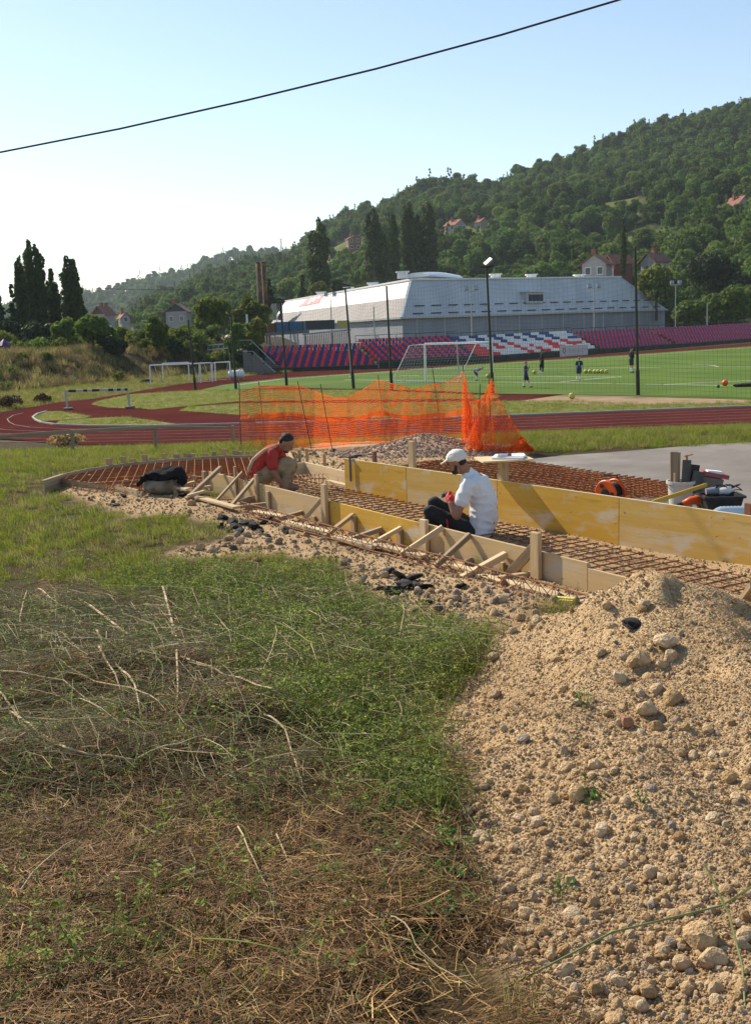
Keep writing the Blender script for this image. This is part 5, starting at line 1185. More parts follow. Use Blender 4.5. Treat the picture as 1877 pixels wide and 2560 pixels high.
mb = MB(); mb.tube([gc-Vector((0,0,.04)), gc+Vector((0,0,.035))], .014, 8); mb.build('stem', M_cop, gcl); mb = MB(); mb.bar(gc+Vector((-.03,0,.02)), gc+Vector((.07,0,.04)), .014, .014); mb.build('lever', M_cop, gcl)
offcut('green plastic piece lying on top inside the white bucket', .03,-.1,.14,.02,.03,mat('green_plastic', (.02,.10,.03), rough=.5),(0,0),.30,'green_plastic_piece')
tu_b = at(1800,1268,12.3); tu_b.z = AZ
tub = thing('black_tub', tuple(tu_b), 'black plastic mortar tub filled with tools and cables', 'tub')
mb = MB(); A_ = [(-.16,-.12),(.16,-.12),(.16,.12),(-.16,.12)]; B_ = [(-.21,-.16),(.21,-.16),(.21,.16),(-.21,.16)]; zc = .24
mb.add([tu_b+Vector((x,y,0)) for x,y in A_]+[tu_b+Vector((x,y,zc)) for x,y in B_]+[tu_b+Vector((x*.93,y*.93,zc)) for x,y in B_]+[tu_b+Vector((x*.93,y*.93,.02)) for x,y in A_], [(3,2,1,0),(0,1,5,4),(1,2,6,5),(2,3,7,6),(3,0,4,7),(4,5,9,8),(5,6,10,9),(6,7,11,10),(7,4,8,11),(8,9,13,12),(9,10,14,13),(10,11,15,14),(11,8,12,15),(12,13,14,15)]); mb.build('shell', M_blkp, tub)
mb = MB()
for i in range(4):
    p, q = B_[i], B_[(i+1) % 4]; mb.bar(tu_b+Vector((p[0]*1.05,p[1]*1.05,zc)), tu_b+Vector((q[0]*1.05,q[1]*1.05,zc)), .03, .025)
mb.build('rim', M_blkp, tub)
def cable(label, c, rad, n, seed, r=.006, m=M_cab):
    rng = random.Random(seed); pts = []; 
    for i in range(n): a = i*.7; rr = rad*(.55+.45*math.sin(i*1.3+seed)); pts.append(c+Vector((rr*math.cos(a)+rng.uniform(-.02,.02), rr*.7*math.sin(a), .03*math.sin(i*.9)+rng.uniform(0,.04))))
    P = []
    for i in range(len(pts)-1):
        for t in (0,.33,.66): P.append(lerp(pts[i], pts[i+1], t)+Vector((0,0,.01*math.sin(t*3.14))))
    mb = MB(); mb.tube(P, r, 6); o = mb.build('power_cable', m, None, loc=c); return D(o, label, 'cable')
cable('tangled black cable spilling over the black tub', tu_b+Vector((.06,0,.30)), .17, 26, 3); cable('black cable bunched on the orange drill by the wall', at(1716,1262,12.45), .08, 16, 8)
for dx, dy, s, m, lab, nm in ((-.06,.0,.11,M_hallw,'grey power tool lying on top of the black tub','power_tool'),(.05,-.03,.08,M_wht,'small white battery on top of the black tub','battery')):
    c = tu_b+Vector((dx,dy,zc+.05)); t_ = thing(nm, tuple(c), lab, 'tool'); mb = MB(); mb.tube([c+Vector((-s,0,0)), c+Vector((s*.2,0,.01)), c+Vector((s,0,.02))], [.035,.045,.02], 10); mb.build('body', m, t_); mb = MB(); mb.bar(c+Vector((-s*.4,0,0)), c+Vector((-s*.7,-.04,-.09)), .04, .035); mb.build('grip', M_blkp, t_)
dr = at(1738,1258,12.4); dth = thing('orange_drill', tuple(dr), 'orange and black power drill lying below the white bucket', 'drill')
mb = MB(); mb.tube([dr+Vector((-.15,0,.0)), dr+Vector((-.06,0,.03)), dr+Vector((.06,0,.045)), dr+Vector((.13,0,.04))], [.03,.05,.055,.04], 12); mb.build('body', M_orp, dth, smooth=True)
mb = MB(); mb.tube([dr+Vector((.08,0,.02)), dr+Vector((.16,-.03,-.08))], [.03,.026], 8); mb.build('grip', M_blkp, dth); mb = MB(); mb.tube([dr+Vector((-.15,0,0)), dr+Vector((-.22,0,-.01))], [.025,.012], 10); mb.build('chuck', M_blkp, dth)
tb0 = at(1772,1228,12.9); tb0.z = AZ; tbx = thing('open_tool_case', tuple(tb0), 'dull brown and red tool case standing between bucket and tub', 'tool case')
mb = MB(); mb.box(tb0+Vector((0,.03,.18)), (.24,.16,.36), Matrix.Rotation(R(12), 3, 'Y')); mb.build('case', mat('dusty_brown_case', (.16,.13,.11), (.22,.17,.13), scale=8, rough=.8), tbx); mb = MB(); mb.box(tb0+Vector((.07,.05,.385)), (.30,.20,.05), Matrix.Rotation(R(12), 3, 'Y')); mb.build('lid', mat('dusty_red_lid', (.33,.06,.06), (.4,.12,.11), scale=8, rough=.6), tbx); mb = MB(); mb.box(tb0+Vector((.05,0,.425)), (.17,.10,.03), Matrix.Rotation(R(8), 3, 'Y')); mb.build('box_on_lid', M_paper, tbx)
lv0 = at(1630,1256,11.6); lv1 = at(1765,1212,12.6); D(plank('yellow_level', lv0, lv1, .022, .045, mat('yellow_level_paint', (.62,.38,.03), (.55,.33,.03), scale=6, rough=.4)), 'yellow spirit level leaning from the wall top to the tool case', 'level')
bo = at(1775,1281,11.2); M_pet = mat('clear_blue_plastic', (.55,.66,.74), rough=.15, spec=.5, trans=.5)
bot = thing('water_bottle', tuple(bo), 'large clear plastic water bottle lying behind the yellow wall', 'bottle'); MXb = Matrix.Rotation(R(-5), 3, 'Z') @ Matrix.Rotation(R(90), 3, 'Y')
prof = [(0,-.01),(.018,-.01),(.02,.02),(.045,.06),(.062,.1)]+[(.064 if i % 2 else .058, .12+i*.018) for i in range(13)]+[(.06,.37),(.04,.38),(0,.375)]
mb = MB(); mb.lathe(prof, bo, 18, M=MXb); mb.build('shell', M_pet, bot, smooth=True); mb = MB(); mb.lathe([(.0,-.03),(.021,-.03),(.021,.0),(0,0)], bo, 12, M=MXb); mb.build('cap', mat('blue_cap', (.03,.1,.4), rough=.4), bot)
sm = at(1598,1250,12.5); sm.z = AZ+.0; D(MB().add([(sm.x-.10,sm.y,sm.z),(sm.x+.12,sm.y,sm.z),(sm.x+.12,sm.y+.1,sm.z),(sm.x-.10,sm.y+.1,sm.z),(sm.x-.10,sm.y,sm.z+.13),(sm.x+.03,sm.y,sm.z+.16),(sm.x+.03,sm.y+.1,sm.z+.16),(sm.x-.10,sm.y+.1,sm.z+.13),(sm.x+.12,sm.y,sm.z+.09),(sm.x+.12,sm.y+.1,sm.z+.09)], [(0,1,8,5,4),(3,7,6,9,2),(4,5,6,7),(5,8,9,6),(1,2,9,8),(0,4,7,3)]).build('battery_charger', M_blkp, None, loc=sm), 'black charger lying right of the orange cable reel', 'charger')
pf = along(FW0, fd, 8.2, 1.73)
yb = onz(1412,1514,1.75); ybk = thing('yellow_box', tuple(yb), 'small yellow box lying under the end of the lattice girder', 'box'); mb = MB(); mb.box(yb+Vector((0,.05,0)), (.16,.10,.09), Matrix.Rotation(R(-25), 3, 'Z')); mb.build('body', mat('yellow_card', (.62,.52,.10), (.7,.6,.2), scale=10, rough=.7), ybk); mb = MB(); mb.box(yb+Vector((0,.05,.05)), (.17,.05,.012), Matrix.Rotation(R(-25), 3, 'Z')); mb.build('label_strip', MATS['yellow_card'], ybk)
# overhead cables
def overhead(label, p, q, r, sag, n=30):
    mb = MB(); pts = []
    for i in range(n+1): t = i/n; w = lerp(p, q, t); pts.append(w-Vector((0,0,sag*4*t*(1-t))))
    mb.tube(pts, r, 6); return D(mb.build('overhead_cable', M_cab), label, 'cable')
a_ = at(0,381,16.0); b_ = at(1545,0,13.5); dv = b_-a_
P0_ = a_-dv*.9; P1_ = b_+dv*.6
mb = MB(); mb.tube([at(x, y, Yy) for x, y, Yy in ((-900,520,17.5),(-400,455,16.7),(0,381,16.0),(300,322,15.5),(620,250,15.0),(940,172,14.5),(1250,88,14.0),(1545,0,13.5),(1900,-120,12.9),(2300,-270,12.2))], .0125, 6); D(mb.build('overhead_cable', M_cab), 'thick black overhead cable crossing the sky', 'cable')
overhead('thin far overhead wire at the left above the houses', at(-300,680,170), at(560,722,210), .03, 1.0)
# boulder with jacket
M_rock = mat('pale_limestone', (.40,.31,.21), (.52,.43,.31), scale=5, rough=.9, bump=.6, bscale=14, c3=(.30,.26,.21), s3=3, rnd=.16); M_cchunk = mat('dirty_concrete_chunk', (.20,.165,.12), (.32,.27,.20), scale=4, rough=.95, bump=.7, bscale=12, c3=(.11,.075,.045), s3=2.5)
def rock_mesh(name, seed, m, sub=3, sc=(1,1,1), cuts=7, rough=.08):
    rng = random.Random(seed); bm = bmesh.new(); bmesh.ops.create_icosphere(bm, subdivisions=sub, radius=1)
    pl = []
    for i in range(cuts):
        n = Vector((rng.gauss(0,1), rng.gauss(0,1), rng.gauss(0,1))).normalized(); pl.append((n, rng.uniform(.62,.9)))
    for v in bm.verts:
        for n, d in pl:
            k = v.co.dot(n)
            if k > d: v.co -= n*(k-d)*.95
        v.co *= 1+rough*noise.noise(v.co*2.3+Vector((seed, 0, 0)))
        v.co = Vector((v.co.x*sc[0], v.co.y*sc[1], v.co.z*sc[2]))
    me = bpy.data.meshes.new(name); bm.to_mesh(me); bm.free(); me.materials.append(m); return me
bo0 = onz(402,1236,1.70); chunk = place('concrete_chunk', rock_mesh('concrete_chunk', 5, M_cchunk, 3, (.34,.24,.15), 9, .05), None, bo0+Vector((0,.22,.10)), (0,.08,.1)); D(chunk, 'large dirty concrete chunk under the black jacket by the basin', 'concrete chunk')
# ================================================================== FOREGROUND: GRAVEL, STONES, GRASS, HAY
def npoly(x, y, poly):
    c = np.zeros(len(x), bool); j = len(poly)-1
    for i in range(len(poly)):
        xi, yi = poly[i]; xj, yj = poly[j]
        c ^= ((yi > y) != (yj > y)) & (x < (xj-xi)*(y-yi)/(yj-yi+1e-12)+xi); j = i
    return c
def pxs_of(x, y, z):
    qx, qy, qz = x-EYE.x, y-EYE.y, z-EYE.z; zz = qy*CP-qz*SP; v2 = (qy*SP+qz*CP)/zz*FPX; u2 = qx/zz*FPX
    return PW/2+u2*CR-v2*SR, PH/2-(u2*SR+v2*CR)
def sample(n, xr, yr, rng, power=1.6):
    """points denser near the viewer (density ~ y^-power)"""
    u = rng.random(n); a = 1-power
    y = (yr[0]**a+(yr[1]**a-yr[0]**a)*u)**(1/a) if abs(a) > 1e-6 else yr[0]*(yr[1]/yr[0])**u
    x = rng.uniform(xr[0], xr[1], n); return x, y
def stonemat(name, cs, bump=.5):
    m = bpy.data.materials.new(name); m.use_nodes = True; nt = m.node_tree; N = nt.nodes; L = nt.links; b = N['Principled BSDF']; b.inputs['Roughness'].default_value = .9; b.inputs['Specular IOR Level'].default_value = .15
    oi = N.new('ShaderNodeObjectInfo'); rp = N.new('ShaderNodeValToRGB'); e = rp.color_ramp.elements
    while len(e) < len(cs): e.new(.5)
    for k, (p, c) in enumerate(cs): e[k].position = p; e[k].color = (*c, 1)
    rp.color_ramp.interpolation = 'LINEAR'; L.new(oi.outputs['Random'], rp.inputs[0])
    tc = N.new('ShaderNodeTexCoord'); nz = N.new('ShaderNodeTexNoise'); nz.inputs['Scale'].default_value = 2.2; nz.inputs['Detail'].default_value = 7; L.new(tc.outputs['Object'], nz.inputs['Vector'])
    r2 = N.new('ShaderNodeValToRGB'); r2.color_ramp.elements[0].position = .3; r2.color_ramp.elements[0].color = (.72,.68,.62,1); r2.color_ramp.elements[1].position = .7; r2.color_ramp.elements[1].color = (1.15,1.12,1.08,1); L.new(nz.outputs[0], r2.inputs[0])
    mx = N.new('ShaderNodeMix'); mx.data_type = 'RGBA'; mx.blend_type = 'MULTIPLY'; mx.inputs[0].default_value = 1; L.new(rp.outputs[0], mx.inputs[6]); L.new(r2.outputs[0], mx.inputs[7]); L.new(mx.outputs[2], b.inputs['Base Color'])
    bp = N.new('ShaderNodeBump'); bp.inputs['Strength'].default_value = bump; bp.inputs['Distance'].default_value = .25; n2 = N.new('ShaderNodeTexNoise'); n2.inputs['Scale'].default_value = 5; n2.inputs['Detail'].default_value = 6; L.new(tc.outputs['Object'], n2.inputs['Vector']); L.new(n2.outputs[0], bp.inputs['Height']); L.new(bp.outputs[0], b.inputs['Normal'])
    return m
CS = [(0,(.40,.26,.13)),(.3,(.53,.38,.215)),(.6,(.61,.455,.28)),(.84,(.67,.535,.365)),(.93,(.50,.39,.28)),(.98,(.36,.31,.26)),(1,(.46,.24,.14))]
M_stone = stonemat('crushed_limestone', CS)
M_stoneg = stonemat('mixed_rubble', [(0,(.30,.22,.14)),(.4,(.44,.34,.23)),(.7,(.36,.30,.24)),(.85,(.22,.20,.19)),(1,(.10,.09,.085))])
peb = [bpy.data.objects.new('pebble', rock_mesh('pebble', 200+k, M_stone, 1 if k < 4 else 2, ((1,.8,.65),(1,.9,.8),(1,.7,.55),(.9,.8,.9),(1,.75,.6),(1,.85,.7),(1,.65,.7),(.95,.9,.75))[k], 6, .12)) for k in range(8)]
rub = [bpy.data.objects.new('rubble_stone', rock_mesh('rubble_stone', 220+k, M_stoneg, 2, ((1,.8,.65),(1,.9,.8),(1,.7,.55),(.9,.8,.9))[k], 7, .12)) for k in range(4)]
def lay(name, x, y, rad, protos, label, cat, rng, sink=.35, lift=None, parent=None):
    z = gsample(x, y)+rad*(1-sink)*.5
    if lift is not None: z = z+lift
    n = len(x); rot = rng.uniform(0, 6.28, (n, 3)); rot[:, :2] *= .25
    return scatter(name, np.stack([x, y, z], 1), rot, rad, rng.integers(0, len(protos), n), protos, label, cat, parent)
heap = thing('gravel_heap', (PILE_C[0], PILE_C[1], float(gsample([PILE_C[0]], [PILE_C[1]])[0])-.3), 'big heap of pale crushed stone filling the right foreground', 'gravel heap')
rng = np.random.default_rng(51)
x, y = sample(280000, (-.4, 4.3), (2.0, 7.9), rng, 1.5); g = gsample(x, y, 3); clump = np.array([.5+.5*fbm(a, b, 2.3, 7) for a, b in zip(x[:1], y[:1])])
fr = x/y*FPX+938; k = (rng.random(len(x)) < np.clip((g-.25)*1.6, 0, 1)) & (fr < 2050); x, y = x[k], y[k]
vals = rng.random(len(x)); rad = .0024+.0042*vals**2.4; rad[rng.random(len(x)) < .05] *= 2.2
fine = lay('gravel', x, y, rad, peb, None, None, rng, .3, None, heap)
foot = lambda a, b: np.clip(((a-PILE_C[0])/1.6)**2+((b-PILE_C[1])/2.4)**2, 0, 1.6)
x, y = sample(9000, (-.3, 4.2), (2.0, 7.8), rng, 1.3); g = gsample(x, y, 3); fr = x/y*FPX+938
k = (rng.random(len(x)) < np.clip((g-.3)*1.5, 0, 1)*(.07+.34*foot(x, y))) & (fr < 2000); x, y = x[k], y[k]
lay('coarse_gravel', x, y, .010+.014*rng.random(len(x))**1.8, peb, None, None, rng, .35, None, heap)
# the 300 stones that show largest: parts of the heap
big_me = [rock_mesh('stone', 300+k, M_stone, 2, ((1,.8,.7),(1,.9,.8),(1,.7,.6),(.9,.85,.9),(1,.75,.65),(1,.9,.6),(1,.65,.75),(.85,.95,.8),(1,.8,.5),(1,.9,.9))[k], 8, .10) for k in range(10)]
SPEC = [(1680,1743,30),(1618,1769,32),(1665,1601,34),(1597,1645,30),(1674,1639,24),(1550,1692,27),(1639,1813,22),(1447,1979,33),(1414,1923,28),(1308,1846,20),(1411,1720,14),(1163,2026,24),(1192,2017,18),(1609,1509,18),(1275,2261,23),(1314,2281,24),(1430,2286,28),(1413,2374,26),(1411,2422,32),(1269,2425,25),(1626,2176,24),(1620,2473,32),(1711,2278,27),(1751,2340,54),(1779,2391,42),(1654,2374,22),(1703,2405,25),(1206,2091,28),(1388,2465,20),(1590,2505,22),(1232,2326,23),(1218,2354,20),(1870,2108,20),(1858,2335,28),(1847,2454,32),(1530,2547,36),(1480,2540,30),(1560,1640,18),(1620,1690,18),(1655,1660,20),(1640,1720,18),(1600,1730,16),(1390,1650,16),(1450,1630,14),(1232,1640,14),(1500,1630,18),(1700,1880,16),(1540,2250,18),(1560,2320,18),(1760,2140,16),(1690,2150,20),(1840,1990,20),(1870,1960,18)]
rnd_ = random.Random(9); nst_ = 0
for px, py, r in SPEC:
    p = hit(px, py+r*.5); rr = r*p.y/FPX; me = big_me[rnd_.randrange(10)]; place('stone', me, heap, p+Vector((0,0,rr*.45)), (rnd_.uniform(-.5,.5), rnd_.uniform(-.5,.5), rnd_.uniform(0,6.28)), (rr*1.1,)*3); nst_ += 1
while nst_ < 292:
    px = rnd_.uniform(1020,1877); py = 1480+1080*rnd_.random()**.75; p = hit(px, py)
    if gsample([p.x], [p.y], 3)[0] < .6: continue
    if rnd_.random() > (.25+.75*min(1, (py-1450)/900)) : continue
    rr = (10+16*rnd_.random()**2.2)*p.y/FPX; place('stone', big_me[rnd_.randrange(10)], heap, p+Vector((0,0,rr*.4)), (rnd_.uniform(-.6,.6), rnd_.uniform(-.6,.6), rnd_.uniform(0,6.28)), (rr,)*3); nst_ += 1
# rubble along the strip, basin and behind
x, y = sample(60000, (-7, 4), (6.4, 21), rng, 1.4); g = gsample(x, y, 3)
far_side = npoly(x, y, STRIP)
k = (rng.random(len(x)) < np.clip((g-.3)*1.4, 0, 1)) & ~((x > .2) & (y < 8)); x, y = x[k], y[k]
rad = .006+.014*rng.random(len(x))**2.2; rad[npoly(x, y, STRIP)] *= .75; o = lay('loose_rubble', x, y, rad, peb+rub, 'crushed stone and rubble spread round the shuttering', 'rubble', rng, .3)
x, y = sample(5200, (-6.5, 3), (6.6, 21), rng, 1.2); g = gsample(x, y, 3); strip_in = npoly(x, y, STRIP) | npoly(x, y, RP)
k = (g > .45) & ~strip_in & ~((x > .3) & (y < 7.6)) & (rng.random(len(x)) < .55); x, y = x[k], y[k]
lay('coarse_rubble', x, y, .02+.04*rng.random(len(x))**2.5, peb[4:]+rub, 'scattered fist-sized stones beside the shuttering', 'rubble', rng, .35)
edge_st = [(1251,1499,18),(1190,1515,17),(1230,1530,20),(1120,1500,14),(1150,1545,18),(1060,1515,14),(1215,1560,15),(1100,1480,13),(1010,1505,14),(960,1520,12),(935,1440,12),(905,1415,10),(530,1375,14),(500,1368,16),(455,1375,10),(600,1352,14),(575,1345,12),(560,1362,12),(480,1260,12),(640,1400,9),(720,1405,9),(1300,1545,16),(1330,1570,14),(1280,1575,13),(1175,1480,11)]
edge_st.sort()
for k, (px, py, r) in enumerate(edge_st):
    p = hit(px, py+r*.4); rr = r*p.y/FPX; D(place('edge_stone', big_me[k % 10], None, p+Vector((0,0,rr*.4)), (rnd_.uniform(-.5,.5), rnd_.uniform(-.5,.5), rnd_.uniform(0,6.28)), (rr*1.1,)*3), ORD[k]+' pale limestone lump from the left along the rubble edge', 'stone', 'limestone lumps along the rubble edge')
# broken asphalt
M_asc = mat('broken_black_asphalt', (.009,.009,.010), (.028,.027,.026), scale=9, rough=.75, spec=.4, bump=.9, bscale=18, rnd=.3)
asc = [rock_mesh('asphalt_chunk', 400+k, M_asc, 2, ((1.2,.8,.35),(1.1,.9,.45),(1.2,.7,.3),(1.2,.5,.6))[k], 11, .45) for k in range(4)]
def chunks(lst, label, grp):
    for k, (px, py, r) in enumerate(sorted(lst)):
        p = hit(px, py+r*.4); rr = 1.25*r*p.y/FPX; D(place('asphalt_chunk', asc[k % 4], None, p+Vector((0,0,rr*.4)), (rnd_.uniform(-.6,.6), rnd_.uniform(-.7,.7), rnd_.uniform(0,6.28)), (rr,)*3), ORD[k]+' '+label, 'asphalt chunk', grp)
chunks([(965,1432,20),(1000,1440,22),(1030,1445,22),(905,1455,16),(1015,1462,24),(1040,1468,18),(985,1480,22),(1065,1465,14),(1072,1505,10),(950,1470,10),(1150,1465,13)], 'jagged black asphalt chunk from the left in the heap below the girder middle', 'asphalt chunks in the middle heap')
chunks([(560,1295,14),(585,1305,17),(615,1308,16),(635,1312,13),(668,1302,18),(640,1318,16),(570,1325,14),(600,1330,12),(650,1330,10),(672,1342,9),(720,1330,12),(735,1355,7),(590,1318,12),(550,1315,12)], 'black asphalt chunk from the left in the heap beside the girder start', 'asphalt chunks in the left heap')
chunks([(455,1238,12),(310,1240,8),(290,1262,9),(360,1232,7),(430,1245,7)], 'small dark lump from the left in the dirt before the basin', 'dark lumps by the basin')
chunks([(1580,1560,22),(1548,1610,12),(1655,1800,14)], 'black burnt lump from the left stuck in the gravel heap', 'black lumps in the gravel heap')
# rubble heap by the orange fence
hp = onz(1050,1142,1.68); rh = thing('rubble_heap', tuple(hp), 'low reddish heap of broken stone in front of the orange fence', 'rubble heap')
nu, nv = 60, 30; vs = []; hw_, hd_ = 1.75, .95
def rh_z(u, v): 
    r = math.hypot(u*1.0, v); k = max(0, 1-r); return .27*k**.85*(1+.35*math.sin(u*3+.8))*(1-.25*u if u < 0 else 1-.55*u)
for j in range(nv+1):
    for i in range(nu+1): u = i/nu*2-1; v = j/nv*2-1; vs.append((hp.x+u*hw_+.08, hp.y+.75+v*hd_, 1.665+rh_z(u, v)+.015*noise.noise(Vector((u*9, v*9, 0)))))
mb = MB(); mb.add(vs, [(j*(nu+1)+i, j*(nu+1)+i+1, (j+1)*(nu+1)+i+1, (j+1)*(nu+1)+i) for j in range(nv) for i in range(nu)]); mb.build('mound', mat('reddish_rubble_dirt', (.34,.22,.15), (.44,.31,.22), scale=9, rough=.95, bump=.8, bscale=30), rh, smooth=True)
n = 2600; u = rng.uniform(-1, 1, n); v = rng.uniform(-1, .8, n); kk = (u**2+v**2) < .98; u, v = u[kk], v[kk]
P = np.array([(hp.x+a*hw_+.08, hp.y+.75+b*hd_, 1.675+rh_z(a, b)) for a, b in zip(u, v)]); rt = rng.uniform(0, 6.28, (len(u), 3))
M_pinkst = stonemat('pinkish_rubble', [(0,(.46,.31,.21)),(.5,(.57,.43,.32)),(.8,(.62,.51,.40)),(1,(.38,.30,.23))]); pk = [bpy.data.objects.new('pink_stone', rock_mesh('pink_stone', 240+k, M_pinkst, 1, (1,.8,.6), 6, .12)) for k in range(4)]
scatter('broken_stone', P, rt, .016+.028*rng.random(len(u))**1.8, rng.integers(0, 4, len(u)), pk, None, None, rh)
# ------------------------------------------------------------------ plants
M_gr = leafmat('fresh_grass', (.14,.185,.022), (.28,.31,.05), .5, .6, .25, .012); M_gy = leafmat('yellowing_grass', (.24,.22,.06), (.42,.36,.15), .45, .6, .25, .010)
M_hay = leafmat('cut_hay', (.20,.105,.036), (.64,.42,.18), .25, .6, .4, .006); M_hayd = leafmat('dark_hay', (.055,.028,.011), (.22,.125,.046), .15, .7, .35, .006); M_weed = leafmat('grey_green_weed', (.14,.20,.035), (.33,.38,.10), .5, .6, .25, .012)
M_herb = leafmat('broad_herb_leaf', (.05,.12,.015), (.10,.19,.03), .4, .5, .2)
def blades(n, h, spread, w, seed, m, lean=.5, lay_=False, mats=None):
    r = random.Random(seed); mb = MB()
    for i in range(n):
        a = r.uniform(0, 6.28); d = spread*math.sqrt(r.random()); b = Vector((math.cos(a)*d, math.sin(a)*d, 0)); hh = h*r.uniform(.45, 1.1)
        t = r.uniform(0, 6.28)
        if lay_:
            dr = Vector((math.cos(t), math.sin(t), r.uniform(-.05,.30))); z = r.uniform(.0, .05); bend = Vector((-dr.y, dr.x, r.uniform(-.3,.3)))*hh*r.uniform(-.25,.25)
            p0 = b+Vector((0,0,z))-dr*hh*.5; p2 = b+Vector((0,0,z))+dr*hh*.5; p1 = (p0+p2)/2+bend
        else:
            ln = r.uniform(.1, lean); dr = Vector((math.cos(t)*ln, math.sin(t)*ln, 1)); p0 = b; p1 = b+dr*hh*.55; p2 = p1+Vector((math.cos(t)*ln*1.6, math.sin(t)*ln*1.6, .7))*hh*.45
        s = Vector((math.sin(t+.8), -math.cos(t+.8), r.uniform(-.4,.4))).normalized()*w*r.uniform(.6,1.2)*.5; k = len(mb.v)
        tip = .25 if not lay_ else .8
        mb.add([p0-s, p0+s, p1+s*.85, p1-s*.85, p2+s*tip, p2-s*tip], [(0,1,2,3),(3,2,4,5)])
    return mb
def weed(seed, L=.5, nl=44, lw=.008):
    r = random.Random(seed); mb = MB(); pts = [Vector((L*(t-.5), .09*math.sin(t*3+seed)+.0, .015+.07*math.sin(math.pi*t))) for t in [i/9 for i in range(10)]]; mb.tube(pts, [.0022*(1.1-t/9*.9) for t in range(10)], 4, cap=False)
    for br in range(6):
        t = r.uniform(.15,.85); i = int(t*9); p = pts[i]; d = Vector((r.uniform(.2,1), r.uniform(-1,1), r.uniform(.1,.8))).normalized()*L*r.uniform(.15,.35); q = [p, p+d*.5+Vector((0,0,.015)), p+d]; mb.tube(q, [.0014,.001,.0005], 3, cap=False)
        for k in range(nl//6):
            c = lerp(p, p+d, r.uniform(.15,1))+Vector((r.uniform(-.01,.01),r.uniform(-.01,.01),r.uniform(-.005,.012))); u = Vector((r.gauss(0,1),r.gauss(0,1),r.gauss(0,.6))).normalized()*lw*r.uniform(.6,1.6); v = u.cross(Vector((r.gauss(0,1),r.gauss(0,1),r.gauss(0,1)))).normalized()*lw*.45; mb.quad(c-u, c-v, c+u, c+v)
    return mb
def herb(seed):
    r = random.Random(seed); mb = MB()
    for i in range(16):
        a = r.uniform(0,6.28); d = r.uniform(.01,.07); c = Vector((math.cos(a)*d, math.sin(a)*d, r.uniform(.02,.09))); u = Vector((math.cos(a), math.sin(a), r.uniform(-.5,.5)))*r.uniform(.012,.024); v = Vector((-math.sin(a), math.cos(a), r.uniform(-.3,.3)))*r.uniform(.006,.012); n_ = Vector((0,0,.004)); mb.add([c-u, c-v*.9+n_, c+u*.2-v+n_, c+u, c+u*.2+v+n_, c+v*.9+n_], [(0,1,2,3,4,5)]); mb.tube([Vector((0,0,0)), c], .0012, 3, cap=False)
    return mb
P_gr = [proto('grass_tuft', blades(34, .11, .075, .0042, 10+k, None, .6), M_gr) for k in range(4)]; P_gy = [proto('dry_tuft', blades(32, .10, .08, .0036, 30+k, None, .8), M_gy) for k in range(3)]
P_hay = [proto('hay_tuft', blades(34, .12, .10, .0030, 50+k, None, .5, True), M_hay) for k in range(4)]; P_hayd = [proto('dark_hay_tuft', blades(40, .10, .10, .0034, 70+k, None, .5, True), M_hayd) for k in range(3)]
P_wd = [proto('weed_spray', weed(90+k), M_weed) for k in range(5)]; P_hb = [proto('herb_plant', herb(110+k), M_herb) for k in range(3)]
Z_WEED = gpoly([(300,1440),(520,1440),(800,1455),(900,1500),(1100,1570),(1260,1590),(1200,1640),(1130,1740),(1080,1860),(1100,1960),(1090,2080),(960,2060),(840,1960),(740,1860),(620,1740),(480,1600)])
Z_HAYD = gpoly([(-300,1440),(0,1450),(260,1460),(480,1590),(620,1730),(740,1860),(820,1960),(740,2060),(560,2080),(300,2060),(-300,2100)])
Z_BARE = gpoly([(930,2330),(1120,2330),(1260,2420),(1330,2558),(1300,2700),(900,2700),(960,2480)])
def cover(x, y):
    """weights (green, yellow, hay, dark hay, weed, herb) of plan points"""
    g = gsample(x, y, 3); n1 = np.array([fbm(a, b, .8, 13) for a, b in zip(x, y)]); free = np.clip(1-g*2.2, 0, 1)
    wz = npoly(x+n1*.15, y+n1*.1, Z_WEED); hd = npoly(x+n1*.2, y-n1*.1, Z_HAYD); near_ = (y < 4.3+n1*.5) & ~wz & ~hd; bare = npoly(x, y, Z_BARE)
    return free, n1, wz, hd, near_, bare
def grow(name, n, xr, yr, rngseed, protos, prob, sc, label, cat, power=1.5, flat=False, lift=0.0):
    r = np.random.default_rng(rngseed); x, y = sample(n, xr, yr, r, power); px = 938+FPX*x/y; k = (px > -260) & (px < 2140); x, y = x[k], y[k]
    p = prob(x, y); k = r.random(len(x)) < p; x, y = x[k], y[k]; m = len(x); z = gsample(x, y)-.006
    if lift: z = z+lift*r.random(m)**1.5
    rot = np.zeros((m, 3)); rot[:, 2] = r.uniform(0, 6.28, m); rot[:, 0] = r.normal(0, .18 if not flat else .12, m); rot[:, 1] = r.normal(0, .18 if not flat else .12, m)
    s = sc(r, m, y); return scatter(name, np.stack([x, y, z], 1), rot, s, r.integers(0, len(protos), m), protos, label, cat)
def p_green(x, y):
    f, n1, wz, hd, ne, ba = cover(x, y); return f*np.where(wz, .42, np.where(hd, .04, np.where(ne, .03+.10*(n1 > .3), .62+.5*n1)))*np.where(ba, .02, 1)
def p_yel(x, y):
    f, n1, wz, hd, ne, ba = cover(x, y); return f*np.where(wz, .12, np.where(hd, .05, np.where(ne, .08, .42-.5*n1)))*np.where(ba, .02, 1)
def p_hay(x, y):
    f, n1, wz, hd, ne, ba = cover(x, y); return f*np.where(wz, .05, np.where(hd, .5, np.where(ne, .8+.4*n1, .12-.15*n1)))*np.where(ba, .05, 1)
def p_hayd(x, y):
    f, n1, wz, hd, ne, ba = cover(x, y); return f*np.where(wz, .10, np.where(hd, .95, np.where(ne, .9-.2*n1, .03)))*np.where(ba, .03, 1)
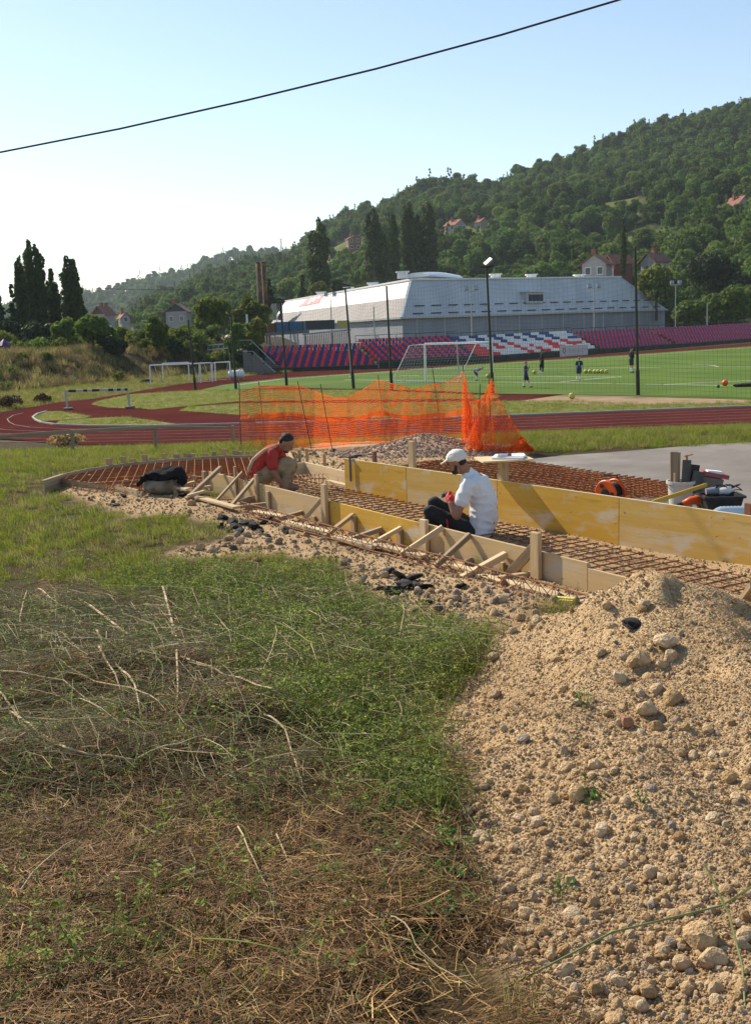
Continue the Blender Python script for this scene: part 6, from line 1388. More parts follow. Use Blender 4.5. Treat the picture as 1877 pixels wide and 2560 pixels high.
def p_weed(x, y):
    f, n1, wz, hd, ne, ba = cover(x, y); return f*np.where(wz, .8, np.where(hd, .07, np.where(ne, .04, .02)))*np.where(ba, .0, 1)
U = lambda a, b: (lambda r, m, y: (r.uniform(a, b, m)*(1+.02*np.clip(y-6, 0, 20))))
grow('grass', 26000, (-6.5, 2.2), (2.1, 20.5), 61, P_gr, p_green, U(.55, 1.15), 'fresh green grass of the foreground slope', 'grass', 1.3)
grow('dry_grass', 15000, (-6.5, 2.2), (2.1, 20.5), 62, P_gy, p_yel, U(.6, 1.2), 'yellowing dry grass between the fresh tufts', 'grass', 1.3)
grow('cut_hay', 9000, (-3.2, 1.6), (2.0, 11), 63, P_hay, p_hay, U(.5, 1.25), 'loose brown hay lying in the near foreground', 'hay', 1.8, True, .03)
grow('dark_hay', 12000, (-3.2, 1.4), (2.0, 9), 64, P_hayd, p_hayd, U(.6, 1.3), 'dark matted hay on the ground at the left', 'hay', 1.6, True, .03)
grow('cut_weeds', 11000, (-3.6, 1.8), (2.4, 11), 65, P_wd, p_weed, U(.5, 1.25), 'wispy grey-green cut weeds strewn over the grass', 'weeds', 1.3, True, .06)
def arcs(seed, n, L, r):
    q = random.Random(seed); mb = MB()
    for i in range(n):
        a = q.uniform(0,6.28); b = Vector((q.uniform(-.15,.15), q.uniform(-.15,.15), q.uniform(.0,.05))); d = Vector((math.cos(a), math.sin(a), q.uniform(-.05,.25)))*L*q.uniform(.5,1.1); s = Vector((-d.y, d.x, 0))*q.uniform(-.35,.35)
        mb.tube([b-d*.5, b-d*.15+s*.8+Vector((0,0,.03)), b+d*.2+s+Vector((0,0,.04)), b+d*.5+s*.4], [r*q.uniform(.8,1.3), r, r*.8, r*.4], 4, cap=False)
    return mb
M_str = leafmat('bleached_stem', (.28,.19,.09), (.56,.43,.25), .1, .6, .3, .006); M_stg = leafmat('drying_green_stem', (.16,.19,.06), (.36,.36,.14), .2, .6, .25, .01)
P_ar = [proto('stem_tangle', arcs(600+k, 5, .36, .0016), (M_str, M_stg, M_str, M_stg)[k]) for k in range(4)]
grow('stem_tangle', 7500, (-3.2, 1.2), (2.1, 9.5), 71, P_ar, lambda x, y: (lambda c: c[0]*np.where(c[2], .7, np.where(c[3], .8, np.where(c[4], .16, .05)))*np.where(c[5], .05, 1))(cover(x, y)), (lambda r, m, y: r.uniform(.4, 1.2, m)*np.clip(y/5.5, .55, 1.2)), 'tangle of thin dry stems over the cut brush', 'stems', 1.5, True, .09)
P_br = [proto('brush_stem', arcs(640+k, 4, .85, .0021), (M_str, M_stg)[k % 2]) for k in range(4)]
grow('brush_stems', 1500, (-3.4, .9), (3.3, 9.0), 73, P_br, lambda x, y: (lambda c: c[0]*np.where(c[3], .62, np.where(c[2], .22, .0)))(cover(x, y)), (lambda r, m, y: r.uniform(.5, 1.1, m)*np.clip(y/5.5, .6, 1.2)), 'long cut stems heaped over the dark brush', 'stems', 1.4, True, .14)
HB = gpoly([(850,1950),(960,1900),(1110,1930),(1130,2100),(1190,2200),(1200,2330),(1120,2350),(1060,2240),(980,2180),(860,2100)])
grow('low_herbs', 9000, (-1.2, .9), (2.6, 6.5), 66, P_hb, lambda x, y: np.where(npoly(x, y, HB), .55, .006)*np.clip(1.1-gsample(x, y, 3)*.8, 0, 1), U(.4, .85), 'low broad-leaved herbs at the left foot of the gravel heap', 'herbs', 1.2)
def p_slope(x, y):
    f = np.clip(1-gsample(x, y, 3)*2, 0, 1); ap_ = ~((y < 18.6) & (x > 1.2)); return f*ap_*.9
grow('slope_grass', 30000, (-17, 18), (19.0, 37.6), 67, P_gr+P_gy[:2], p_slope, lambda r, m, y: r.uniform(.8, 1.5, m)*(1+.015*(y-20)), 'green grass on the slope down to the red track', 'grass', 1.2)
ISL = [pz(q, .02) for q in ([(83,1044),(116,1030),(150,1028),(225,1040),(215,1046),(120,1052),(95,1052)], [(150,1052),(240,1045),(320,1043),(440,1060),(438,1062),(232,1065),(140,1060)], [(229,1011),(248,1002),(329,986),(446,978),(597,974),(900,975),(1250,990),(1240,996),(900,1000),(597,1003),(387,1023),(271,1019)], [(449,1027),(470,1018),(597,1009),(900,1008),(1250,1003),(1420,1001),(1600,1010),(1877,1003),(2500,987),(2500,988),(1877,1015),(1581,1026),(1300,1037),(1000,1046),(597,1037)])]
def p_isl(x, y): k = np.zeros(len(x), bool); [k.__ior__(npoly(x, y, q)) for q in ISL]; return k*.9
grow('infield_tufts', 42000, (-22, 24), (42, 78), 68, P_gy[:2]+P_gr[:2], p_isl, lambda r, m, y: r.uniform(.7, 1.9, m), 'rough yellow-green grass of the track infield', 'grass', 1.0)
def p_bank(x, y): lim = np.interp(x, [-60,-32,-24,-18,-12], [71,74,83,95,112]); return ((y > lim) & (x < -9))*np.clip(.55+.6*np.array([fbm(a, b, .12, 3) for a, b in zip(x, y)]), .1, 1)
P_rk = [proto('reed_tuft', blades(40, .75, .35, .03, 150+k, None, .6), m_) for k, m_ in enumerate((leafmat('tawny_bank_grass', (.17,.13,.055), (.30,.23,.10), .35, .7, .3), M_gy, leafmat('tawny_green_bank_grass', (.09,.10,.03), (.17,.16,.06), .35, .7, .3)))]
grow('bank_grass', 16000, (-55, -6), (70, 122), 69, P_rk, p_bank, lambda r, m, y: r.uniform(.5, 1.35, m), 'tall tawny grass covering the left bank', 'grass', 1.0)
def p_verge(x, y): lim = np.interp(x, [-60,-32,-24,-18,-12], [74,77,86,98,118]); inn = npoly(x, y, TRK); return ((y < lim+3) & (x < -7) & ~inn)*.95
TRK = pz([(-420,1092),(0,1097),(209,1112),(597,1109),(1000,1099),(1000,917),(690,932),(560,946),(430,964),(329,981),(237,997),(144,1006),(62,1021),(0,1031),(-160,1050),(-420,1072)])
grow('verge_grass', 26000, (-60, -6), (44, 112), 72, P_gy+P_gr[:2], p_verge, lambda r, m, y: r.uniform(1.6, 3.4, m), 'yellow-green verge between the red bend and the bank', 'grass', 1.0)
P_bs = [proto('bank_bush', crown('bush', 1.5, 2.0, 300, .12, 500+k), M_leafG) for k in range(3)]
grow('bank_bushes', 420, (-50, -12), (78, 118), 70, P_bs, lambda x, y: p_bank(x, y)*(np.array([fbm(a, b, .12, 3) for a, b in zip(x, y)]) > .05), lambda r, m, y: r.uniform(.5, 1.2, m), 'low green scrub growing through the tawny bank grass', 'scrub', 1.0)
# long dry stalks lying on the cut grass
M_stalk = mat('dry_stalk', (.42,.30,.17), (.58,.46,.29), scale=20, rough=.7, c3=(.36,.25,.14), s3=3, coord='Object'); M_gstalk = mat('green_stalk', (.14,.17,.05), (.22,.24,.09), scale=20, rough=.6)
STK = [[(199,1526),(301,1614),(364,1642),(444,1671)],[(410,1500),(435,1597),(449,1636),(446,1671)],[(446,1682),(448,1750),(446,1824)],[(245,1611),(296,1699),(341,1767),(358,1841)],[(250,1651),(316,1773)],[(455,1676),(569,1745),(683,1779),(797,1824),(905,1893),(940,1921)],[(663,1836),(717,1893),(740,1950),(765,2029)],[(0,1779),(46,1836),(102,1898)],[(34,1841),(171,1921),(341,1952),(455,1932),(560,1870)],[(438,1662),(626,1668),(899,1702)],[(523,1551),(535,1654)],[(358,1531),(455,1557),(597,1659)],[(71,1500),(54,1585),(60,1654)],[(0,1728),(165,1756),(301,1841)],[(694,2137),(763,2279),(774,2358)],[(228,2159),(302,2222),(472,2273)],[(523,2401),(603,2358),(757,2387),(842,2393)],[(819,2364),(910,2500)],[(940,2318),(1014,2369),(1053,2420),(1184,2488)],[(100,1500),(130,1530),(180,1548)],[(0,1930),(70,1890),(130,1830)],[(280,1740),(400,1700),(600,1640)],[(150,1690),(240,1740),(380,1800),(440,1850)],[(500,1920),(600,1860),(700,1790)],[(560,1990),(700,1960),(860,1930)],[(60,2300),(150,2220),(210,2130)],[(600,2150),(640,2230),(690,2300)]]
RK = {id(s): i for i, s in enumerate(sorted(STK, key=lambda q: min(p[0] for p in q)))}
for k, s in enumerate(STK):
    P = [hit(*q) for q in s]; th = (.0044 if k < 9 else .0031)*(P[0].y/5+.25); pts = []
    for i in range(len(P)-1):
        for t in (0,.34,.67): q = lerp(P[i], P[i+1], t); pts.append(q+Vector((0,0,(.10 if k < 14 or k > 18 else .05)+.025*math.sin(i*2+t*3+k))))
    pts.append(P[-1]+Vector((0,0,.02))); m = len(pts); mb = MB(); mb.tube(pts, [th*(1-.55*i/(m-1))*rnd_.uniform(.88,1.12) for i in range(m)], 6)
    D(mb.build('dry_stalk', M_stalk, None, loc=P[0]), ORD[RK[id(s)]]+' pale dry stalk on the cut grass, counted by left ends', 'stalk', 'dry stalks strewn over the cut grass')
for s, lab in (([(438,2054),(592,2094)],'straight reddish-brown stick in the hay at the lower left'),([(154,2404),(199,2330)],'short dark stick in the hay near the bottom left')):
    P = [hit(*q)+Vector((0,0,.03)) for q in s]; mb = MB(); mb.tube([P[0], lerp(P[0],P[1],.5)+Vector((0,0,.006)), P[1]], [.006,.0055,.0045], 7); D(mb.build('stick', M_brn, None, loc=P[0]), lab, 'stick')
for s, lab in (([(1864,2570,.0),(1853,2471,.06),(1819,2391,.12),(1757,2329,.2)],'green weed stem bending over the stones at the bottom right'),([(1260,2490,.02),(1530,2400,.08),(1800,2350,.1),(1890,2346,.16)],'thin green runner crossing the stones at the bottom right'),([(690,1445,.03),(800,1450,.06),(900,1425,.05)],'thin dark twig lying across the grass below the rubble')):
    P = [hit(q[0], q[1])+Vector((0,0,q[2])) for q in s]; pts = []
    for i in range(len(P)-1):
        for t in (0,.34,.67): pts.append(lerp(P[i], P[i+1], t))
    pts.append(P[-1]); mb = MB(); mb.tube(pts, .0032, 5); D(mb.build('weed_stem' if 'green' in lab else 'twig', M_gstalk if 'green' in lab else M_brn, None, loc=P[0]), lab, 'stem' if 'green' in lab else 'twig')
# husks and scraps in the hay
M_husk = mat('pale_husk', (.52,.37,.18), (.62,.48,.28), scale=14, rough=.8, bump=.5, bscale=20)
for k, (px, py, r, m, lab) in enumerate(((445,2205,20,M_husk,'ochre dried husk standing in the hay at lower middle left'),(195,2166,20,M_husk,'pale yellow dried husk in the hay near the left edge'),(163,1962,15,M_husk,'small round tan clod in the dark hay'),(805,2120,19,M_paper,'white crumpled petal-like scrap in the hay'),(530,2062,24,M_paper,'white crumpled rag on the dark hay'),(640,2420,22,M_husk,'pale gnawed husk low in the hay'))):
    p = hit(px, py+8); rr = r*p.y/FPX; D(place('husk' if m == M_husk else 'scrap', rock_mesh('husk', 700+k, m, 2, ((.7,.6,1.15) if k < 2 else (1,.9,.5)), 4, .35), None, p+Vector((0,0,rr*.7)), (.2,.3,k), (rr*.8,)*3), lab, 'husk' if m == M_husk else 'scrap')
plk = onz(795,1474,1.80); D(plank('board_piece', plk-Vector((.10,0,0)), plk+Vector((.13,-.02,0)), .07, .025, M_pine), 'short weathered board lying at the grass edge below the rubble', 'board')
# ================================================================== PEOPLE AND BALLS
TMP = bpy.data.scenes.new('shaping_bench')
class Blob:
    """closed limbs and volumes, fused into one continuous skin"""
    def __init__(s): s.mb = MB()
    def cap(s, a, b, ra, rb, n=12):
        a = Vector(a); b = Vector(b); d = b-a
        if d.length < 1e-5: d = Vector((0,0,1e-4))
        q = d.to_track_quat('Z', 'Y').to_matrix(); L = d.length; pr = []
        for i in range(5): t = -math.pi/2+i*math.pi/8; pr.append((max(.0005, ra*math.cos(t)), ra*math.sin(t)))
        for i in range(5): t = i*math.pi/8; pr.append((max(.0005, rb*math.cos(t)), L+rb*math.sin(t)))
        s.mb.lathe(pr, a, n, M=q); return s
    def chain(s, pts, rs):
        for i in range(len(pts)-1): s.cap(pts[i], pts[i+1], rs[i], rs[i+1])
        return s
    def ell(s, c, r, M=None, n=16):
        pr = [(max(.0005, math.cos(-math.pi/2+i*math.pi/10)), math.sin(-math.pi/2+i*math.pi/10)) for i in range(11)]
        S = Matrix.Diagonal(Vector(r)); s.mb.lathe(pr, c, n, M=(M @ S if M is not None else S)); return s
    def fuse(s, name, m, voxel, it=6, wr=0.0, wsc=14.0, fac=.5):
        me = s.mb.mesh(name, m); ob = bpy.data.objects.new('tmp', me); TMP.collection.objects.link(ob)
        r = ob.modifiers.new('r', 'REMESH'); r.mode = 'VOXEL'; r.voxel_size = voxel; r.use_smooth_shade = True
        k = ob.modifiers.new('s', 'SMOOTH'); k.factor = fac; k.iterations = it
        with bpy.context.temp_override(scene=TMP, view_layer=TMP.view_layers[0]):
            dg = bpy.context.evaluated_depsgraph_get(); dg.update(); nm = bpy.data.meshes.new_from_object(ob.evaluated_get(dg))
        bpy.data.objects.remove(ob); nm.name = name
        if wr:
            n = len(nm.vertices); co = np.empty(n*3, np.float32); no = np.empty(n*3, np.float32)
            nm.vertices.foreach_get('co', co); nm.vertices.foreach_get('normal', no); co = co.reshape(-1, 3); no = no.reshape(-1, 3)
            A = np.array([[.9,.3,.5],[-.4,.8,.3],[.25,-.2,1.5]], np.float32)*wsc; q = co @ A.T
            k = np.array([(.55-abs(noise.noise(Vector(p)))*2.2)+.45*noise.noise(Vector(p)*.45) for p in q.tolist()], np.float32)
            nm.vertices.foreach_set('co', (co+no*(wr*k)[:, None]).ravel())
        nm.polygons.foreach_set('use_smooth', [True]*len(nm.polygons)); nm.update(); return nm
def put(name, me, parent, base):
    me.transform(Matrix.Translation(-Vector(base))); o = bpy.data.objects.new(name, me); COL.objects.link(o); o.parent = parent; return o
def frame(F, up): F = F.normalized(); Lf = up.cross(F).normalized(); U = F.cross(Lf); return Matrix((F, Lf, U)).transposed()   # columns forward, left, up
M_skin = mat('tanned_skin', (.30,.145,.085), (.36,.18,.11), scale=9, rough=.6, spec=.3); M_skin2 = mat('light_skin', (.46,.26,.18), (.50,.30,.21), scale=9, rough=.6)
M_hair = mat('dark_hair', (.018,.013,.010), (.04,.028,.02), scale=40, rough=.7, bump=.6, bscale=60)
M_tee = mat('white_cotton_shirt', (.70,.70,.72), (.78,.78,.79), scale=3, rough=.9, spec=.1, bump=.35, bscale=9); M_blkc = mat('black_work_trousers', (.014,.014,.016), (.03,.03,.032), scale=7, rough=.85, bump=.3, bscale=18)
M_capw = mat('off_white_cap', (.68,.66,.62), (.74,.72,.68), scale=6, rough=.9, bump=.2, bscale=30); M_glr = mat('red_work_glove', (.50,.03,.03), (.4,.03,.03), scale=20, rough=.7); M_glb = mat('black_glove_palm', (.02,.02,.022), (.05,.05,.05), scale=20, rough=.6)
M_rtee = mat('brick_red_polo', (.36,.035,.028), (.44,.055,.04), scale=4, rough=.9, bump=.35, bscale=10); M_kh = mat('stained_khaki_trousers', (.30,.21,.12), (.42,.31,.19), scale=4, rough=.9, c3=(.20,.11,.06), s3=5, bump=.3, bscale=12); M_strap = mat('khaki_strap', (.45,.33,.22), rough=.9)
M_navy = mat('navy_kit', (.018,.025,.075), (.028,.038,.10), scale=6, rough=.8); M_blkk = mat('black_kit', (.014,.014,.015), (.022,.022,.024), scale=6, rough=.8); M_sock = mat('white_sock', (.66,.66,.66), rough=.9); M_blond = mat('fair_hair', (.22,.14,.06), (.3,.2,.09), scale=20, rough=.7)
def head_blob(B, c, H, s=1.0):
    """head with brow, nose, jaw, ears; H columns forward/left/up"""
    def L(x, y, z): return Vector(c)+H @ Vector((x*s, y*s, z*s))
    B.ell(L(0,0,.025), (.098*s,.078*s,.105*s), H); B.ell(L(.03,0,-.045), (.066*s,.058*s,.075*s), H); B.ell(L(.055,0,-.088), (.035*s,.034*s,.028*s), H)
    B.cap(L(.092,0,.022), L(.115,0,-.022), .010*s, .015*s); B.cap(L(.084,-.034,.032), L(.084,.034,.032), .013*s, .013*s); B.cap(L(.085,-.02,-.055), L(.085,.02,-.055), .011*s, .011*s)
    for y in (-1, 1): B.ell(L(-.004,y*.080,.0), (.022*s,.009*s,.032*s), H)
    return L
def hand(B, wrist, d, palm_n, s=1.0, curl=.9):
    """palm, four unequal bent fingers and a thumb leaving the side of the palm; d towards fingertips, palm_n out of the palm"""
    d = d.normalized(); n = (palm_n-d*palm_n.dot(d)).normalized(); w = d.cross(n); pc = wrist+d*.045*s
    B.ell(pc, (.046*s,.040*s,.016*s), Matrix((d, w, n)).transposed()); B.cap(wrist-d*.02*s, wrist+d*.02*s, .024*s, .026*s)
    for i, (o, L) in enumerate(((-.030,.062),(-.010,.074),(.011,.070),(.030,.055))):
        k = pc+d*.036*s+w*o*s; a = curl; d1 = d*math.cos(a*.5)+n*math.sin(a*.5); d2 = d*math.cos(a*1.4)+n*math.sin(a*1.4); d3 = d*math.cos(a*2.1)+n*math.sin(a*2.1)
        p1 = k+d1*L*.45*s; p2 = p1+d2*L*.32*s; p3 = p2+d3*L*.25*s; B.chain([k-d*.01*s, p1, p2, p3], [.0095*s,.009*s,.0085*s,.0075*s])
    tb_ = pc-d*.018*s-w*.034*s; t1 = tb_+(-w*.6+d*.55+n*.45).normalized()*.036*s; t2 = t1+(d*.7+n*.7).normalized()*.03*s; B.chain([tb_, t1, t2], [.013*s,.011*s,.0085*s])
def worker_white():
    Y0 = 11.75
    J = lambda px, py, dy=0.0: at(px, py, Y0+dy)
    base = J(1200,1350); base.z = 1.66
    o = thing('person', base, 'person in white T-shirt, white cap and black trousers crouching between the shuttering walls', 'person')
    F = Vector((-.90,.30,-.32)); H = frame(F, Vector((0,0,1))); hc = J(1142,1156,.0)
    T = frame(Vector((-.92,.38,0)), Vector((0,0,1)))                # torso frame
    pel, sp1, sp2, ch, nk = J(1197,1335), J(1212,1296,.02), J(1212,1255,.03), J(1192,1214,.02), J(1170,1184,.01)
    ls, le, lw = J(1168,1212,-.17), J(1141,1290,-.24), J(1126,1258,-.19); rs_, re, rw = J(1180,1205,.19), J(1135,1288,.22), J(1127,1243,.05)
    lh, rh_ = J(1190,1340,-.09), J(1194,1335,.10); lk, rk = J(1076,1281,-.10), J(1086,1259,.16); la, ra = J(1092,1372,-.06), J(1098,1366,.18)
    B = Blob(); head_blob(B, hc, H, .98); B.cap(hc+H @ Vector((-.045,0,-.05)), nk, .055, .062)
    B.ell(ch, (.10,.15,.14), T); B.ell(sp2, (.10,.14,.14), T); B.ell(sp1, (.10,.14,.12), T); B.ell(pel, (.12,.15,.10), T)
    for sh, el, wr in ((ls, le, lw), (rs_, re, rw)): B.chain([sh, lerp(sh, el, .5), el, lerp(el, wr, .35), wr], [.062,.052,.043,.045,.029])
    for hp_, kn, an in ((lh, lk, la), (rh_, rk, ra)): B.chain([hp_, kn, an], [.085,.058,.042]); B.ell(an+T @ Vector((.07,0,-.03)), (.13,.045,.04), T)
    dL = (J(1116,1236,-.1)-lw); dR = (J(1112,1226,-.04)-rw)
    put('body', B.fuse('body', M_skin, .0075, 4), o, base)
    G = Blob(); hand(G, lw+dL.normalized()*.02, dL, Vector((.3,.7,.3)), 1.08, 1.0); put('glove', G.fuse('glove', [M_glr], .0045, 2), o, base)
    G = Blob(); hand(G, rw+dR.normalized()*.01, dR, Vector((-.3,-.6,-.3)), 1.08, .9); put('glove', G.fuse('glove', [M_glb], .0045, 2), o, base)
    G = Blob(); G.cap(rw-dR.normalized()*.02, rw+dR.normalized()*.035, .036, .034); put('glove_cuff', G.fuse('glove_cuff', [M_glr], .006, 2), o, base)
    S = Blob()
    for y in (-.085, -.03, .03, .085):
        S.chain([pel+T @ Vector((-.04,y*1.1,-.075)), pel+T @ Vector((-.02,y*1.1,.0)), sp1+T @ Vector((.01,y,0)), lerp(sp1, sp2, .5)+T @ Vector((.012,y,0)), sp2+T @ Vector((.012,y,0)), lerp(sp2, ch, .5)+T @ Vector((.005,y*1.05,0)), ch+T @ Vector((-.01,y*1.1,.02))], [.105,.120,.128,.128,.126,.122,.108])
    S.cap(lerp(ch, nk, .4), lerp(ch, nk, .95), .11, .078)
    for sh, el in ((ls, le), (rs_, re)): S.chain([sh, lerp(sh, el, .52)], [.083,.078])
    put('shirt', S.fuse('shirt', M_tee, .009, 16, .013, 7.5), o, base)
    P = Blob(); P.ell(pel+Vector((0,0,-.04)), (.15,.18,.11), T)
    for hp_, kn, an in ((lh, lk, la), (rh_, rk, ra)): P.chain([hp_, lerp(hp_, kn, .5), kn, lerp(kn, an, .5), an+Vector((0,0,.03))], [.108,.098,.082,.072,.062])
    put('trousers', P.fuse('trousers', M_blkc, .010, 6, .010, 8.0), o, base)
    C = Blob(); C.ell(hc+H @ Vector((-.012,0,.068)), (.112,.094,.075), H); C.ell(hc+H @ Vector((-.03,0,.035)), (.095,.090,.05), H); C.ell(hc+H @ Vector((.118,0,.050)), (.072,.068,.009), H @ Matrix.Rotation(.22, 3, 'Y')); C.cap(hc+H @ Vector((0,0,.14)), hc+H @ Vector((0,0,.146)), .008, .008)
    put('cap', C.fuse('cap', M_capw, .0055, 3, .003, 22), o, base)
    E = Blob(); E.ell(hc+H @ Vector((.045,0,-.082)), (.050,.050,.040), H)
    for y in (-1, 1): E.cap(hc+H @ Vector((.0,y*.070,-.02)), hc+H @ Vector((.03,y*.052,-.075)), .013, .020)
    put('beard', E.fuse('beard', M_hair, .006, 3), o, base)
    E = Blob(); E.ell(hc+H @ Vector((-.055,0,-.005)), (.050,.074,.055), H); put('hair', E.fuse('hair', M_hair, .006, 3), o, base)
    for y in (-1, 1): mb = MB(); mb.lathe([(.0005,-.009),(.009,0),(.0005,.009)], hc+H @ Vector((.090,y*.032,.012)), 8); mb.build('eye', M_blkp, o)
    for k, (kn, hp_) in enumerate(((lk, lh),)):
        a = lerp(kn, hp_, .42)+T @ Vector((.0,.10,.05)); mb = MB(); mb.bar(a, a+Vector((.012,-.005,-.12)), .018, .012); mb.build('red_trim', M_glr, o)
    sb2 = base.copy(); st_ = thing('yellow_pail', base+Vector((.03,-.02,.0)), 'small yellow pail used as a seat by the person in white', 'pail')
    q = base+Vector((.02,0,.0)); mb = MB(); mb.lathe([(.10,.03),(.125,.20),(.13,.20),(.13,.215),(0,.215)], q, 18); mb.build('shell', mat('yellow_pail_plastic', (.62,.40,.03), rough=.5), st_); mb = MB(); mb.tube([q+Vector((.13*math.cos(a),-.10,.19-.05*math.sin(a))) for a in [i*.39 for i in range(9)]], .004, 5); mb.build('handle', M_blkp, st_)
worker_white()
def worker_red():
    Y0 = 15.0; J = lambda px, py, dy=0.0: at(px, py, Y0+dy)
    base = J(672,1195); base.z = 1.66
    o = thing('person', base, 'person in brick-red polo and stained khaki trousers squatting and reaching into the rebar', 'person')
    T = frame(Vector((.93,-.25,0)), Vector((0,0,1))); Tt = frame(Vector((.80,-.2,-.62)), Vector((0,0,1)))
    hc = J(716,1109,-.1); H = frame(Vector((.80,-.35,-.62)), Vector((0,0,1)))
    pel, sp1, sp2, ch, nk = J(652,1186), J(652,1166), J(660,1148), J(677,1133), J(700,1118,-.06)
    rs_, re, rw = J(680,1136,-.18), J(683,1180,-.22), J(707,1214,-.18); ls, le, lw = J(700,1140,.14), J(712,1185,.16), J(726,1222,-.05)
    rh_, lh = J(652,1190,-.1), J(656,1188,.1); rk, lk = J(722,1158,-.10), J(728,1162,.16); ra, la = J(712,1212,-.12), J(716,1210,.16)
    B = Blob(); head_blob(B, hc, H, .98); B.cap(hc+H @ Vector((-.05,0,-.04)), nk, .055, .06); B.cap(nk, ch, .06, .09)
    B.ell(ch, (.10,.15,.12), Tt); B.ell(sp2, (.10,.14,.12), Tt); B.ell(sp1, (.10,.14,.12), Tt); B.ell(pel, (.11,.15,.10), T)
    for sh, el, wr in ((ls, le, lw), (rs_, re, rw)): B.chain([sh, lerp(sh, el, .5), el, lerp(el, wr, .3), wr], [.062,.052,.042,.045,.028])
    for hp_, kn, an in ((lh, lk, la), (rh_, rk, ra)): B.chain([hp_, kn, an], [.085,.058,.04]); B.ell(an+T @ Vector((.07,0,-.04)), (.13,.045,.045), T)
    hand(B, rw, Vector((.5,-.1,-.8)), Vector((-.4,.6,-.2)), 1.0, .9); hand(B, lw, Vector((.85,-.2,-.5)), Vector((-.2,-.3,-.9)), 1.0, .8)
    put('body', B.fuse('body', M_skin, .0075, 3), o, base)
    S = Blob()
    for y in (-.085, -.03, .03, .085): S.chain([pel+T @ Vector((-.02,y,.02)), sp1+T @ Vector((-.01,y,0)), sp2+T @ Vector((0,y,0)), ch+T @ Vector((0,y*1.1,.0))], [.105,.112,.115,.105])
    S.cap(ch, lerp(ch, nk, .85), .12, .075); S.cap(lerp(ch, nk, .9), nk, .07, .068)
    for sh, el in ((ls, le), (rs_, re)): S.chain([sh, lerp(sh, el, .62)], [.085,.080])
    put('polo', S.fuse('polo', M_rtee, .009, 12, .011, 8), o, base)
    P = Blob(); P.ell(pel+Vector((.02,0,-.05)), (.15,.18,.11), T)
    for hp_, kn, an in ((lh, lk, la), (rh_, rk, ra)): P.chain([hp_, lerp(hp_, kn, .5), kn, lerp(kn, an, .5), an], [.115,.11,.092,.085,.075])
    put('trousers', P.fuse('trousers', M_kh, .010, 5, .013, 8), o, base)
    E = Blob(); E.ell(hc+H @ Vector((-.025,0,.07)), (.095,.082,.075), H); E.ell(hc+H @ Vector((-.06,0,.02)), (.055,.078,.075), H); put('hair', E.fuse('hair', M_hair, .006, 3, .003, 30), o, base)
    E = Blob(); E.ell(hc+H @ Vector((.045,0,-.085)), (.048,.047,.032), H); put('beard', E.fuse('beard', M_hair, .006, 3), o, base)
    mb = MB(); d_ = T @ Vector((0,-1,0)); pts = [nk+Vector((-.04,-.10,.03)), ch+Vector((-.02,0,.06))+d_*.17, sp2+Vector((-.08,0,.02))+d_*.175, sp1+Vector((-.10,0,0))+d_*.16, pel+Vector((-.12,0,.03))+d_*.13]
    mb.tube(pts, [.02,.026,.026,.026,.02], 8); mb.build('strap', M_strap, o, smooth=True)
worker_red()
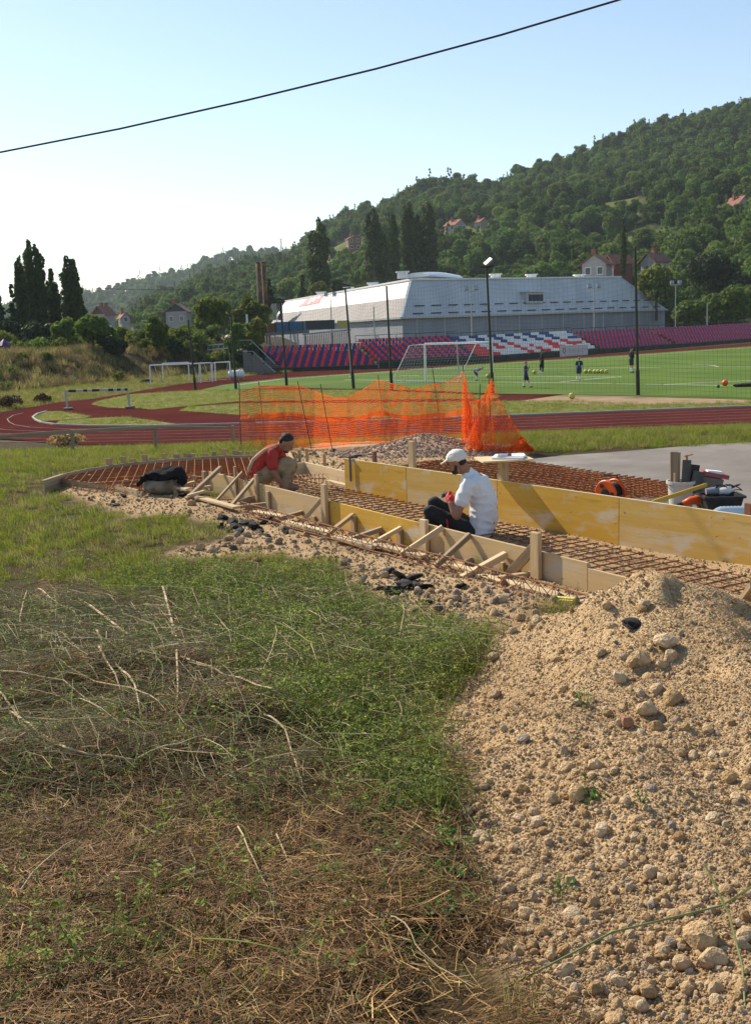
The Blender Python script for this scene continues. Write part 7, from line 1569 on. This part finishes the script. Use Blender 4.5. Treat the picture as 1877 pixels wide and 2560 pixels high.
def player(label, foot, h, yaw, shirt, shorts, skin, hair, pose, socks=M_sock, sleeves=.5, long_leg=False, boot=None):
    s = h/1.75; base = Vector(foot); Rz = Matrix.Rotation(yaw, 3, 'Z')       # local x = forward
    def L(x, y, z): return base+Rz @ (Vector((x, y, z))*s)
    o = thing('person', base, label, 'person', 'players training on the pitch')
    T = Rz.copy(); bend = pose.get('bend', 0.0)
    def up(x, y, z):                                                          # torso bends forward about the hips
        q = Vector((x, y, z-.93)); q = Matrix.Rotation(bend, 3, 'Y') @ q; return L(q.x+pose.get('dx', 0), q.y, q.z+.93-pose.get('drop', 0))
    H = Rz @ Matrix.Rotation(bend*.7+pose.get('nod', 0), 3, 'Y') @ Matrix.Rotation(pose.get('turn', 0), 3, 'Z')
    B = Blob(); hc = up(.02,0,1.63); head_blob(B, hc, H, s); B.cap(hc-H @ Vector((.02*s,0,.05*s)), up(0,0,1.44), .05*s, .06*s)
    M2 = Rz @ Matrix.Rotation(bend, 3, 'Y')
    B.ell(up(0,0,1.32), (.10*s,.155*s,.17*s), M2); B.ell(up(0,0,1.12), (.095*s,.135*s,.15*s), M2); B.ell(up(0,0,.96), (.10*s,.15*s,.11*s), M2)
    arms = pose.get('arms', (((.0,.25,1.16),(.06,.25,.93)), ((.0,-.25,1.16),(.06,-.25,.93)))); S = Blob(); gl = Blob()
    for (el, wr), y in zip(arms, (.18, -.18)):
        a = up(0, y, 1.42); e = up(*el); w = up(*wr); B.chain([a, e, w], [.05*s,.04*s,.027*s]); hand(B, w, (w-e), Rz @ Vector((0,-y,-.2)), s, .7); S.cap(a, lerp(a, e, .85 if sleeves < .9 else 1.0), .068*s, .062*s)
        if sleeves >= .9: S.cap(e, lerp(e, w, .95), .055*s, .04*s)
    S.ell(up(0,0,1.34), (.125*s,.185*s,.17*s), M2); S.ell(up(0,0,1.14), (.12*s,.165*s,.17*s), M2); S.ell(up(0,0,.97), (.125*s,.17*s,.10*s), M2)
    Pn = Blob(); Pn.ell(up(0,0,.93), (.13*s,.17*s,.12*s), M2); SK = Blob(); BT = Blob()
    for (kn, an), y in zip(pose.get('legs', (((.02,.10,.5),(0,.11,.09)), ((.02,-.10,.5),(0,-.11,.09)))), (.09, -.09)):
        hp_ = up(0, y, .92); k = L(*kn); a = L(*an); B.chain([hp_, k, a], [.085*s,.055*s,.036*s]); fd_ = (Rz @ Vector((1,0,0))); B.ell(a+fd_*.06*s-Vector((0,0,.03*s)), (.125*s,.042*s,.035*s), Rz)
        Pn.chain([hp_, lerp(hp_, k, .8 if not long_leg else 1.0)], [.105*s,.095*s]); 
        if long_leg: Pn.chain([k, lerp(k, a, .85)], [.07*s,.05*s])
        SK.cap(lerp(k, a, .45 if not long_leg else .8), a, .052*s, .043*s); BT.ell(a+fd_*.06*s-Vector((0,0,.035*s)), (.135*s,.05*s,.042*s), Rz)
    put('body', B.fuse('body', skin, .013, 2), o, base); put('shirt', S.fuse('shirt', shirt, .016, 3, .004, 9), o, base); put('shorts', Pn.fuse('shorts', shorts, .016, 3, .004, 9), o, base); put('socks', SK.fuse('socks', socks, .012, 2), o, base); put('boots', BT.fuse('boots', boot or M_blkp, .012, 2), o, base)
    E = Blob(); E.ell(hc+H @ Vector((-.02*s,0,.06*s)), (.10*s,.087*s,.085*s), H); put('hair', E.fuse('hair', hair, .012, 2), o, base); return o, L, up
walk = (((.14,.10,.5),(.26,.11,.10)), ((-.03,-.10,.5),(-.16,-.11,.13)))
o, L, up = player('boy in navy kit walking right of the goal holding a yellow strap to his mouth', onz(1314,970), 1.52, R(-20), M_navy, M_navy, M_skin2, M_blond, {'legs': walk, 'arms': (((.08,.26,1.16),(.20,.10,1.38)), ((.05,-.25,1.16),(.22,-.08,1.34)))})
mb = MB(); mb.bar(L(.24,.05,1.30), L(.27,-.12,1.52), .04, .03); mb.build('yellow_strap', mat('yellow_cloth', (.6,.55,.05), rough=.8), o)
player('player in black with one leg lifted beside a yellow ball before the white seats', onz(1355,935), 1.74, R(165), M_blkk, M_blkk, M_skin, M_hair, {'legs': (((.12,.10,.56),(.10,.12,.16)), ((-.02,-.12,.5),(-.02,-.14,.09))), 'arms': (((.02,.30,1.18),(.16,.22,1.0)), ((.02,-.28,1.18),(.14,-.18,.98))), 'nod': .2}, sleeves=1.0, long_leg=True, boot=M_wht)
o, L, up = player('boy in navy kit with number one on his back left of the row of balls', onz(1447,951), 1.45, R(75), M_navy, M_navy, M_skin2, M_blond, {'legs': (((.0,.13,.5),(-.04,.20,.09)), ((.02,-.06,.5),(.0,-.05,.09)))})
q = up(-.135,0,1.25); qs = (q-up(0,0,1.25)).normalized(); s_ = Vector((-qs.y, qs.x, 0)); mb = MB(); zz = Vector((0,0,1)); c = q+qs*.02
mb.add([c-s_*.022-zz*.12, c+s_*.022-zz*.12, c+s_*.022+zz*.12, c-s_*.022+zz*.12, c-s_*.022-zz*.12-qs*.06, c+s_*.022-zz*.12-qs*.06, c+s_*.022+zz*.12-qs*.06, c-s_*.022+zz*.12-qs*.06], [(0,1,2,3),(0,3,7,4),(1,5,6,2),(3,2,6,7),(0,4,5,1)]); mb.build('number', M_wht, o)
player('coach in black with bare knees and white socks next to the lone right net pole', onz(1577,932), 1.76, R(20), M_blkk, M_blkk, M_skin2, M_hair, {'arms': (((.02,.24,1.17),(.16,.06,1.05)), ((.02,-.24,1.17),(.18,-.04,1.06)))}, sleeves=1.0)
player('child in blue shirt bending down inside the goal', onz(1190,952), 1.38, R(-10), mat('blue_shirt', (.05,.06,.20), (.07,.09,.26), scale=6, rough=.8), M_navy, M_skin2, M_blond, {'bend': 1.15, 'dx': -.12, 'drop': .14, 'arms': (((.05,.2,1.15),(.02,.16,.9)), ((.05,-.2,1.15),(.02,-.16,.9))), 'legs': (((.12,.14,.44),(-.02,.14,.09)), ((.10,-.14,.44),(-.05,-.14,.09)))})
# black jacket over the concrete chunk
M_jk = mat('black_jacket_cloth', (.010,.010,.012), (.022,.022,.025), scale=7, rough=.95, spec=.08, bump=.5, bscale=20)
jk = thing('black_jacket', tuple(bo0+Vector((0,.2,.22))), 'crumpled black jacket thrown over the concrete chunk', 'jacket'); jc = bo0+Vector((.05,.22,.24))
J_ = Blob(); J_.ell(jc, (.27,.20,.075)); J_.ell(jc+Vector((-.14,-.03,.02)), (.15,.16,.06)); J_.ell(jc+Vector((.15,-.04,.035)), (.14,.15,.085)); J_.ell(jc+Vector((.05,.05,.07)), (.12,.1,.05)); J_.ell(jc+Vector((.25,-.10,-.04)), (.08,.09,.10)); J_.ell(jc+Vector((-.02,-.13,-.02)), (.16,.06,.06))
put('body', J_.fuse('body', M_jk, .010, 5, .030, 6.5), jk, jk.location)
J_ = Blob(); J_.chain([jc+Vector((-.22,-.08,.0)), jc+Vector((-.32,-.12,-.03)), jc+Vector((-.37,-.13,-.09))], [.06,.05,.035]); put('sleeve', J_.fuse('sleeve', M_jk, .010, 4, .02, 9), jk, jk.location)
# balls
M_ball = mat('yellow_ball', (.55,.50,.08), (.45,.42,.07), scale=9, rough=.45); M_seam = mat('ball_panel_dark', (.10,.12,.05), rough=.5)
def ball(label, p, r=.11, m=M_ball, group=None, seed=0):
    p = Vector(p)+Vector((0,0,r)); o = thing('football', p-Vector((0,0,r)), label, 'ball', group); bm = bmesh.new(); bmesh.ops.create_icosphere(bm, subdivisions=3, radius=r)
    me = bpy.data.meshes.new('skin'); bm.to_mesh(me); bm.free(); me.materials.append(m); me.polygons.foreach_set('use_smooth', [True]*len(me.polygons)); place('skin', me, o, p)
    rg = random.Random(seed); mb = MB()
    for k in range(6):
        a = Vector((rg.gauss(0,1), rg.gauss(0,1), rg.gauss(0,1))).normalized(); b = a.orthogonal().normalized(); c = a.cross(b); v = [p+(a+(b*math.cos(t)+c*math.sin(t))*.36).normalized()*r*1.012 for t in [i*1.2566 for i in range(5)]]; mb.add(v+[p+a*r*1.02], [(i, (i+1) % 5, 5) for i in range(5)])
    mb.build('panels', M_seam, o); return o
for k, px in enumerate((1463,1474,1486,1494,1504,1515)): ball(['first yellow ball of the row, next to the boy', 'second yellow ball in the row of six', 'third yellow ball in the row of six', 'fourth yellow ball in the row of six', 'fifth yellow ball in the row of six', 'last yellow ball at the right end of the row'][k], onz(px, 934, 0), .15, group='row of yellow balls', seed=k)
ball('yellow ball at the feet of the player in black', onz(1335,936,0), .15, seed=9); ball('yellow ball lying on the bare earth in front of the pitch', onz(1429,998,0), .16, seed=10); ball('yellow ball by the right goalpost', onz(1219,946,0), .15, seed=11)
M_oc = mat('orange_ball', (.75,.12,.02), rough=.4); ball('orange ball on the grass at the right edge', onz(1811,965,0), .17, M_oc, seed=12); ball('small dark blue ball left of the orange ball', onz(1794,970,0), .09, mat('blue_ball', (.03,.06,.16), rough=.5), seed=13)
bg_ = onz(1865,967,0); mb = MB(); bl = Blob(); bl.ell(bg_+Vector((0,0,.10)), (.75,.25,.10)); bl.ell(bg_+Vector((.5,0,.14)), (.4,.22,.12)); bagm = bl.fuse('kit_bag', M_blkk, .03, 4, .03, 6); bagm.transform(Matrix.Translation(-bg_)); o = bpy.data.objects.new('kit_bag', bagm); COL.objects.link(o); o.location = bg_; D(o, 'flat black kit bag on the pitch at the right edge', 'bag')
bpy.data.scenes.remove(TMP)
# ================================================================== SMALL THINGS ROUND THE BEND AND BANK
M_redp = mat('red_plastic', (.42,.03,.05), (.5,.05,.07), scale=3, rough=.4); M_purp = mat('purple_plastic', (.09,.03,.16), rough=.5)
sl = at(38,906,99); slz = ground(sl.x, sl.y); so = thing('playground_slide', (sl.x, sl.y, slz), 'red tube slide with purple tower half hidden on the left bank', 'slide')
mb = MB(); mb.tube([at(24,893,99), at(34,899,98.8), at(46,904,98.6), at(56,912,98.4)], [.32,.33,.33,.30], 12); mb.build('tube', M_redp, so, smooth=True)
a = at(16,910,99.3); mb = MB(); mb.box((a.x, a.y, slz+.4), (.7,.6,1.0)); mb.build('tower', M_purp, so); mb = MB(); mb.lathe([(.65,0),(.3,.35),(.02,.6)], (a.x, a.y, slz+.9), 8); mb.build('tower_roof', M_purp, so)
pb = at(566,858,128); po = thing('parasol', (pb.x, pb.y, 0), 'wide pink and white parasol behind the net between the poles', 'parasol'); tp_ = at(570,836,128); n_ = 12
for k in range(n_):
    a0 = 2*math.pi*k/n_; a1 = 2*math.pi*(k+1)/n_; c_ = Vector((tp_.x, tp_.y, tp_.z)); e0 = c_+Vector((1.5*math.cos(a0), 1.5*math.sin(a0), -.62)); e1 = c_+Vector((1.5*math.cos(a1), 1.5*math.sin(a1), -.62)); dn_ = Vector((0,0,-.12))
    mb = MB(); mb.add([c_, e0, e1, e0+dn_, e1+dn_], [(0,1,2),(1,3,4,2)]); mb.build('canopy_panel', M_redp if k % 2 else M_wht, po)
mb = MB(); mb.tube([(pb.x, pb.y, 0), tp_], .04, 8); mb.build('pole', M_galv, po)
for px, y0, y1, Y, lab in ((331,818,862,112,'white square post between trees left of the compact tree'),(277,812,838,114,'white square post beside the large leafy tree'),(617,786,812,118,'pale square post behind the yellow-green tree')):
    t = at(px, y0, Y); b = at(px, y1, Y); o = thing('square_post', (b.x, b.y, ground(b.x, b.y)), lab, 'post', 'pale posts behind the bank'); mb = MB(); mb.bar((t.x, t.y, ground(t.x, t.y)), t, .2, .2, up=(0,1,0)); mb.build('shaft', M_wht, o); mb = MB(); mb.box(t+Vector((0,0,.03)), (.26,.26,.06)); mb.build('cap', M_conc, o)
for k, (px, py, r, lab) in enumerate(((28,1020,.75,'dry hay bundle raked beside the bend at the left edge'),(110,1006,.5,'small dark hay bundle beside the bend, right of the larger one'),(165,1113,.55,'dry raked hay heap behind the low timber rail'))):
    p = onz(px, py, 0) if k < 2 else hit(px, py+6)
    o = thing('hay_bundle', p, lab, 'hay', 'raked hay bundles'); c = crown('bush', r*1.05, r*2.6, 900, .07, 900+k); c.v = [(x+p.x, y+p.y, max(0.0, z-.12*r)+p.z) for x, y, z in c.v]; c.build('stalks', M_hayd if k < 2 else M_hay, o)
p = onz(366,958,0); o = thing('rubber_ring', p, 'black tyre lying left of the wide training goal', 'tyre'); mb = MB(); pr = []
for i in range(24):
    a = 2*math.pi*i/24; pr.append(p+Vector((.38*math.cos(a), .38*math.sin(a), .14)))
mb.tube(pr+[pr[0]], .14, 8, cap=False); mb.build('carcass', M_tyre, o, smooth=True); mb = MB(); mb.tube([q+Vector((0,0,.10)) for q in pr+[pr[0]]], .06, 6, cap=False); mb.build('sidewall_rim', M_tyre, o, smooth=True)
# low boundary fence behind the bank, right of the compact tree
fb = thing('boundary_fence', (at(480,880,112).x, 112, 0), 'pale low boundary fence with a red panel behind the wide training goal', 'fence')
for i in range(16):
    px = 455+i*13; t = at(px, 868-i*1.2, 112-i*.1); mb = MB(); mb.bar((t.x, t.y, ground(t.x, t.y)-.1), t, .08, .08, up=(0,1,0)); mb.build('fence_post', M_galv, fb)
    if i < 15:
        u = at(px+13, 868-(i+1)*1.2, 112-(i+1)*.1)
        for dz in (-.05, -.5): mb = MB(); mb.bar(t+Vector((0,0,dz)), u+Vector((0,0,dz)), .05, .12); mb.build('fence_rail', M_redp if i in (1, 2) else M_wht, fb)
# ================================================================== SUMMER HAZE IN THE VALLEY
mb = MB(); mb.box((0, 1050, 103), (3600, 2500, 212)); hz_o = mb.build('haze', [], None); D(hz_o, 'thin summer haze filling the valley', 'haze', kind='stuff')
hm = bpy.data.materials.new('valley_haze'); hm.use_nodes = True; hn = hm.node_tree.nodes; hn.clear()
ho = hn.new('ShaderNodeOutputMaterial'); hv = hn.new('ShaderNodeVolumePrincipled'); hv.inputs['Color'].default_value = (.74,.86,.98,1); hv.inputs['Density'].default_value = .00014; hv.inputs['Anisotropy'].default_value = 0.1
hm.node_tree.links.new(hv.outputs[0], ho.inputs['Volume']); hz_o.data.materials.append(hm)
